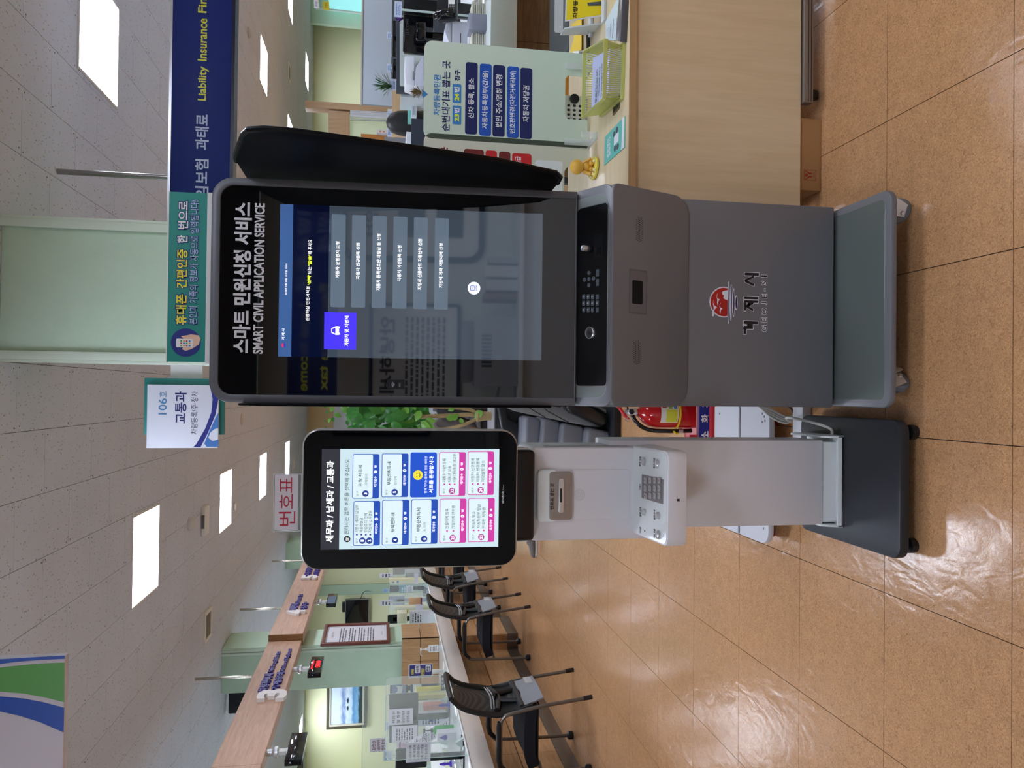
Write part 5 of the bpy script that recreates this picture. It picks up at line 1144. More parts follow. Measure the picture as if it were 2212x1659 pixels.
# far half of the counter
g3 = 'papers and forms on the far half of the left counter'
cardY('form_holder', 'white form list on the far acrylic screen, top right', 'paper', z1, (200, 268), (0, 208), 10.6, paper_m, lines=3, group=g3, pole=CT_)
cardY('form_holder', 'white form list on the acrylic screen behind the second chair', 'paper', z1, (205, 705), (0, 625), 9.3, paper_m, lines=3, group=g3, pole=CT_)
cardY('desk_box', 'grey brown box behind the far acrylic screen', 'box', z1, (385, 235), (210, 150), 11.2, mat('box taupe', '#7d746b', 0.5), depth=0.2, sink=CT_, group=g3)
monitor('monitor', 'dark monitor behind the teal leaflets on the far counter half', z1, (300, 500), (150, 405), 10.9, monb)
monitor('monitor', 'blue grey monitor behind the second chair', z1, (390, 700), (140, 570), 9.95, mat('monitor blue grey', '#8d97a6', 0.4))
monitor('monitor', 'black monitor just right of the oak cladding', z1, (285, 990), (125, 860), 8.9, monb)
cardY('teal_leaflet', 'teal and white leaflet card on the far counter half', 'leaflet', z1, (520, 505), (305, 395), 10.2, mat('leaflet teal', '#5a9aa6', 0.5), lines=4, tm_=white_m)
cardY('printed_card', 'white card with grey portrait print next to the teal leaflet', 'card', z1, (520, 500), (415, 398), 10.15, paper_m, lines=4)
cardY('candy_box', 'yellow and white small box in front of the blue grey monitor', 'box', z1, (495, 830), (250, 735), 9.2, mat('box cream yellow', '#e6e0b8', 0.5), lines=3, tm_=mat('print ochre', '#c9a43c', 0.5), depth=0.08, sink=CT_)
cardY('candy_box', 'blue and yellow small box on the far counter half beside the red card', 'box', z1, (345, 365), (150, 300), 10.4, mat('box cream yellow', '#e6e0b8', 0.5), lines=2, tm_=mat('print mid blue', '#3d6cae', 0.5), depth=0.08, sink=CT_)
cardY('desk_calendar', 'desk calendar with orange and blue sheet over a dark red base', 'calendar', z1, (655, 690), (455, 600), 9.0, mat('calendar sand', '#d9b184', 0.5), depth=0.04, bev=0.002)
cardY('calendar_base', 'dark red strip under the desk calendar', 'base', z1, (660, 705), (640, 600), 8.98, mat('dark red', '#7a2a34', 0.5), depth=0.05)
cardY('cream_binders', 'cream binders standing right of the black monitor', 'binder', z1, (425, 985), (280, 830), 8.66, mat('binder cream', '#dddfc4', 0.5), depth=0.14, bev=0.003)
cardY('green_holder', 'white holder with small green clip before the blue grey monitor', 'holder', z1, (680, 780), (560, 705), 8.95, paper_m, depth=0.05)
cardY('paper_stack', 'loose white papers fanned before the cream binders', 'paper', z1, (690, 985), (470, 800), 8.75, paper_m, lines=4, depth=0.04, sink=CT_)
cardY('leaning_sheet', 'pale leaning sheet beside the far chair backs', 'paper', z1, (600, 370), (540, 210), 10.0, paper_m, depth=0.03)
cardY('letter_tray', 'transparent grey letter tray on the far counter half', 'tray', z1, (520, 370), (400, 200), 10.5, mat('tray grey', '#b9c4c4', 0.3), depth=0.2, sink=CT_)
# ================================================================ RIGHT SIDE
zN = Z(820, 0, 4.1479); zO = Z(500, 0, 3.95); zP = Z(0, 0, 3.1904); zX = Z(1220, 80, 5.183); zW = Z(1200, 0, 10.37); zY = Z(740, 120, 7.9); z3 = Z(840, 0, 10.37); z4 = Z(980, 0, 12.76)
birch = wood('birch laminate', '#e0caa6', '#d3bb95', 2, 0.8, 0.4); birchx = wood('birch laminate top', '#d6c7a4', '#cab892', 0, 0.8, 0.3); birche = wood('birch edge', '#b9976b', '#ab8a5f', 0, 0.8, 0.4)
DZ, DY = 0.672, 2.31
Dk = thing('reception_table', 'birch laminate table with a closed front on black casters, right of the grey kiosk', 'table', (1.3, 2.7, 0))
part('table_top', MB().box(0.60, 2.1, DY-0.01, 3.10, DZ-0.024, DZ), birchx, Dk, bevel=0.002)
part('top_edge', MB().box(0.60, 2.1, DY-0.0125, DY-0.009, DZ-0.024, DZ-0.001), birche, Dk)
part('front_board', MB().box(0.60, 2.1, DY+0.002, DY+0.02, 0.082, DZ-0.025), birch, Dk, bevel=0.001, seg=1)
part('side_board', MB().box(0.60, 0.62, DY+0.021, 3.05, 0.082, DZ-0.025), birch, Dk)
hb = part('cable_hole_frame', MB().ring(rrect(0.926, 2.388, 0.975, 2.46, 0.004), rrect(0.932, 2.394, 0.969, 2.454, 0.003), PZ(DZ), 0.0, 0.003), mat('hole frame brown', '#6a5a44', 0.4), Dk)
part('cable_hole', MB().prism(rrect(0.932, 2.394, 0.969, 2.454, 0.003), PZ(DZ), 0.0, 0.001), blk_m, Dk)
base = part('aluminium_base_rail', MB().box(0.957, 2.1, 2.30, 2.33, 0.045, 0.078), mat('rail aluminium', '#8f867e', 0.35, metal=0.6), Dk, bevel=0.002)
q = MB()
for k in (0.052, 0.062): q.box(0.96, 2.1, 2.299, 2.301, k, k+0.002)
part('rail_groove', q, mat('groove dark', '#2a2018', 0.7), base)
for x in (1.0, 1.36, 1.95): part('table_caster', MB().lathe([(0.012, 0), (0.022, 0.002), (0.022, 0.026), (0.012, 0.028)], (x-0.014, 2.35, 0.0225), (1, 0, 0), 20), mat('caster black', '#121214', 0.4), Dk)
# cardboard box under the table
bx_ = thing('cardboard_box', 'brown cardboard box under the birch table with a red handling mark', 'box', (0.8, 2.5, 0))
cb_m = mat('cardboard', '#b08659', 0.8, var=0.06, vscale=30)
part('carton', MB().box(0.676, 0.915, 2.325, 2.68, 0.0, 0.20), cb_m, bx_, bevel=0.003)
BPl = Pl((0, 2.325, 0), WX, WZ); zb = Z(1730, 250, 9.217); q = MB(); a = BPl.hit(*zb(300, 1295)); b = BPl.hit(*zb(60, 1070))
q.ring(rrect(a[0], a[1], b[0], b[1], 0), rrect(a[0]+0.0012, a[1]+0.0012, b[0]-0.0012, b[1]-0.0012, 0), BPl, 0, 0.0006)
zf = zb
for s in (1, -1):
    def mir(p): return (p[0], 1182+s*(p[1]-1182))
    for P in ([(75, 1100), (110, 1095), (160, 1135), (215, 1135), (222, 1165), (160, 1165), (100, 1110), (75, 1112)],): ppoly(q, BPl, zf, [mir(p) for p in P], 0.0006)
ppoly(q, BPl, zf, [(68, 1180), (90, 1155), (125, 1150), (140, 1182), (125, 1212), (90, 1210)], 0.0006)
txt(q, '취급주의', BPl, a[0]+0.008, a[1]+0.004, b[0]-0.008, a[1]+0.012, n=0.0006)
part('red_mark_print', q, mat('print brick red', '#9a3a24', 0.6), bx_, smooth=False)
# basket
bz = DZ
def bask():
    t = thing('paper_basket', 'translucent lime plastic basket holding blue printed forms', 'basket', (1.04, 2.45, DZ))
    lime = mat('lime plastic', '#d2d678', 0.25, alpha=0.72)
    c = [(0.972, 2.590), (1.205, 2.560), (1.145, 2.325), (0.955, 2.345)]   # rim corners
    c = [(0.965, 2.60), (1.19, 2.585), (1.115, 2.325), (0.935, 2.34)]
    cx = sum(p[0] for p in c)/4; cyy = sum(p[1] for p in c)/4
    inn = [(cx+(p[0]-cx)*0.86, cyy+(p[1]-cyy)*0.88) for p in c]
    H_ = 0.075
    q = MB()
    for i in range(4):
        j = (i+1) % 4; a, b = inn[i], inn[j]; A, B_ = c[i], c[j]
        n = 26 if i % 2 == 0 else 24
        for k in range(n):
            t0, t1 = k/n+0.006, (k+0.55)/n
            def L(p, q_, t_): return (p[0]+(q_[0]-p[0])*t_, p[1]+(q_[1]-p[1])*t_)
            for (z0_, z1_, e0, e1) in ((0.012, H_-0.012, t0, t1),):
                p0, p1, P0, P1 = L(a, b, e0), L(a, b, e1), L(A, B_, e0), L(A, B_, e1)
                w0, w1 = 0.15, 0.86
                def M_(p, P, w): return (p[0]+(P[0]-p[0])*w, p[1]+(P[1]-p[1])*w)
                lo0, lo1, hi0, hi1 = M_(p0, P0, w0), M_(p1, P1, w0), M_(p0, P0, w1), M_(p1, P1, w1)
                q.add([(lo0[0], lo0[1], bz+z0_), (lo1[0], lo1[1], bz+z0_), (hi1[0], hi1[1], bz+z1_), (hi0[0], hi0[1], bz+z1_)], [(0, 1, 2, 3)])
    part('basket_ribs', q, lime, t, solid=0.002, kind='stuff')
    q = MB()
    for (f, z0_, z1_) in ((1.0, H_-0.014, H_), (0.5, 0.0, 0.012)):
        P = [(inn[k][0]+(c[k][0]-inn[k][0])*f, inn[k][1]+(c[k][1]-inn[k][1])*f) for k in range(4)]
        O_ = [(cx+(p[0]-cx)*1.03, cyy+(p[1]-cyy)*1.02) for p in P]
        q.ring(O_, P, PZ(bz), z0_, z1_)
    q.prism([(cx+(p[0]-cx)*0.99, cyy+(p[1]-cyy)*0.99) for p in inn], PZ(bz), 0.001, 0.004)
    part('basket_rim', q, lime, t, bevel=0.001, seg=1)
    ns = [(cx+(p[0]-cx)*0.95, cyy+(p[1]-cyy)*0.95) for p in inn]
    return ns, t
ns, bt = bask()
FP_ = thing('form_stack', 'stack of pale blue printed forms lying in the lime basket', 'papers', (1.04, 2.45, bz+0.01))
part('sheets', MB().prism([(1.04+(p[0]-1.04)*0.95, 2.455+(p[1]-2.455)*0.95) for p in ns], PZ(bz), 0.006, 0.045), paper_m, FP_)
part('top_sheet', MB().prism([(1.04+(p[0]-1.04)*0.95, 2.455+(p[1]-2.455)*0.95) for p in ns], PZ(bz), 0.0452, 0.0458), mat('form blue', '#b4bede', 0.5), FP_)
U_ = Vector((ns[2][0]-ns[3][0], ns[2][1]-ns[3][1], 0)); FPl_ = Pl((ns[3][0], ns[3][1], bz+0.0458), U_, Vector((-U_.y, U_.x, 0)))
q = MB(); Lx = U_.length; txt(q, '자동차등록증 재발급', FPl_, Lx*0.2, 0.115, Lx*0.85, 0.128, n=0.0006, bold=0.02); scribble(q, FPl_, Lx*0.12, 0.03, Lx*0.9, 0.1, 5, 0.0006); scribble(q, FPl_, Lx*0.12, 0.14, Lx*0.9, 0.17, 2, 0.0006); part('form_print', q, inkp, FP_, smooth=False)
# brochure
br = thing('brochure', 'turquoise brochure lying on the birch table beside the grey kiosk', 'brochure', (0.84, 2.44, DZ))
BC = [(0.788, 2.556), (0.885, 2.548), (0.879, 2.330), (0.780, 2.330)]
part('sheet', MB().prism(BC, PZ(DZ), 0.0, 0.003), mat('brochure turquoise', '#5fb8ae', 0.35), br)
part('lower_band', MB().prism([(0.7805, 2.3305), (0.8785, 2.3305), (0.8795, 2.36), (0.85, 2.352), (0.781, 2.362)], PZ(DZ), 0.003, 0.0035), mat('band white', '#dfe6e8', 0.4), br)
q = MB(); P = PZ(DZ+0.003); txt(q, '공유재산', P, 0.80, 2.50, 0.865, 2.518, n=0.0005, bold=0.02); txt(q, '실태조사', P, 0.80, 2.48, 0.865, 2.497, n=0.0005, bold=0.02); part('title_print', q, mat('print white', '#eef2f4', 0.5), br, smooth=False)
q = MB(); q.prism(rrect(0.82, 2.39, 0.85, 2.44, 0.002), P, 0, 0.0006); part('building_print', q, paper_m, br); q = MB()
for (x, y) in ((0.805, 2.40), (0.862, 2.41), (0.858, 2.44), (0.808, 2.43)): q.prism(ell(x, y, 0.010, 0.013, 10), P, 0, 0.0006)
part('figures_print', q, mat('print dark grey', '#4a4f55', 0.5), br)
# plain yellow figurine on an oval base
fg = thing('desk_figurine', 'small plain orange yellow round figurine on an oval yellow base', 'figurine', (0.81, 2.68, DZ))
fy = mat('figurine orange', '#dfae48', 0.4); fyb = mat('figurine base yellow', '#e2d35a', 0.35)
fx_, fyy = 0.812, 2.675
part('base', MB().lathe([(0.036, 0), (0.040, 0.004), (0.040, 0.010), (0.036, 0.013)], (fx_, fyy, DZ), n=28, sx=1.0, sy=1.35), fyb, fg)
part('body', MB().sph((fx_+0.002, fyy, DZ+0.033), 0.020, 10, sz=1.1), fy, fg)
part('head', MB().sph((fx_, fyy-0.002, DZ+0.070), 0.027, 12, sz=0.92), fy, fg)
q = MB()
for s in (-1, 1): q.tube([(fx_+s*0.017, fyy-0.005, DZ+0.045), (fx_+s*0.028, fyy-0.022, DZ+0.022)], [0.007, 0.006], 8); q.tube([(fx_+s*0.010, fyy-0.012, DZ+0.020), (fx_+s*0.014, fyy-0.034, DZ+0.019)], [0.009, 0.009], 8)
part('limbs', q, fy, fg)
q = MB()
for k in range(6): q.sph((fx_+0.032*math.cos(k*1.05), fyy+0.042*math.sin(k*1.05), DZ+0.015), 0.006, 5)
part('base_beads', q, mat('bead cream', '#efe7b4', 0.4), fg)
# acrylic sign panels
SY = 2.75; SPn_ = PY(SY)
def signpanel(nm, lab, tl, br_, field, Y=SY):
    P = PY(Y); a = P.hit(*br_); b = P.hit(*tl)   # tl gives left/top, br_ right/bottom
    x0, x1, z1_ = min(a[0], b[0]), max(a[0], b[0]), b[1]
    t = thing(nm, lab, 'sign', ((x0+x1)/2, Y, DZ))
    zc = DZ+0.012
    cut = [(x0+(x1-x0)*0.30, zc), (x0+(x1-x0)*0.30, zc+0.075), (x0+(x1-x0)*0.34, zc+0.085), (x0+(x1-x0)*0.72, zc+0.085), (x0+(x1-x0)*0.76, zc+0.075), (x0+(x1-x0)*0.76, zc)]
    top = rrect(x0, zc, x1, z1_, 0.03, 6, (0, 0, 1, 1))
    pts = [top[0]]+cut+top[1:]
    part('sheet', MB().prism(pts, P, -0.004, 0.0), field, t, smooth=False)
    return t, P, x0, x1, z1_, zc
grn = mat('panel frosted green', '#d2e6d6', 0.35, alpha=0.92); crm = mat('panel frosted cream', '#d7dbc9', 0.35, alpha=0.92)
t, P, x0, x1, z1_, zc = signpanel('queue_sign_panel', 'pale green counter panel with blue bars for ticket windows 23 and 24', zN(392, 1235), zN(1600, 462), grn)
x0 = P.hit(*zN(900, 1262))[0]; 
nb2 = mat('print deep navy', '#16255e', 0.45); rb = mat('print royal blue', '#1d55b8', 0.45); cyb = mat('print sky blue', '#3a86c8', 0.45)
q = MB(); tpx(q, '순번대기표 뽑는 곳', P, zN(628, 1178), zN(562, 542), n=0.0006, bold=0.02); tpx(q, '창구', P, zN(722, 728), zN(672, 625), n=0.0006, bold=0.03); part('navy_lettering', q, nb2, t, smooth=False)
q = MB(); tpx(q, '차량등록민원', P, zN(542, 1035), zN(485, 668), n=0.0006, bold=0.02)
P0 = [P.hit(*zN(388, 880)), P.hit(*zN(432, 845)), P.hit(*zN(388, 805))]; q.prism(P0, P, 0, 0.0008)
for (a_, b_) in (((730, 1118), (655, 945)), ((730, 926), (655, 752))): rpx(q, P, zN(*a_), zN(*b_), 0, 0.0006, 0.004)
part('sky_blue_print', q, cyb, t, smooth=False)
q = MB(); ye = MB()
tpx(ye, '23', P, zN(712, 1090), zN(670, 1020), n=0.001, bold=0.05); tpx(q, '번', P, zN(714, 1015), zN(668, 965), n=0.001, bold=0.04); tpx(ye, '24', P, zN(712, 905), zN(670, 838), n=0.001, bold=0.05); tpx(q, '번', P, zN(714, 830), zN(668, 778), n=0.001, bold=0.04)
for k, (s, c_, xa, xb, ya, yb, ta, tb) in enumerate((('신차 등록, 말소', nb2, 772, 872, 1207, 555, 1062, 700), ('자동차등록원부(갑/을)', rb, 898, 998, 1220, 568, 1155, 632), ('법인 주소/명칭 변경', nb2, 1018, 1120, 1228, 580, 1142, 668), ('번호판변경(자전거캐리어)', rb, 1145, 1245, 1238, 592, 1198, 632), ('자동차 저당권', nb2, 1262, 1362, 1248, 605, 1095, 765))):
    m_ = MB(); a = P.hit(*zN(xb, ya)); b = P.hit(*zN(xa, yb)); m_.prism(rrect(a[0], a[1], b[0], b[1], 0.009), P, 0, 0.0006); part('blue_bar', m_, c_, t, smooth=False)
    u0 = P.hit(*zN((xa+xb)/2+26, ta)); u1 = P.hit(*zN((xa+xb)/2-26, tb)); txt(q, s, P, u0[0], u0[1], u1[0], u1[1], n=0.001, bold=0.015)
part('white_lettering', q, mat('print white', '#eef2f4', 0.5), t, smooth=False); part('yellow_lettering', ye, mat('print lime', '#e2f03c', 0.5), t, smooth=False)
def acfoot(x, y0, y1, lab, w=0.012):
    q = MB(); q.box(x-w, x+w, y0, y1, DZ, DZ+0.006); q.box(x-w, x+w, SY-0.012, SY-0.006, DZ+0.006, DZ+0.10); q.box(x-w, x+w, SY+0.002, SY+0.008, DZ+0.006, DZ+0.10); q.box(x-w, x+w, y0, y0+0.005, DZ, DZ+0.06)
    single('sign_holder', q, mat('acrylic foot', '#e4ecea', 0.05, alpha=0.4), lab, 'sign foot', bevel=0.002)
acfoot(1.205, SY-0.1, SY+0.1, 'clear acrylic foot holding the right edge of the green panel'); acfoot(0.925, SY-0.1, SY+0.1, 'clear acrylic foot where the green and cream panels meet')
t, P, x0, x1, z1_, zc = signpanel('queue_sign_panel', 'cream counter panel with dark and bright red bars, half behind the kiosk', (P.hit and zN(385, 2150)), zN(1600, 1268), crm)
q = MB()
rd2 = mat('print red', '#c8262c', 0.45); brn = mat('print maroon', '#6e2420', 0.45)
xl_ = P.hit(*zN(850, 2100))[0]
for (c_, xa, xb, yb) in ((brn, 757, 928, 1332), (rd2, 950, 1045, 1345), (brn, 1070, 1165, 1355), (rd2, 1188, 1355, 1370)):
    a = P.hit(*zN(xb, yb+600)); b = P.hit(*zN(xa, yb)); part('red_bar', MB().prism(rrect(xl_, a[1], b[0], b[1], 0.009), P, 0, 0.0006), c_, t, smooth=False)
a = P.hit(*zN(1640, 1500)); b = P.hit(*zN(1395, 1432)); part('white_field', MB().prism(rrect(xl_, a[1], b[0], b[1], 0.01), P, 0, 0.0006), mat('field white', '#dfe8ea', 0.4), t, smooth=False)
for (s, x_b, x_t, y_l, y_r) in (('차)', 905, 850, 1510, 1425), ('부', 1025, 968, 1470, 1425), ('발급', 1265, 1210, 1480, 1400)): tpx(q, s, P, zN(x_b, y_l), zN(x_t, y_r), n=0.001, bold=0.02)
part('white_lettering', q, mat('print white', '#eef2f4', 0.5), t, smooth=False)
q = MB(); tpx(q, '곳', P, zN(612, 1385), zN(548, 1315), n=0.0006, bold=0.05); tpx(q, '번', P, zN(690, 1450), zN(655, 1410), n=0.0006, bold=0.03); tpx(q, '가능', P, zN(1594, 1555), zN(1576, 1518), n=0.001); part('maroon_lettering', q, brn, t, smooth=False)
# perforated holder behind the notch
q = MB(); P = PY(2.80); a = P.hit(*zX(218, 955)); b = P.hit(*zX(105, 640))
t = thing('perforated_holder', 'white perforated pen holder seen through the notch of the green panel', 'holder', ((a[0]+b[0])/2, 2.85, DZ))
part('box', MB().box(a[0]-0.01, a[0]+0.10, 2.80, 2.90, DZ, DZ+0.10), mat('holder white', '#dfe0dc', 0.4), t, bevel=0.006)
for i in range(4):
    for j in range(3): part('hole', MB().prism(rrect(a[0]+0.004+i*0.017, DZ+0.022+j*0.022, a[0]+0.013+i*0.017, DZ+0.033+j*0.022, 0.003), P, 0, 0.0008), blk_m, t)
part('round_lens', MB().lathe([(0.018, 0), (0.018, 0.006), (0.012, 0.004)], (a[0]+0.085, 2.80, DZ+0.05), (0, -1, 0), 18), blk_m, t)
# yellow standee
st = thing('leaflet_standee', 'yellow standing card in a grey plastic easel at the frame edge', 'leaflet stand', (1.40, 2.62, DZ))
Yp = Pl((1.255, 2.60, DZ), Vector((1, -0.10, 0)), Vector((0, 0.12, 0.95)))
def onp(P, zf, pts): return [P.hit(*zf(*p)) for p in pts]
P = Yp; a = P.hit(*zW(1150, 330)); b = P.hit(*zW(225, 440))
X0_ = a[0]; 
yp = [P.hit(*zW(235, 440)), P.hit(*zW(1148, 310)), (P.hit(*zW(1140, 100))[0]+0.12, P.hit(*zW(1148, 310))[1]), (P.hit(*zW(235, 100))[0]+0.12, P.hit(*zW(235, 440))[1])]
part('card_backing', MB().prism([(yp[0][0]-0.004, yp[0][1]+0.004), (yp[1][0]-0.004, yp[1][1]-0.004), (yp[2][0], yp[1][1]-0.004), (yp[3][0], yp[0][1]+0.004)], P, -0.004, -0.0005), paper_m, st)
part('yellow_face', MB().prism(yp, P, -0.0005, 0.0005), mat('card yellow', '#e6cf1e', 0.45), st)
q = MB(); txt(q, '차량등록', P, P.hit(*zW(485, 405))[0], P.hit(*zW(485, 405))[1], P.hit(*zW(385, 0))[0]+0.02, P.hit(*zW(385, 0))[1], n=0.0012, bold=0.03); part('dark_lettering', q, bk_m, st, smooth=False)
q = MB().prism(onp(P, zW, [(720, 128), (700, 60), (1115, 20), (1115, 128)]), P, 0.0005, 0.0012); part('grey_print', q, mat('print slate', '#4d5054', 0.5), st)
q = MB(); a = atz(*zW(820, 780), DZ); 
q.hull8([(1.30, 2.60, DZ), (1.306, 2.60, DZ), (1.345, 2.76, DZ), (1.335, 2.76, DZ), (1.285, 2.63, DZ+0.13), (1.291, 2.63, DZ+0.13), (1.30, 2.70, DZ+0.13), (1.294, 2.70, DZ+0.13)])
q.box(1.29, 1.60, 2.55, 2.58, DZ, DZ+0.012); q.box(1.32, 1.60, 2.72, 2.75, DZ, DZ+0.012)
part('easel', q, mat('easel grey', '#c6cccf', 0.35), st, bevel=0.002)
q = MB().prism(rrect(-0.01, 0, 0.3, 0.03, 0.006), Pl((1.285, 2.635, DZ+0.135), WX, Vector((0, 0.12, 0.95))), -0.004, 0.0); part('clear_top', q, mat('acrylic foot', '#e4ecea', 0.05, alpha=0.4), st)
# yellow folder, pens and sheets
yf = thing('yellow_folder', 'crumpled yellow paper folder behind the grey easel', 'folder', (1.33, 2.92, DZ))
q = MB().grid(lambda u, v: (1.27+0.20*u+0.02*v, 2.86+0.15*v, DZ+0.004+0.012*math.sin(u*9+v*4)*v*0.6+0.006), 12, 6); part('folded_sheet', q, mat('folder yellow', '#e3c22a', 0.6, var=0.1, vscale=30), yf, solid=0.002)
q = MB().tube([atz(*zW(420, 1180), DZ+0.02), atz(*zW(560, 1170), DZ+0.02)], 0.006, 10); MP = single('marker_pen', q, mat('marker white', '#dfe2e6', 0.35), 'white marker with grey cap lying on the yellow folder', 'pen')
q = MB().tube([atz(*zW(560, 1170), DZ+0.02), atz(*zW(650, 1135), DZ+0.02)], [0.007, 0.003], 10); part('cap', q, mat('marker grey', '#4b4d52', 0.35), MP)
q = MB().tube([atz(*zW(740, 1340), DZ+0.008), atz(*zW(720, 680), DZ+0.008)], 0.007, 8); single('pen_tray', q, blk_m, 'long black pen lying before the yellow folder', 'pen')
q = MB().prism([tuple(atz(*zW(*p), DZ).xy) for p in ((320, 1130), (300, 1500), (640, 1500), (470, 1180), (450, 960))], PZ(DZ), 0, 0.0015); single('white_sheet', q, paper_m, 'white sheet under the yellow folder', 'paper')
q = MB().prism([tuple(atz(*zW(*p), DZ).xy) for p in ((570, 1410), (560, 1510), (640, 1500), (670, 1430))], PZ(DZ), 0.0015, 0.006); single('green_card', q, mat('card green', '#2f6d4a', 0.5), 'small dark green card beside the acrylic foot', 'card')
q = MB().prism([tuple(atz(*zW(*p), DZ).xy) for p in ((1140, 490), (1150, 900), (1500, 915), (1560, 0), (1400, 0))], PZ(DZ), 0.0, 0.004)
PS = single('printed_form', q, mat('form pale blue', '#c6d6dc', 0.5), 'pale blue printed sheet on the table under the yellow standee', 'paper')
P = Pl(atz(*zW(1480, 900), DZ+0.004), WX, WY)
q = MB()
for k, (p0, p1) in enumerate((((1200, 830), (1195, 600)), ((1235, 840), (1235, 530)), ((1270, 860), (1305, 420)), ((1365, 560), (1365, 400)), ((1430, 740), (1440, 330)))):
    a = atz(*zW(*p0), DZ+0.0045); b = atz(*zW(*p1), DZ+0.0045); d = (b-a); nn_ = Vector((-d.y, d.x, 0)).normalized()*0.0022
    q.add([a-nn_, b-nn_, b+nn_, a+nn_], [(0, 1, 2, 3)])
single('form_lines', q, nb2, 'blue lines of print on the pale blue form', 'print')
q = MB().prism([tuple(atz(*zW(*p), DZ).xy) for p in ((1490, 905), (1600, 950), (1650, 0), (1565, 0))], PZ(DZ), 0.0, 0.022); single('black_file', q, mat('file grey black', '#56565c', 0.3), 'glossy grey black file at the table front edge', 'file', bevel=0.002)
# blue hanging sign
bY_ = 4.0; P = PY(bY_-0.03); a = P.hit(*zP(1608, 1500)); b = P.hit(*zP(1182, 0))
Bs = thing('hanging_sign', 'long dark blue hanging sign with white Korean and yellow English letters', 'sign', (1.6, bY_, a[1]))
bx0, bx1 = 0.70, 2.6
zlo, zhi = P.hit(*zP(1600, 300))[1], P.hit(*zP(1186, 300))[1]
part('sign_box', MB().box(bx0, bx1, bY_-0.03, bY_+0.05, zlo, zhi), mat('sign navy blue', '#182c78', 0.55, spec=0.3), Bs, bevel=0.002)
part('metal_edge', MB().box(bx0, bx1, bY_-0.034, bY_+0.054, zhi-0.002, zhi+0.010), mat('rail bright', '#c9ccd6', 0.3, metal=0.6), Bs)
part('metal_edge', MB().box(bx0, bx1, bY_-0.034, bY_+0.054, zlo-0.014, zlo+0.002), mat('sign lower navy', '#0f1738', 0.3), Bs)
q = MB(); tpx(q, '책임보험 과태료', P, zP(1436, 1440), zP(1345, 790), n=0.001, bold=0.03) if False else None
tpx(q, '과태료', P, zP(1438, 1035), zP(1348, 785), n=0.001, bold=0.02); tpx(q, '보험', P, zP(1436, 1270), zP(1345, 1095), n=0.001, bold=0.02); tpx(q, '임', P, zP(1436, 1370), zP(1345, 1282), n=0.001, bold=0.02)
part('korean_lettering', q, mat('letter pale blue', '#b9c9ea', 0.4), Bs, smooth=False)
q = MB(); tpx(q, 'Liability', P, zP(1437, 697), zP(1367, 455), n=0.001, bold=0.02); tpx(q, 'Insurance', P, zP(1425, 422), zP(1367, 125), n=0.001, bold=0.02); tpx(q, 'Fine', P, zP(1424, 92), zP(1367, -62), n=0.001, bold=0.02)
part('english_lettering', q, mat('letter yellow', '#dce04a', 0.4), Bs, smooth=False)
single('hanging_pole', MB().cyl((1.04, bY_, zhi), (1.04, bY_, ZC), 0.014, 12), mat('steel pole', '#9a9a98', 0.25, metal=0.9), 'steel pole holding the blue hanging sign to the ceiling', 'pole')
# stone counter behind
CY2 = 4.35; cz = 0.838
prl_ = mat('printer pale', '#d9dee4', 0.35); dkp_ = mat('desk partition charcoal', '#3b434c', 0.6)
C2_ = thing('stone_counter', 'pale stone counter with wood front behind the birch table', 'counter', (3, 4.8, 0))
part('counter_top', MB().box(1.35, 4.6, CY2, 5.15, cz-0.03, cz), mat('counter top pale', '#d3dcdc', 0.12, coat=0.3), C2_, bevel=0.002)
part('stone_edge', MB().box(1.35, 4.6, CY2-0.02, CY2+0.02, 0.683, cz-0.001), mat('stone green grey', '#bac6be', 0.35, var=0.12, vscale=350), C2_, bevel=0.004)
dwood = wood('counter front wood', '#8c7350', '#6b553a', 0, 1.2, 0.5)
for k in range(4):
    part('wood_panel', MB().box(1.35+k*0.82+0.002, 1.35+(k+1)*0.82-0.002, CY2+0.30, CY2+0.32, 0.1, 0.68), dwood, C2_)
part('plinth', MB().box(1.35, 4.6, CY2+0.29, CY2+0.33, 0, 0.1), mat('plinth dark', '#3b3027', 0.5), C2_)
# yellow chair back & legs
t = thing('wooden_chair', 'yellow wooden chair back showing between the green panel and the counter', 'chair', (1.62, 3.55, 0))
P = PY(3.5); a = P.hit(*zN(1690, 575)); b = P.hit(*zN(1278, 505)); yw = mat('chair yellow wood', '#c48f3e', 0.4)
part('backrest', MB().prism(rrect(b[0]-0.36, a[1]-0.02, b[0]+0.0, b[1], 0.03), P, -0.02, 0.0), yw, t, bevel=0.006)
for x in (b[0]-0.33, b[0]-0.03): part('leg', MB().box(x-0.015, x+0.015, 3.52, 3.55, 0, a[1]+0.06), mat('leg grey green', '#707a74', 0.4), t, bevel=0.003)
part('seat', MB().box(b[0]-0.36, b[0], 3.1+0.02, 3.50, 0.42, 0.45), yw, t, bevel=0.008)
# dark green bin corner
q = MB(); P = PY(3.7); a = P.hit(*zN(1600, 330)); 
t = thing('office_chair', 'dark swivel chair partly visible over the counter at the frame edge', 'chair', (1.9, 3.75, 0))
part('seat', MB().box(1.62, 2.1, 3.5, 3.95, 0.50, 0.58), mat('seat dark green black', '#1a2624', 0.5), t, bevel=0.03, seg=3)
part('seat_shell', MB().box(1.68, 2.05, 3.55, 3.9, 0.46, 0.50), mat('shell brown black', '#241c1a', 0.5), t, bevel=0.015)
q = MB().cyl((1.87, 3.72, 0.1), (1.87, 3.72, 0.46), 0.03, 12)
for k in range(5): q.tube([(1.87, 3.72, 0.11), (1.87+0.25*math.cos(k*1.257), 3.72+0.25*math.sin(k*1.257), 0.05)], [0.02, 0.014], 8)
part('pedestal', q, blk_m, t)
t = thing('far_desk', 'pale desk behind the stone counter carrying monitors and copier shelf', 'desk', (3.6, 6.6, 0))
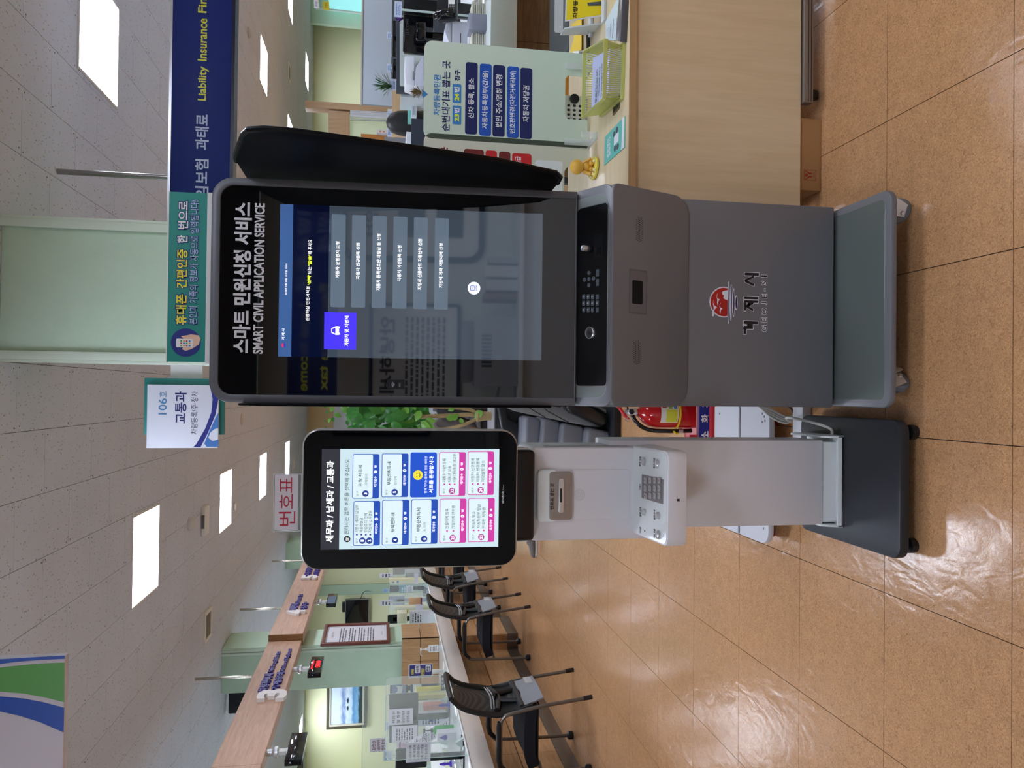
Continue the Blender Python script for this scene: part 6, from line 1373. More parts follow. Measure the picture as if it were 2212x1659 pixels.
part('desk_top', MB().box(1.45, 5.6, 5.45, 6.55, 0.77, 0.80), prl_, t); part('desk_top', MB().box(2.95, 5.6, 7.3, 7.8, 0.77, 0.80), prl_, t)
for (x, y) in ((1.6, 5.6), (5.4, 5.6), (3.1, 7.6), (5.4, 7.6)): part('leg', MB().box(x-0.03, x+0.03, y-0.03, y+0.03, 0, 0.77), dkp_, t)
t = thing('low_shelf', 'low shelf behind the seated person carrying a colourful box', 'shelf', (3.1, 9.35, 0))
part('case', MB().box(3.0, 3.35, 9.2, 9.6, 0, PY(9.2).hit(*zO(1330, 1120))[1]), prl_, t)
# things on the stone counter and desk beyond
def stand_box(nm, lab, cat, zf, p0, p1, Y, m_, d=0.2, bev=0.01, grp=None, sink=cz):
    return cardY(nm, lab, cat, zf, p0, p1, Y, m_, depth=d, sink=sink, bev=bev, group=grp)
prn = mat('printer grey', '#c3c8d4', 0.35); prl = mat('printer pale', '#d9dee4', 0.35)
t = thing('printer', 'pale grey laser printer with folded out tray on the stone counter', 'printer', (2.1, 4.9, cz))
P = PY(4.72); a = P.hit(*z3(1660, 1165)); b = P.hit(*z3(1235, 490))
x0_, x1_ = P.hit(*z3(1500, 1160))[0], P.hit(*z3(1500, 460))[0]
part('body', MB().box(x0_, x1_, 4.72, 5.1, cz+0.02, P.hit(*z3(1400, 800))[1]), prn, t, bevel=0.012, seg=3)
part('lower_tray', MB().box(x0_+0.005, x1_-0.005, 4.66, 5.05, cz+0.004, cz+0.09), prl, t, bevel=0.006)
q = MB().hull8([P.pt(*P.hit(*z3(1400, 1100))), P.pt(*P.hit(*z3(1400, 400))), (x1_, 4.9, P.hit(*z3(1400, 400))[1]), (x0_, 4.9, P.hit(*z3(1400, 1000))[1]), P.pt(*P.hit(*z3(1240, 680))), P.pt(*P.hit(*z3(1330, 330))), (x1_, 4.92, P.hit(*z3(1330, 330))[1]), (x0_+0.1, 4.92, P.hit(*z3(1240, 680))[1])])
part('raised_cover', q, prn, t, bevel=0.004)
part('front_line', MB().box((x0_+x1_)/2-0.05, (x0_+x1_)/2+0.02, 4.718, 4.7205, cz+0.13, cz+0.134), blk_m, t)
t = thing('paper_stacks', 'stack of papers and folders at the front of the stone counter printer', 'papers', (2.2, 4.6, cz))
q = MB(); rnd = random.Random(4)
for k in range(7): q.box(2.05+rnd.uniform(-.02, .02), 2.35+rnd.uniform(-.02, .02), 4.55+rnd.uniform(-.01, .01), 4.70, cz+0.001+k*0.012, cz+0.010+k*0.012)
part('sheet_stack', q, mat('sheets cream', '#d8d8c8', 0.6), t, kind='stuff')
stand_box('plastic_bin', 'clear bin with blue and purple clips on the stone counter', 'bin', z4, (640, 820), (420, 350), 4.5, mat('bin clear', '#9aa0b4', 0.2, alpha=0.7), 0.1)
stand_box('white_adapter', 'white power adapter box beside the green panel edge', 'box', z4, (640, 1520), (0, 1370), 4.52, prl, 0.12)
q = MB().tube(smooth_path([PY(4.5).pt(*PY(4.5).hit(*z4(*p))) for p in ((170, 1370), (240, 1345), (360, 1400), (500, 1500))], 5), 0.006, 6); single('black_cable', q, blk_m, 'short black cable on the white adapter box', 'cable')
stand_box('black_display_panel', 'black glossy terminal screen at top of the stone counter', 'monitor', z3, (1000, 300), (320, -60), 5.2, monb, 0.05)
t = monitor('monitor', 'glossy black monitor seen from behind with a maker name, above the stone counter', z3, (1000, 1230), (325, 300), 5.3, mat('monitor gloss back', '#0a0b10', 0.08, coat=0.5))
P = PY(5.26)
q = MB(); tpx(q, 'LUCOMS', P, z3(440, 780), z3(390, 418), n=0.0008); part('maker_lettering', q, mat('ink dim grey', '#4a4c52', 0.4), t, smooth=False)
part('back_hinge', MB().prism([P.hit(*z3(*p)) for p in ((590, 560), (590, 960), (840, 960), (830, 560))], P, -0.02, 0.05), mat('monitor gloss back', '#0a0b10', 0.08, coat=0.5), t, bevel=0.012)
t = thing('desk_telephone', 'black office telephone with white keys on the stone counter', 'telephone', (2.5, 4.6, cz))
P = Pl((2.25, 4.55, cz+0.01), WX, Vector((0, 0.5, 0.85))); kk = [P.hit(*z3(1075, 480)), P.hit(*z3(1500, 0))]
pa, pb = P.hit(*z3(1490, 330)), P.hit(*z3(1075, -200))
part('base', MB().prism(rrect(pa[0]-0.02, pa[1], pb[0], pb[1], 0.01), P, -0.04, 0), mat('phone black', '#1a1c22', 0.3), t, bevel=0.004)
part('key_field', MB().prism([P.hit(*z3(*p)) for p in ((1335, 270), (1480, 280), (1480, 0), (1335, 0))], P, 0, 0.002), mat('key field white', '#d5d9d4', 0.4), t)
q = MB()
for i in range(4):
    for j in range(4):
        c = P.hit(*z3(1370+i*36, 262-j*48)); q.prism(rrect(c[0]-0.005, c[1]-0.004, c[0]+0.005, c[1]+0.004, 0.001, 2), P, 0.002, 0.006)
part('keys', q, blk_m, t, kind='stuff')
a = P.hit(*z3(1110, 410)); b = P.hit(*z3(1480, 330)); q = MB().tube(smooth_path([P.pt(a[0], a[1], 0.03), P.pt((a[0]*2+b[0])/3, (2*a[1]+b[1])/3, 0.05), P.pt((a[0]+2*b[0])/3, (a[1]+2*b[1])/3, 0.05), P.pt(b[0], b[1], 0.03)], 4), [0.024]*4+[0.017]*5+[0.024]*4, 12); part('handset', q, mat('handset gloss', '#0d0e12', 0.1, coat=0.4), t)
# partitions, far desks
gp = mat('partition blue grey fabric', '#9aa8b4', 0.8, var=0.03, vscale=200)
Pt = thing('office_partition', 'blue grey fabric partition behind the far desks at right', 'partition', (5, 11, 0))
P = PY(11.0); a = P.hit(*zO(1368, 905)); b = P.hit(*zO(1125, -60))
part('fabric_panel', MB().prism(rrect(a[0], 0.0, b[0], b[1], 0), P, -0.05, 0), gp, Pt)
part('top_rail', MB().prism(rrect(a[0]-0.02, b[1], b[0], b[1]+0.02, 0), P, -0.06, 0.01), mat('rail silver', '#b9bfbf', 0.3, metal=0.5), Pt)
oakr = wood('far door frame wood', '#b89a78', '#a58765', 2, 0.6, 0.5)
P = PY(12.0); q = MB(); a = P.hit(*zO(1365, 945)); b = P.hit(*zO(625, 852)); q.prism([P.hit(*zO(1368, 952)), P.hit(*zO(1368, 910)), P.hit(*zO(628, 855)), P.hit(*zO(628, 918))], P, -0.2, 0)
structure('door_1', q, oakr, bevel=0.004)
q = MB(); q.prism([P.hit(*zO(825, 935)), P.hit(*zO(1005, 950)), P.hit(*zO(1005, 1900)), P.hit(*zO(825, 1900))], P, -0.12, -0.02); structure('trim_7', q, oakr, bevel=0.003)
q = MB(); P = PY(12.1); xa = P.hit(*zO(1100, 1700))[0]; xb = P.hit(*zO(1100, 960))[0]; z0_ = 0.9; z1_ = P.hit(*zO(1008, 1000))[1]
q.prism(rrect(xa, 0, xb, z0_, 0), P, -0.06, 0); structure('wall_inner', q, wally_m)
gl_m = mat('window glass pale green', '#cfe2c4', 0.1, alpha=0.35)
structure('window_1', MB().prism(rrect(xa, z0_, xb, z1_, 0), P, -0.02, -0.015), gl_m)
bl = thing('window_blind', 'white vertical blind gathered beside the wooden door post', 'blind', (3.6, 12.05, 0.9))
P = PY(12.0)
for k in range(9):
    a = P.hit(*zO(1335, 955+k*6.5)); b = P.hit(*zO(1012, 940+k*6.5)); part('slat', MB().prism([(a[0], a[1]-0.4), (a[0]+0.028, a[1]-0.4), (b[0]+0.028, b[1]), (b[0], b[1])], P, -0.03+0.004*(k % 2), -0.02+0.004*(k % 2)), mat('blind white', '#c9cdd2', 0.5), bl)
part('blind_rail', MB().prism([P.hit(*zO(1335, 1035)), P.hit(*zO(1012, 1020)), P.hit(*zO(1012, 1012)), P.hit(*zO(1335, 1022))], P, -0.03, 0), mat('rail silver', '#b9bfbf', 0.3, metal=0.5), bl)
# teal window at the far right
P = PY(16.0); a = P.hit(*zO(1120, 195)); b = P.hit(*zO(692, -80))
structure('trim_8', MB().prism(rrect(a[0], 0, b[0]+2, ZC, 0), PY(16.2), -0.1, 0), green_m)
a = P.hit(*zO(1120, 90)); b = P.hit(*zO(700, -80)); 
structure('window_2', MB().prism([P.hit(*zO(1120, 100)), P.hit(*zO(830, 68)), P.hit(*zO(830, -100)), P.hit(*zO(1120, -100))], PY(16.0), -0.06, 0), mat('daylit window film teal', '#8fd2d4', 0.3, emis=0.75, ecol='#8fdadd'))
structure('trim_9', MB().prism([P.hit(*zO(1120, 108)), P.hit(*zO(700, 60)), P.hit(*zO(700, 70)), P.hit(*zO(1120, 120))], PY(15.98), -0.06, 0), mat('sill white green', '#d6ece6', 0.3))
def hangcard(nm, lab, zf, pts, Y, m_, s=None):
    P = PY(Y); t = thing(nm, lab, 'sign', P.pt(*P.hit(*zf(*pts[0])))); part('card', MB().prism([P.hit(*zf(*p)) for p in pts], P, -0.01, 0), m_, t)
    if s:
        xs = [P.hit(*zf(*p)) for p in pts]; x0, x1 = min(p[0] for p in xs), max(p[0] for p in xs); y0, y1 = min(p[1] for p in xs), max(p[1] for p in xs)
        q = MB(); txt(q, s, P, x0+(x1-x0)*.2, y0+(y1-y0)*.3, x1-(x1-x0)*.2, y1-(y1-y0)*.3, n=0.001); part('card_print', q, bk_m, t, smooth=False)
hangcard('hanging_card', 'small yellow hanging card before the teal window', zO, [(778, 14), (782, 80), (838, 88), (832, 12)], 9.0, mat('card yellow 2', '#d2bd28', 0.5), '주정차')
hangcard('hanging_card', 'small white hanging card above the teal window', zO, [(702, 0), (706, 55), (720, 70), (748, 68), (742, 0)], 9.0, paper_m, '차량')
# far desks with partitions, monitors, plants
dkp = mat('desk partition charcoal', '#3b434c', 0.6)
t = thing('desk_partition', 'low charcoal desk partition carrying name signs behind the stone counter', 'partition', (4, 8, 0))
P = PY(8.0); a = P.hit(*zN(210, 700)); b = P.hit(*zN(112, -60)); part('panel', MB().prism(rrect(a[0], 0, b[0], b[1], 0), P, -0.04, 0), dkp, t, bevel=0.004)
part('maple_panel', MB().prism([P.hit(*zN(112, 810)), P.hit(*zN(270, 815)), P.hit(*zN(270, 1220)), P.hit(*zN(112, 1225))], P, -0.03, 0.0), wood('maple board', '#d9bd93', '#c9aa7e', 0, 0.8, 0.5), t)
t = thing('desk_partition', 'grey framed printer shelf behind the green panel', 'shelf', (2.6, 6.5, 0.8))
P = PY(6.3); part('back_board', MB().prism([P.hit(*zN(150, 820)), P.hit(*zN(150, 180)), P.hit(*zN(395, 180)), P.hit(*zN(395, 835))], P, -0.05, 0), dkp, t); part('pale_frame', MB().prism([P.hit(*zN(180, 775)), P.hit(*zN(180, 150)), P.hit(*zN(390, 150)), P.hit(*zN(390, 790))], P, 0, 0.02), mat('frame pale grey', '#b9c2bf', 0.4), t)
t = thing('printer', 'white copier standing in the grey framed shelf behind the green panel', 'printer', (2.3, 6.1, 0.8))
P = PY(6.1); part('upper_body', MB().prism([P.hit(*zN(228, 745)), P.hit(*zN(225, 500)), P.hit(*zN(310, 500)), P.hit(*zN(315, 775))], P, -0.2, 0), prl, t, bevel=0.01); part('lower_tray', MB().prism([P.hit(*zN(312, 778)), P.hit(*zN(322, 620)), P.hit(*zN(395, 500)), P.hit(*zN(395, 780))], P, -0.2, 0.03), prn, t, bevel=0.006)
part('tray_line', MB().prism([P.hit(*zN(298, 720)), P.hit(*zN(304, 720)), P.hit(*zN(304, 640)), P.hit(*zN(298, 640))], P, 0.0, 0.004), blk_m, t)
for (p0, p1, Y, lab, s) in (((112, 1060), (72, 995), 8, 'blue and white desk name sign right of the wooden post', None), ((112, 1218), (68, 1145), 8, 'blue and white desk name sign by the colourful box', None), ((105, 640), (65, 570), 8, 'blue and white desk name sign right of the small grass plant', None), ((105, 348), (68, 285), 8, 'blue and white desk name sign farther right on the partition', None), ((148, 810), (98, 705), 7.9, 'larger white name card below the grass plant', None), ((198, 155), (135, 8), 5.15, 'large white and blue name card above the glossy monitor', None)):
    cardY('desk_name_sign', lab, 'sign', zN, p0, p1, Y-0.05, mat('sign white blue', '#c2d0e4', 0.5), lines=3, tm_=mat('print mid blue', '#3d6cae', 0.5), group='desk name signs behind the stone counter', pole=0.8)
monitor('monitor', 'black monitor on the far desk left of the large name card', zN, (150, 505), (112, 180), 7.2, monb)
monitor('monitor', 'black monitor on the far desk under the second name sign', zN, (150, 700), (112, 520), 7.6, monb)
def leafspray(nm, lab, c, n, L, m_, up=0.8, w=0.006, pot=None):
    t = thing(nm, lab, 'plant', c); rnd = random.Random(hash(nm) % 97 if False else n)
    q = MB()
    for k in range(n):
        a = rnd.uniform(0, 6.28); e = rnd.uniform(0.35, 1.45); l = L*rnd.uniform(0.6, 1); d = Vector((math.cos(a)*math.cos(e), math.sin(a)*math.cos(e), math.sin(e)))
        s = d.cross(WZ).normalized()*w; p0 = Vector(c); p1 = p0+d*l*0.6; p2 = p0+d*l-WZ*l*0.18
        q.add([p0-s*0.5, p0+s*0.5, p1+s, p1-s, p2], [(0, 1, 2, 3), (3, 2, 4)])
    part('blades', q, m_, t, kind='stuff', smooth=False)
    return t
p = aty(*zN(108, 770), 7.85); leafspray('grass_plant', 'small spiky green plant on top of the desk partition', p, 42, 0.28, mat('leaf dark green', '#2c5a35', 0.5))
p = aty(*zN(375, 830), 4.9); leafspray('dried_plant', 'small tuft of brown dried flowers above the green panel point', p, 60, 0.10, mat('dried brown', '#7d6a45', 0.7), w=0.004); dv = MB().lathe([(0.025, 0), (0.03, 0.02), (0.02, p.z-cz)], (p.x, p.y, cz), n=14); single('flower_vase', dv, mat('vase grey', '#8d8f8a', 0.4), 'small grey vase under the dried flowers above the green panel', 'vase')
p = aty(*zN(212, 165), 5.31); leafspray('violet_flower', 'small purple and yellow flower beside the large name card', p, 20, 0.09, mat('petal violet', '#5d3f86', 0.6), w=0.01)
# person with black hair seen from behind at the far desk
stand_box('keyboard_tray', 'white calculator keyboard standing on the desk left of the green panel', 'keyboard', zN, (330, 1050), (285, 885), 5.9, prl, 0.03, grp=None, sink=1.05) if False else None
cardY('desk_keypad', 'grey calculator with many keys between the hair and the white pillar', 'calculator', zN, (330, 1050), (290, 880), 6.6, prl, lines=5, depth=0.2)
cardY('mint_folder', 'mint green folder edge left of the calculator', 'folder', zN, (290, 1050), (258, 880), 6.7, mat('folder mint', '#7ec4b8', 0.5), depth=0.2)
cardY('shelf_pillar', 'narrow pale column between desk and printer shelf', 'shelf side', zN, (390, 880), (190, 835), 6.4, mat('column pale grey', '#bcc8cb', 0.5), depth=0.3)
cardY('grey_cabinet', 'grey shutter cabinet left of the seated person', 'cabinet', zN, (238, 1500), (45, 1225), 9.0, mat('cabinet grey', '#8a8f96', 0.4), depth=0.4, sink=0, bev=0.01)
cardY('orange_box', 'orange cardboard box on the grey shutter cabinet', 'box', zO, (1180, 1240), (1105, 1140), 9.3, mat('box orange', '#c07f3c', 0.6), depth=0.3, sink=PY(9.2).hit(*zO(1330, 1120))[1]+0.002)
cardY('colour_box', 'white box with red and yellow print on the far shelf', 'box', zO, (1330, 1135), (1240, 1105), 9.2, paper_m, lines=2, tm_=mat('print orange', '#d8883a', 0.5), depth=0.2)
cardY('black_desk_screen', 'dark navy desk screen panel left of the green panel', 'partition', zN, (400, 1500), (285, 1060), 5.6, mat('screen navy grey', '#2a3340', 0.5), depth=0.04, sink=0.8)
cardY('white_desk_edge', 'white desk edge with papers under the dark hair', 'desk', zN, (285, 1500), (240, 1180), 6.0, prl, depth=0.5, sink=0.8)
# ================================================================ CENTRE: signs, plant, massage chair, extinguisher, people
zU = Z(1300, 860, 4.424); zT = Z(1060, 850, 7.3733); zS = Z(660, 840, 4.8087); z7 = Z(1100, 1120, 13.82)
# room number sign on the pillar's left
Rs = thing('room_number_sign', 'white room sign reading 106호 교통과 on a teal backing beside the pillar', 'sign', (-0.1, 3.5, 2.1))
P = PY(3.5); a = P.hit(*zQ(422, 1160)); b = P.hit(*zQ(66, 905))
part('teal_backing', MB().prism(rrect(a[0], a[1], b[0], b[1], 0), P, -0.02, 0), mat('sign dark teal', '#2a7f78', 0.4), Rs, bevel=0.002)
a = P.hit(*zQ(400, 1218)); b = P.hit(*zQ(86, 935)); Wp = rrect(a[0], a[1], b[0], b[1], 0); P2 = P.off(0.02)
part('white_panel', MB().prism(Wp, P, 0.004, 0.02), mat('sign face', '#d8dfea', 0.35), Rs, bevel=0.001)
q = MB().prism([P2.hit(*zQ(*p)) for p in ((398, 935), (360, 940), (372, 1000), (366, 1060), (340, 1130), (300, 1200), (285, 1216), (318, 1216), (352, 1150), (385, 1070), (398, 1000))], P2, 0, 0.0008); part('navy_wave_print', q, mat('wave navy', '#26307e', 0.4), Rs)
q = MB().prism([P2.hit(*zQ(*p)) for p in ((398, 1060), (385, 1085), (355, 1150), (335, 1200), (345, 1214), (398, 1214), (398, 1180), (372, 1190), (352, 1175), (362, 1150), (380, 1135), (398, 1130))], P2, 0, 0.0010); part('blue_wave_print', q, mat('wave blue', '#4376b8', 0.4), Rs)
q = MB(); tpx(q, '106', P2, zQ(166, 1070), zQ(130, 997), n=0.001, bold=0.01); tpx(q, '호', P2, zQ(164, 992), zQ(132, 965), n=0.001); part('number_lettering', q, mat('sign number blue', '#4f86b4', 0.4), Rs, smooth=False)
q = MB(); tpx(q, '교통과', P2, zQ(254, 1110), zQ(204, 965), n=0.001, bold=0.018); part('name_lettering', q, mat('sign navy ink', '#28306c', 0.4), Rs, smooth=False)
q = MB(); tpx(q, '차량등록/주·정차', P2, zQ(304, 1158), zQ(277, 965), n=0.001, bold=0.0); part('small_lettering', q, mat('sign grey ink', '#4e566c', 0.4), Rs, smooth=False)
b = P.hit(*zQ(176, 835)); a = P.hit(*zQ(318, 906)); part('wall_arm', MB().prism(rrect(a[0], a[1], pL.x+0.02, b[1], 0), P, -0.05, -0.03), white_m, Rs)
# yellow bracket on the pillar's right
zz = Z(290, 460, 13.01); P = PY(3.52); q = MB().prism([P.hit(*zz(*p)) for p in ((170, 170), (330, 330), (1100, 360), (1100, 210))], P, -0.06, -0.04)
yb_ = thing('yellow_bracket_sign', 'olive yellow projecting plate beside the pillar, mostly behind the teal board', 'sign', (0.72, 3.56, 2.3))
part('plate', q, mat('plate olive yellow', '#a8a52e', 0.4), yb_, bevel=0.002); p = P.hit(*zz(480, 300)); part('spacer', MB().cyl(P.pt(p[0]-0.02, p[1], -0.035), P.pt(p[0]+0.006, p[1], -0.035), 0.016, 12), mat('plate olive', '#6d7038', 0.4), yb_)
p = P.hit(*zz(480, 140)); part('screw', MB().sph(P.pt(p[0], p[1], -0.035), 0.006, 6), metal_m, yb_)
# corner wave sign top left
zc = Z(0, 1380, 5.9438); Yc = 2.3; P = PY(Yc); a = P.hit(140, 1417)
cs = thing('hanging_wave_sign', 'large white hanging sign with green and blue waves, cut by the frame corner', 'sign', (-1.3, Yc, a[1]))
part('panel', MB().prism(rrect(-2.1, a[1], a[0], ZC-0.02, 0), P, -0.03, 0), mat('sign white lilac', '#d9dbec', 0.4), cs, bevel=0.002)
def curve(pts): return [P.hit(*zc(*p)) for p in pts]
part('green_wave_print', MB().prism(curve([(830, 305), (540, 315), (250, 340), (0, 370), (-500, 480), (-500, 700), (-200, 670), (0, 675), (300, 700), (560, 745), (825, 812)]), P, 0, 0.001), mat('wave green', '#63b060', 0.4), cs)
part('blue_wave_print', MB().prism(curve([(825, 885), (560, 815), (300, 765), (0, 738), (-500, 730), (-500, 850), (0, 930), (250, 985), (520, 1070), (818, 1200)]), P, 0, 0.001), mat('wave royal', '#2257c4', 0.4), cs)
part('top_wave_print', MB().prism(curve([(833, 215), (833, 255), (500, 270), (200, 295), (-200, 350), (-200, 270), (200, 250), (520, 230)]), P, 0, 0.001), mat('wave top blue', '#3564cc', 0.4), cs)
for x in (-1.9, -0.95): part('hanger', MB().cyl((x, Yc+0.015, ZC-0.03), (x, Yc+0.015, ZC), 0.01, 8), metal_m, cs)
# white rolling platform
Pf = thing('rolling_platform', 'low white platform on red casters between the two machines', 'platform', (-0.28, 2.72, 0))
pw = mat('platform white', '#cdd0d8', 0.35)
for (y0, y1) in ((2.50, 2.72), (2.735, 2.95)):
    part('deck', MB().prism(rrect(-0.525, y0, -0.035, y1, 0.05 if y0 < 2.6 else 0.02, 6, (1, 1, 0, 0) if y0 < 2.6 else (0, 0, 1, 1)), PZ(0.085), -0.022, 0), pw, Pf, bevel=0.004)
part('cable_groove', MB().box(-0.52, -0.04, 2.719, 2.737, 0.062, 0.078), blk_m, Pf)
q = MB()
for (x, y) in ((-0.075, 2.535), (-0.095, 2.55), (-0.065, 2.55), (-0.09, 2.53), (-0.46, 2.55), (-0.47, 2.535), (-0.075, 2.90), (-0.46, 2.90)): q.lathe([(0.005, 0), (0.004, 0.0008)], (x, y, 0.085), n=10)
part('bolt_holes', q, mat('bolt dark', '#60636a', 0.4), Pf)
redw = mat('red caster', '#a3151a', 0.3)
for (x, y) in ((-0.095, 2.60), (-0.50, 2.62), (-0.1, 2.9), (-0.48, 2.9)): part('caster_wheel', MB().lathe([(0.014, 0), (0.026, 0.003), (0.026, 0.027), (0.014, 0.030)], (x-0.015, y, 0.026), (1, 0, 0), 22), redw, Pf)
for (x, y) in ((-0.095, 2.60), (-0.50, 2.62), (-0.1, 2.9), (-0.48, 2.9)): part('caster_fork', MB().box(x-0.02, x+0.02, y-0.015, y+0.015, 0.05, 0.064), metal_m, Pf)
# extinguisher stand and extinguisher
Es = thing('extinguisher_stand', 'red floor stand with a blue plate reading 소화기 behind the white platform', 'stand', (-0.1, 3.2, 0))
rdp = mat('stand red', '#b8303a', 0.35)
part('tray', MB().prism(rrect(-0.25, 3.10, 0.06, 3.40, 0.03), PZ(0.03), -0.028, 0), rdp, Es, bevel=0.004)
part('back_plate', MB().prism(rrect(-0.25, 0.0, 0.06, 0.085, 0.01), PY(3.13), -0.006, 0), mat('frame rose', '#c98a8e', 0.35), Es)
P = PY(3.122); za, zb2 = P.hit(*zU(1058, 250))[1], P.hit(*zU(935, 250))[1]
part('blue_plate', MB().prism(rrect(-0.24, za, 0.05, zb2, 0.004), P, -0.008, 0), mat('plate blue', '#1c2f8c', 0.35), Es)
q = MB(); tpx(q, '소', P, zU(1018, 392), zU(950, 315), n=0.001, bold=0.03); tpx(q, '화', P, zU(1022, 235), zU(950, 155), n=0.001, bold=0.03); tpx(q, '기', P, zU(1022, 90), zU(955, 20), n=0.001, bold=0.03); scribble(q, P, -0.23, za+0.002, 0.04, za+0.010, 1, 0.001)
part('white_lettering', q, mat('print white', '#eef2f4', 0.5), Es, smooth=False)
part('foot_hook', MB().box(-0.185, -0.172, 3.12, 3.13, 0.085, 0.12), rdp, Es)
Ex = thing('fire_extinguisher', 'red fire extinguisher with black hose and yellow tag between the machines', 'fire extinguisher', (-0.075, 3.25, 0.03))
ex, ey = -0.082, 3.25; red = mat('extinguisher red', '#b3121a', 0.12, coat=0.6)
part('cylinder', MB().lathe([(0.060, 0.03), (0.067, 0.035), (0.068, 0.05), (0.068, 0.21), (0.066, 0.235), (0.058, 0.262), (0.044, 0.285), (0.026, 0.300), (0.018, 0.306), (0.018, 0.318)], (ex, ey, 0.0), n=36), red, Ex)
part('valve', MB().lathe([(0.019, 0.315), (0.021, 0.322), (0.021, 0.34), (0.013, 0.345), (0.013, 0.365)], (ex, ey, 0), n=18), metal_m, Ex)
part('gauge', MB().lathe([(0.012, 0), (0.016, 0.002), (0.016, 0.010), (0.012, 0.012)], (ex+0.004, ey-0.016, 0.345), (0, -1, 0), 18), metal_m, Ex)
part('gauge_face', MB().lathe([(0.012, 0), (0.011, 0.001)], (ex+0.004, ey-0.0285, 0.345), (0, -1, 0), 18), blk_m, Ex)
def bar(pts, w, t_): 
    q = MB(); 
    for i in range(len(pts)-1):
        a, b = Vector(pts[i]), Vector(pts[i+1]); d = (b-a).normalized(); n = Vector((0, 1, 0)).cross(d).normalized()*t_; s = Vector((0, 1, 0))*w
        q.hull8([a-s-n, a+s-n, b+s-n, b-s-n, a-s+n, a+s+n, b+s+n, b-s+n])
    return q
part('carry_handle', bar([(ex+0.0, ey, 0.352), (ex+0.03, ey, 0.360), (ex+0.075, ey, 0.352)], 0.009, 0.004), mat('handle dark red', '#4a1015', 0.3), Ex, bevel=0.0015)
part('squeeze_lever', bar([(ex-0.028, ey, 0.352), (ex-0.015, ey, 0.366), (ex+0.02, ey, 0.392), (ex+0.045, ey, 0.425)], 0.011, 0.005), mat('lever red', '#d0242e', 0.3), Ex, bevel=0.0015)
part('safety_pin', MB().tube([(ex-0.02, ey-0.02, 0.36), (ex-0.032, ey-0.02, 0.372), (ex-0.038, ey-0.02, 0.362), (ex-0.028, ey-0.02, 0.35)], 0.0025, 6, closed=True), metal_m, Ex)
part('hose', MB().tube(smooth_path([(ex-0.01, ey-0.012, 0.336), (ex-0.035, ey-0.018, 0.325), (ex-0.062, ey-0.02, 0.295), (ex-0.077, ey-0.02, 0.25), (ex-0.080, ey-0.02, 0.19), (ex-0.080, ey-0.02, 0.13), (ex-0.078, ey-0.02, 0.065)], 6), 0.0095, 12), mat('hose black', '#0c0c0f', 0.2, coat=0.3), Ex)
part('hose_ferrule', MB().cyl((ex-0.080, ey-0.02, 0.128), (ex-0.079, ey-0.02, 0.108), 0.0115, 12), metal_m, Ex)
def wrap(z0_, z1_, a0, a1, r=0.0688, n=14):
    return MB().grid(lambda u, v: (ex+r*math.cos(math.radians(a0+(a1-a0)*u)), ey+r*math.sin(math.radians(a0+(a1-a0)*u)), z0_+(z1_-z0_)*v), n, 2)
lb = part('label_sheet', wrap(0.145, 0.224, 232, 335), mat('label white', '#d9d9d2', 0.4), Ex)
part('label_yellow_print', wrap(0.150, 0.200, 236, 283, 0.0692), mat('label yellow', '#cfcf3c', 0.4), Ex)
part('label_blue_print', wrap(0.150, 0.165, 286, 333, 0.0692), mat('label blue', '#4a78c0', 0.4), Ex)
part('label_green_print', wrap(0.172, 0.190, 286, 300, 0.0692), mat('label green', '#7fae3c', 0.4), Ex)
part('label_red_print', wrap(0.198, 0.218, 290, 330, 0.0692), mat('label maroon', '#8e2430', 0.4), Ex)
q = MB()
for k in range(8): q.add([(ex+0.0694*math.cos(math.radians(a_)), ey+0.0694*math.sin(math.radians(a_)), z_) for (a_, z_) in ((239, 0.154+k*0.0055), (281, 0.154+k*0.0055), (281, 0.1555+k*0.0055), (239, 0.1555+k*0.0055))], [(0, 1, 2, 3)])
part('label_lines_print', q, inkp, Ex, smooth=False)
part('round_mark', MB().grid(lambda u, v: (ex+0.0655*math.cos(math.radians(280+16*(u-.5))), ey+0.0655*math.sin(math.radians(280+16*(u-.5))), 0.242+0.02*v), 6, 3), mat('mark pale red', '#cf8a8a', 0.4), Ex) if False else None
part('yellow_strap', MB().ring(ell(ex, ey, 0.0712, 0.0712, 32), ell(ex, ey, 0.0685, 0.0685, 32), PZ(0), 0.133, 0.141), mat('strap yellow', '#e0c81e', 0.35), Ex)
part('strap_tail', bar([(ex-0.088, ey-0.03, 0.132), (ex-0.092, ey-0.03, 0.142), (ex-0.080, ey-0.034, 0.155)], 0.006, 0.003), mat('strap yellow', '#e0c81e', 0.35), Ex)
# power strip and cables
ps = thing('power_strip', 'white power strip on the floor beside the black base slab', 'power strip', (-0.05, 2.4, 0))
part('body', MB().box(-0.32, 0.30, 2.37, 2.435, 0, 0.035), mat('strip white', '#c9cbd0', 0.4), ps, bevel=0.006)
def cable(nm, lab, pts, r, m_, g=None): return single(nm, MB().tube(smooth_path(pts, 6), r, 8), m_, lab, 'cable', group=g)
cw = mat('cable white', '#d0cec8', 0.4)
cable('white_cable', 'white cable looping up over the black base slab into the ticket machine', [(-0.09, 2.42, 0.05), (-0.075, 2.34, 0.11), (-0.07, 2.26, 0.14), (-0.08, 2.18, 0.12), (-0.10, 2.13, 0.082), (-0.13, 2.14, 0.078)], 0.0045, cw)
for k in range(4): cable('cable_coil', 'coiled pale cables hanging behind the grey kiosk edge', [(-0.03+k*0.004, 2.47, 0.16), (-0.05-k*0.008, 2.46, 0.10), (-0.075-k*0.006, 2.455, 0.04), (-0.05, 2.45, 0.012), (-0.02+k*0.006, 2.46, 0.05), (-0.01, 2.47, 0.14)], 0.004, cw, 'coiled cables behind the grey kiosk')
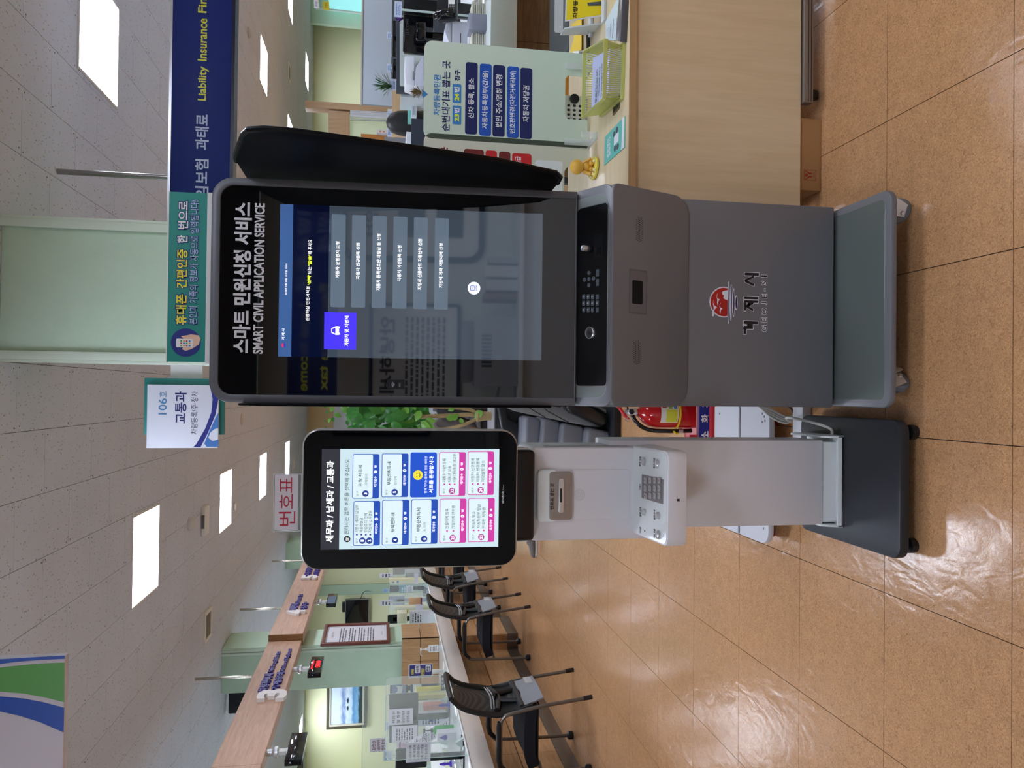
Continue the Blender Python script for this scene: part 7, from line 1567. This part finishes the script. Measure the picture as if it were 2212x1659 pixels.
cable('black_cable', 'thin black cable running from the power strip to the platform', [(-0.02, 2.46, 0.06), (-0.06, 2.45, 0.02), (-0.14, 2.47, 0.006), (-0.2, 2.48, 0.006)], 0.0035, blk_m)
# massage chair
Mc = thing('massage_chair', 'grey and black massage chair behind the gap between the machines', 'massage chair', (-0.3, 4.8, 0))
navyv = mat('massage vinyl grey', '#74767f', 0.45, bump=0.05, bscale=40); blkv = mat('massage black', '#14161c', 0.4); slv = mat('massage silver', '#8d9092', 0.3, metal=0.3)
def mcp(nm, pts, Y, d, m_, bv):
    P = PY(Y); return part(nm, MB().prism([P.hit(*zT(*p)) for p in pts], P, -d, 0), m_, Mc, bevel=bv, seg=4)
for k, pts in enumerate(([(545, 900), (565, 390), (640, 370), (785, 400), (800, 440), (780, 900)], [(805, 900), (850, 400), (900, 395), (1090, 445), (1105, 480), (1085, 900)], [(1110, 900), (1150, 490), (1190, 475), (1450, 525), (1490, 560), (1480, 900)], [(1505, 900), (1540, 570), (1600, 548), (1900, 610), (1990, 700), (1990, 900)])):
    mcp('seat_pad', pts, 4.85-k*0.10, 0.30, navyv, 0.022)
mcp('base', [(250, 90), (270, 400), (560, 560), (1990, 620), (2118, 620), (2118, 1050), (1000, 1050), (560, 1000), (200, 700), (100, 100)], 5.12, 0.08, blkv, 0.01)
mcp('arm_upholstery', [(60, 60), (110, 120), (300, 225), (450, 292), (640, 332), (900, 388), (1250, 462), (1690, 545), (1790, 530), (1600, 440), (1330, 300), (1230, 200), (1200, 60)], 4.62, 0.22, mat('massage arm grey', '#787c80', 0.4), 0.02)
q = MB()
for (p0, p1, p2) in (((520, 150), (600, 220), (870, 385)), ((820, 200), (900, 280), (1240, 462))):
    P = PY(4.618); q.tube([P.pt(*P.hit(*zT(*p))) for p in (p0, p1, p2)], 0.0022, 6)
part('upholstery_seam', q, blkv, Mc)
mcp('arm_black_pad', [(1215, 60), (1208, 235), (1290, 310), (1600, 455), (1770, 520), (1830, 505), (1870, 440), (1860, 370), (1600, 225), (1380, 120), (1340, 60)], 4.52, 0.16, mat('arm pad black', '#15171b', 0.25), 0.025)
mcp('arm_front_pad', [(800, 60), (900, 160), (1000, 205), (1110, 222), (1180, 195), (1215, 60)], 4.54, 0.12, blkv, 0.015)
mcp('side_shell', [(1380, 60), (1400, 125), (1700, 240), (1900, 350), (1870, 400), (1850, 520), (1990, 600), (2110, 640), (2118, 770), (2200, 780), (2210, 700), (2130, 560), (2080, 440), (1960, 330), (1700, 180), (1560, 100), (1500, 60)], 4.60, 0.30, slv, 0.008)
pf = mcp('perforated_plate', [(1865, 400), (1985, 420), (2075, 530), (2115, 635), (1990, 600), (1850, 525)], 4.63, 0.02, mat('plate silver white', '#a9adb0', 0.3, metal=0.3), 0.001)
P = PY(4.629); q = MB()
for i in range(7):
    for j in range(4):
        c = P.hit(*zT(1880+i*32, 452+j*34+i*14)); 
        if 452+j*34+i*14 < 430+(i*32)*1.0+60: q.prism(rrect(c[0]-0.003, c[1]-0.004, c[0]+0.003, c[1]+0.004, 0.001, 2), P, 0, 0.001)
if q.v: part('vent_holes', q, mat('hole black', '#050506', 0.9), Mc)
mcp('lower_cover', [(1985, 600), (2118, 640), (2118, 1000), (1985, 1000)], 4.58, 0.3, blkv, 0.01)
part('floor_foot', MB().box(-0.75, 0.05, 4.45, 5.1, 0.0, 0.05), blkv, Mc, bevel=0.01)
# planter with plant
Pn = thing('planter_box', 'long black planter box with a printed symbol behind the massage chair', 'planter', (-0.2, 5.4, 0))
part('box', MB().box(-0.8, 0.3, 5.22, 5.55, 0, 0.655), mat('planter black', '#101218', 0.4), Pn, bevel=0.004)
part('rim', MB().box(-0.805, 0.305, 5.215, 5.555, 0.655, 0.662), mat('rim grey', '#8c8e92', 0.4), Pn)
P = PY(5.219); c = P.hit(*zT(177, 270)); q = MB().ring(rrect(c[0]-0.012, c[1]-0.011, c[0]+0.012, c[1]+0.011, 0), rrect(c[0]-0.009, c[1]-0.008, c[0]+0.009, c[1]+0.008, 0), P, 0, 0.001)
q.prism([(c[0]-0.007, c[1]-0.006), (c[0]-0.005, c[1]-0.006), (c[0]+0.007, c[1]+0.006), (c[0]+0.005, c[1]+0.006)], P, 0, 0.001); part('symbol_print', q, mat('symbol pale', '#b9bcc2', 0.4), Pn)
Tr = thing('potted_tree', 'leafy green tree with pale brown trunk growing from the black planter', 'plant', (-0.15, 5.38, 0.66))
bark = mat('bark tan', '#ab9468', 0.8, var=0.3, vscale=60, bump=0.6, bscale=120)
zp = Z(880, 850, 10.533); TY = 5.36
def tp(x, y, dy=0): v = aty(*zp(x, y), TY+dy); return (v.x, v.y, v.z)
part('trunk', MB().tube(smooth_path([tp(2060, 510), tp(1900, 510), tp(1700, 515), tp(1560, 510)], 3), [0.034, 0.033, 0.032, 0.031, 0.031, 0.031, 0.034, 0.038, 0.042, 0.035], 14), bark, Tr)
part('branch', MB().tube(smooth_path([tp(1640, 500), tp(1500, 400), tp(1300, 350), tp(1000, 320), tp(700, 305), tp(430, 270)], 3), 0.0125, 10), bark, Tr)
part('branch', MB().tube(smooth_path([tp(1640, 510), tp(1400, 480), tp(1000, 500), tp(600, 515), tp(200, 530)], 3), 0.0145, 10), bark, Tr)
part('branch', MB().tube(smooth_path([tp(1640, 540), tp(1450, 640), tp(1250, 720), tp(900, 800, .05), tp(500, 840, .1)], 3), 0.0125, 10), bark, Tr)
leaf_m = mat('leaf green', '#3f8738', 0.3, var=0.3, vscale=6); leaf2 = mat('leaf bright', '#74b044', 0.3, var=0.2, vscale=6)
def leafmesh(nm, m_):
    V = []; n = 7
    for i in range(n):
        t = i/(n-1); w_ = 0.36*math.sin(math.pi*min(1, t**0.8))*(1-0.25*t); zz_ = -0.25*(t-0.3)**2
        V += [(-w_, t, zz_+w_*0.25), (0, t, zz_), (w_, t, zz_+w_*0.25)]
    Fc = []
    for i in range(n-1): Fc += [(3*i, 3*i+1, 3*i+4, 3*i+3), (3*i+1, 3*i+2, 3*i+5, 3*i+4)]
    me = bpy.data.meshes.new(nm); me.from_pydata(V, [], Fc); me.materials.append(m_); me.shade_smooth(); return me
l1, l2 = leafmesh('leaf', leaf_m), leafmesh('leaf_bright', leaf2)
rnd = random.Random(11); off = LOC[Tr.name]; tw = MB(); cnt = 0
def leaf(px, py, L, ang, m_, dy=0.0, tilt=None):
    v = aty(px, py, TY+dy); o = bpy.data.objects.new('leaf', m_); C.objects.link(o); o.parent = Tr
    d = Vector((math.cos(ang), rnd.uniform(-0.25, 0.25), math.sin(ang))).normalized(); n0 = Vector((rnd.uniform(-.35, .35), -1, rnd.uniform(0.1, .7))).normalized(); s = d.cross(n0).normalized(); n0 = s.cross(d)
    M_ = Matrix((s, d, n0)).transposed().to_4x4(); o.matrix_local = Matrix.Translation(v-off) @ M_ @ Matrix.Diagonal((L, L, L, 1))
zs_ = Z(590, 850, 10.533)
for (x, y, x2, y2, b_) in ((1240, 235, 1335, 85, 1), (1245, 310, 1345, 240, 1), (1290, 405, 1395, 310, 1), (1210, 320, 1130, 245, 0), (1260, 440, 1190, 395, 0), (1300, 560, 1260, 670, 1), (1400, 440, 1545, 540, 1), (1340, 540, 1400, 650, 0), (1460, 250, 1400, 165, 0), (1530, 330, 1770, 400, 1), (1860, 270, 1715, 195, 1), (1940, 270, 1720, 215, 1), (1560, 110, 1600, 230, 0), (1890, 160, 1650, 120, 0), (1730, 430, 1790, 560, 0), (1850, 560, 2000, 670, 1), (1690, 600, 1700, 740, 0), (1215, 680, 1240, 650, 0), (1170, 600, 1200, 650, 0), (1180, 790, 1220, 760, 0), (1110, 810, 1140, 830, 0)):
    a = zs_(x, y); b = zs_(x2, y2); L = math.hypot(a[0]-b[0], a[1]-b[1])*TY/1659*1.02
    ang = math.atan2(-(b[0]-a[0]), -(b[1]-a[1])); leaf(a[0], a[1], L, ang, l2 if b_ else l1)
for k in range(165):
    x = rnd.uniform(750, 930); y = rnd.uniform(845, 975); 
    if (x-700) > 205 and rnd.random() < 0.45: continue
    leaf(x, y, rnd.uniform(0.075, 0.145), rnd.uniform(-2.9, -0.2) if rnd.random() < 0.6 else rnd.uniform(0, 6.28), l1 if rnd.random() < 0.75 else l2, rnd.uniform(-0.15, 0.25))
for (x, y, a_, L) in ((1480, 330, -0.6, .07), (1560, 300, 0.6, .06), (1700, 390, 2.4, .08), (880, 560, -1.5, .07), (1000, 600, -0.9, .07), (1070, 330, 2.0, .05), (1200, 560, 3.6, .05), (440, 130, 0.4, .06), (450, 220, -0.7, .06), (400, 620, -1.6, .08), (300, 640, -2.2, .09), (500, 720, -2.4, .06)):
    v = zp(x, y); leaf(v[0], v[1], L, a_, l2, -0.04)
# window wall with blinds and poster beyond the plant
k_ = 1.79; BY = 16.8
def bb_(x0, x1, dy0, dy1, z0_, z1_): return MB().box(x0*k_, x1*k_, BY+dy0, BY+dy1, max(0, 1.42+(z0_-1.42)*k_), 1.42+(z1_-1.42)*k_)
structure('trim_10', MB().box(-1.6, 1.1, BY+0.03, BY+0.15, 2.44, ZC), mat('lintel beige', '#cdb487', 0.6))
wb = thing('window_blinds', 'white window with blinds beyond the tree', 'blind', (-0.1, BY, 1.6))
for k in range(10): part('slat', bb_(-0.9+k*0.15, -0.9+k*0.15+0.146, 0.02, 0.03, 1.3, 1.99), mat('blind white', '#c9cdd2', 0.5), wb)
structure('wall_centre', MB().box(-1.6, 1.1, BY+0.06, BY+0.15, 0, 2.44), mat('board white', '#c9d2d6', 0.5))
ps2 = thing('wall_poster', 'blue and white poster board beyond the tree', 'poster', (-0.2, BY, 0.3))
part('sheet', bb_(-0.75, 0.3, 0.0, 0.02, 0.75, 1.28), mat('poster white blue', '#dfe8ee', 0.5), ps2)
for nm_, x0_, x1_, z0_, z1_, c_ in (('navy_print', -0.75, 0.3, 0.86, 0.97, '#4650a0'), ('blue_print', -0.75, 0.3, 1.0, 1.015, '#3f8ad0'), ('magenta_print', -0.3, -0.28, 1.02, 1.28, '#c04a7c')): part(nm_, bb_(x0_, x1_, -0.006, 0, z0_, z1_), mat('poster '+nm_, c_, 0.5), ps2)
rb2 = thing('ribbed_panel', 'grey ribbed radiator cover beyond the tree trunk', 'radiator', (-0.1, 7.6, 0))
for k in range(8): part('rib', MB().box(-0.9, 0.4, 7.6, 7.63, 0.45+k*0.055, 0.45+k*0.055+0.05), mat('rib grey', '#8a8c96', 0.45), rb2, bevel=0.003)
part('back', MB().box(-0.9, 0.4, 7.63, 7.66, 0, 0.9), mat('rib dark', '#3a3c44', 0.5), rb2)
# seated person mostly hidden behind the ticket machine
def person():
    t = thing('person', 'seated person in grey jacket, dark trousers and grey shoes, mostly hidden behind the ticket machine', 'person', (-0.45, 7.02, 0))
    o_ = Vector((-0.45, 7.02, 0))
    def skin(nm, verts, edges, m_, parent, sub=2):
        me = bpy.data.meshes.new(nm); me.from_pydata([Vector(v[:3])-o_ for v in verts], edges, []); ob = bpy.data.objects.new(nm, me); C.objects.link(ob)
        sk = ob.modifiers.new('s', 'SKIN'); sk.use_smooth_shade = True
        for i, v in enumerate(verts): me.skin_vertices[0].data[i].radius = (v[3], v[4] if len(v) > 4 else v[3])
        me.skin_vertices[0].data[0].use_root = True
        s = ob.modifiers.new('u', 'SUBSURF'); s.levels = sub; s.render_levels = sub
        me.materials.append(m_); ob.parent = parent; return ob
    skm = mat('skin', '#c99b7c', 0.55)
    b = [(-0.45, 7.02, 0.50, 0.13, 0.15), (-0.40, 7.02, 0.68, 0.12, 0.15), (-0.36, 7.02, 0.86, 0.13, 0.17), (-0.37, 7.02, 1.0, 0.10, 0.13), (-0.40, 7.02, 1.08, 0.05), (-0.42, 7.02, 1.16, 0.055),
         (-0.37, 6.84, 0.98, 0.06), (-0.42, 6.78, 0.76, 0.048), (-0.62, 6.86, 0.66, 0.036), (-0.37, 7.20, 0.98, 0.06), (-0.42, 7.26, 0.76, 0.048), (-0.62, 7.18, 0.66, 0.036),
         (-0.47, 6.92, 0.50, 0.09), (-0.88, 6.90, 0.50, 0.062), (-1.27, 6.95, 0.12, 0.042), (-0.47, 7.12, 0.50, 0.09), (-0.88, 7.14, 0.50, 0.062), (-1.20, 7.16, 0.12, 0.042)]
    e = [(0, 1), (1, 2), (2, 3), (3, 4), (4, 5), (3, 6), (6, 7), (7, 8), (3, 9), (9, 10), (10, 11), (0, 12), (12, 13), (13, 14), (0, 15), (15, 16), (16, 17)]
    body = skin('body', b, e, skm, t)
    up = [(-0.44, 7.02, 0.56, 0.15, 0.17), (-0.39, 7.02, 0.70, 0.14, 0.17), (-0.35, 7.02, 0.88, 0.15, 0.19), (-0.37, 7.02, 1.01, 0.11, 0.14), (-0.37, 6.83, 0.98, 0.075), (-0.42, 6.77, 0.76, 0.062), (-0.60, 6.86, 0.66, 0.05), (-0.37, 7.21, 0.98, 0.075), (-0.42, 7.27, 0.76, 0.062), (-0.60, 7.18, 0.66, 0.05)]
    skin('jacket', up, [(0, 1), (1, 2), (2, 3), (3, 4), (4, 5), (5, 6), (3, 7), (7, 8), (8, 9)], mat('jacket grey', '#8a8688', 0.8, bump=0.4, bscale=30), t)
    tr_ = [(-0.45, 7.02, 0.49, 0.14, 0.16), (-0.49, 6.92, 0.49, 0.10), (-0.88, 6.90, 0.49, 0.078), (-1.26, 6.945, 0.145, 0.062), (-0.49, 7.12, 0.49, 0.10), (-0.88, 7.14, 0.49, 0.078), (-1.19, 7.16, 0.145, 0.062)]
    skin('trousers', tr_, [(0, 1), (1, 2), (2, 3), (0, 4), (4, 5), (5, 6)], mat('trousers navy black', '#14182a', 0.8), t)
    head = MB().sph((-0.46, 7.02, 1.24), 0.085, 12, sx=1.1, sy=0.9, sz=1.25); part('head', head, skm, t); part('hair', MB().sph((-0.445, 7.02, 1.262), 0.092, 12, sx=1.1, sy=0.95, sz=1.2), mat('hair black', '#0d0c0e', 0.5), t)
    part('nose', MB().tube([(-0.553, 7.02, 1.25), (-0.572, 7.02, 1.228)], [0.006, 0.011], 8), skm, t)
    for s, fx, fy in ((-1, -1.30, 6.95), (1, -1.23, 7.165)):
        q = MB(); 
        secs = [(0.10, 0.030, 0.036, 0.0), (0.06, 0.038, 0.10, 0.0), (0.0, 0.042, 0.095, 0.0), (-0.08, 0.047, 0.066, 0.0), (-0.15, 0.046, 0.050, 0.0), (-0.20, 0.030, 0.036, 0.0), (-0.215, 0.010, 0.024, 0)]
        V = []; n = 12
        for (dx, w_, h_, _) in secs:
            for k in range(n):
                a = 2*math.pi*k/n; V.append((fx+dx, fy+w_*math.cos(a), 0.016+max(0, (h_)*0.5*(1+math.sin(a)))))
        Fc = [(i*n+k, i*n+(k+1) % n, (i+1)*n+(k+1) % n, (i+1)*n+k) for i in range(len(secs)-1) for k in range(n)]+[tuple(range(n)), tuple(reversed(range((len(secs)-1)*n, len(secs)*n)))]
        q.add(V, Fc); sh = part('shoe', q, mat('shoe grey', '#6f6a68', 0.6), t)
        q = MB().prism([(fx+0.105, fy-0.035), (fx+0.105, fy+0.035), (fx-0.08, fy+0.050), (fx-0.19, fy+0.040), (fx-0.218, fy), (fx-0.19, fy-0.040), (fx-0.08, fy-0.050)], PZ(0), 0.0, 0.02); part('sole', q, mat('sole white', '#d6d0c8', 0.5), sh, bevel=0.004)
        q = MB()
        for k in range(2): q.tube([(fx-0.04-k*0.03, fy-0.045, 0.06-k*0.008), (fx-0.04-k*0.03, fy, 0.092-k*0.014), (fx-0.04-k*0.03, fy+0.045, 0.06-k*0.008)], 0.007, 6)
        part('shoe_strap', q, mat('strap grey', '#a9a6a6', 0.6), sh)
    return t
person()
wc = thing('waiting_seat', 'dark waiting seat under the seated person behind the ticket machine', 'chair', (-0.45, 7.05, 0))
part('seat', MB().box(-0.72, -0.22, 6.76, 7.30, 0.30, 0.375), blkv, wc, bevel=0.02)
part('backrest', MB().box(-0.20, -0.14, 6.78, 7.28, 0.38, 0.95), blkv, wc, bevel=0.02)
for (x, y) in ((-0.68, 6.8), (-0.68, 7.26), (-0.24, 6.8), (-0.24, 7.26)): part('leg', MB().cyl((x, y, 0), (x, y, 0.30), 0.014, 8), metal_m, wc)
# second person at the far right desk, only black hair and shoulders visible
pp = thing('person', 'person with long black hair and black top seated at the far desk at right', 'person', (2.3, 6.5, 0.4))
P = PY(6.9); c = P.hit(*zN(165, 1075)); cx_, cz_ = c
part('head', MB().sph((cx_, 7.0, cz_-0.03), 0.085, 12, sz=1.25), mat('skin', '#c99b7c', 0.55), pp)
part('hair', MB().lathe([(0.12, -0.30), (0.125, -0.22), (0.115, -0.10), (0.105, 0.0), (0.085, 0.06), (0.04, 0.095), (0.005, 0.105)], (cx_, 6.98, cz_), n=22, sy=0.9), mat('hair black', '#0d0c0e', 0.5), pp)
q = MB(); tr2 = [(0.02, -0.8), (0.17, -0.78), (0.19, -0.5), (0.20, -0.36), (0.15, -0.28), (0.06, -0.24)]; part('body', q.lathe(tr2, (cx_, 7.0, cz_), n=24, sy=0.6), mat('top black', '#121318', 0.8), pp)
q = MB()
for s in (-1, 1): q.tube(smooth_path([(cx_+s*0.17, 7.0, cz_-0.36), (cx_+s*0.24, 7.02, cz_-0.55), (cx_+s*0.15, 7.25, cz_-0.62)], 4), [0.055]*5+[0.04]*4, 10)
part('sleeves', q, mat('top black', '#121318', 0.8), pp)
ch_ = thing('office_chair', 'dark office chair under the person with long black hair', 'chair', (cx_, 7.0, 0)); part('seat', MB().box(cx_-0.24, cx_+0.24, 6.8, 7.25, cz_-0.86, cz_-0.79), blkv, ch_, bevel=0.02); part('pedestal', MB().cyl((cx_, 7.0, 0.0), (cx_, 7.0, cz_-0.86), 0.03, 12), blk_m, ch_); part('foot_star', MB().lathe([(0.28, 0), (0.26, 0.03), (0.04, 0.08)], (cx_, 7.0, 0), n=5), blk_m, ch_)
# ================================================================ BEHIND THE CAMERA (seen mirrored in the kiosk glass)
BKY = YB+0.002; PB = Pl((0, YB, 0), -WX, WZ)      # faces +Y
bs = thing('tax_banner', 'navy banner on the wall behind the camera, mirrored in the kiosk glass', 'banner', (0.6, -1.7, 2.15))
PBn = Pl((0, -1.7, 0), -WX, WZ)
part('banner_box', MB().box(-0.25, 2.6, -1.76, -1.70, 2.16, 2.52), mat('banner navy', '#1a2a66', 0.4), bs)
q = MB(); txt(q, '지방소득세', PBn, -1.45, 2.36, -0.75, 2.46, n=0.001, bold=0.03); txt(q, '주민세', PBn, -1.45, 2.21, -1.05, 2.31, n=0.001, bold=0.03)
part('korean_lettering', q, mat('letter pale blue', '#b9c9ea', 0.4), bs, smooth=False)
q = MB(); txt(q, 'Local income tax', PBn, -0.65, 2.37, 0.2, 2.44, n=0.001, bold=0.02); txt(q, 'Residence tax', PBn, -0.8, 2.22, 0.0, 2.29, n=0.001, bold=0.02)
part('english_lettering', q, mat('letter yellow', '#dce04a', 0.4), bs, smooth=False)
bc = thing('back_counter', 'white counter behind the camera, mirrored in the kiosk glass', 'counter', (0.8, -2.2, 0)); part('body', MB().box(-0.6, 3.0, -2.55, -1.85, 0, 0.74), mat('counter white', '#d0d4d6', 0.4), bc); part('top', MB().box(-0.62, 3.0, -2.57, -1.80, 0.74, 0.77), white_m, bc)
cop = thing('copier', 'grey copier on the counter behind the camera, mirrored in the kiosk glass', 'copier', (0.3, -2.1, 0.77)); part('body', MB().box(0.05, 0.60, -2.4, -1.9, 0.77, 1.12), mat('copier grey', '#a9adb4', 0.4), cop, bevel=0.01); part('lid', MB().box(0.08, 0.57, -2.4, -1.92, 1.13, 1.22), mat('copier lid', '#8b9096', 0.4), cop, bevel=0.01); part('tray', MB().hull8([(-0.2, -2.3, 0.95), (0.05, -2.3, 0.9), (0.05, -2.0, 0.9), (-0.2, -2.0, 0.95), (-0.2, -2.3, 0.96), (0.05, -2.3, 0.91), (0.05, -2.0, 0.91), (-0.2, -2.0, 0.96)]), mat('copier lid', '#8b9096', 0.4), cop)
q = MB()
for k in range(9): q.box(0.20+k*0.03, 0.215+k*0.03, -1.9, -1.897, 0.98, 1.06)
part('vent_slots', q, blk_m, cop)
for k, (x, w_, h_, c_) in enumerate(((0.75, 0.05, 0.28, '#8a7460'), (0.82, 0.09, 0.26, '#c9ccd0'), (0.93, 0.09, 0.27, '#d4d6d8'), (1.04, 0.05, 0.24, '#b9bec4'))):
    single('binder', MB().box(x, x+w_, -2.3, -2.0, 0.77, 0.77+h_), mat('binder '+c_, c_, 0.5), ['tan binder beside the copier behind the camera', 'grey binder second from the copier behind the camera', 'pale binder third from the copier behind the camera', 'thin blue grey binder farthest from the copier behind the camera'][k], 'binder')
nb = thing('notice_board', 'white notice board with navy frame on the wall behind the camera', 'notice board', (0.1, YB, 1.3)); PNb = Pl((0, YB+0.002, 0), -WX, WZ)
part('board', MB().prism(rrect(-0.75, 1.25, 0.35, 2.0, 0), PNb, 0, 0.02), white_m, nb); part('frame', MB().ring(rrect(-0.77, 1.23, 0.37, 2.02, 0.03), rrect(-0.74, 1.26, 0.34, 1.99, 0.02), PNb, 0.0, 0.03), mat('board frame navy', '#27344e', 0.4), nb)
q = MB(); txt(q, '흥부새니인', PNb, -0.65, 1.8, 0.2, 1.93, n=0.021, bold=0.03) if False else txt(q, '안녕하세요', PNb, -0.65, 1.8, 0.2, 1.93, n=0.021, bold=0.03); scribble(q, PNb, -0.65, 1.35, 0.25, 1.72, 8, 0.021); part('board_print', q, inkp, nb, smooth=False)
nb2_ = thing('mission_board', 'white board with rounded navy frame and dark plaques behind the camera', 'notice board', (1.6, YB, 1.2)); part('board', MB().prism(rrect(-2.6, 1.05, -1.15, 2.25, 0.12), PNb, 0, 0.015), white_m, nb2_); part('frame', MB().ring(rrect(-2.62, 1.03, -1.13, 2.27, 0.14), rrect(-2.57, 1.08, -1.18, 2.22, 0.10), PNb, 0.0, 0.03), mat('board frame navy', '#27344e', 0.4), nb2_)
for (z0_, z1_) in ((1.55, 1.78), (1.22, 1.45)): part('plaque', MB().prism(rrect(-1.75, z0_, -1.35, z1_, 0), PNb, 0.015, 0.03), mat('plaque dark', '#33353a', 0.4), nb2_)
q = MB(); txt(q, '미안!', PNb, -1.75, 1.95, -1.35, 2.08, n=0.017, bold=0.03); part('board_print', q, inkp, nb2_, smooth=False)
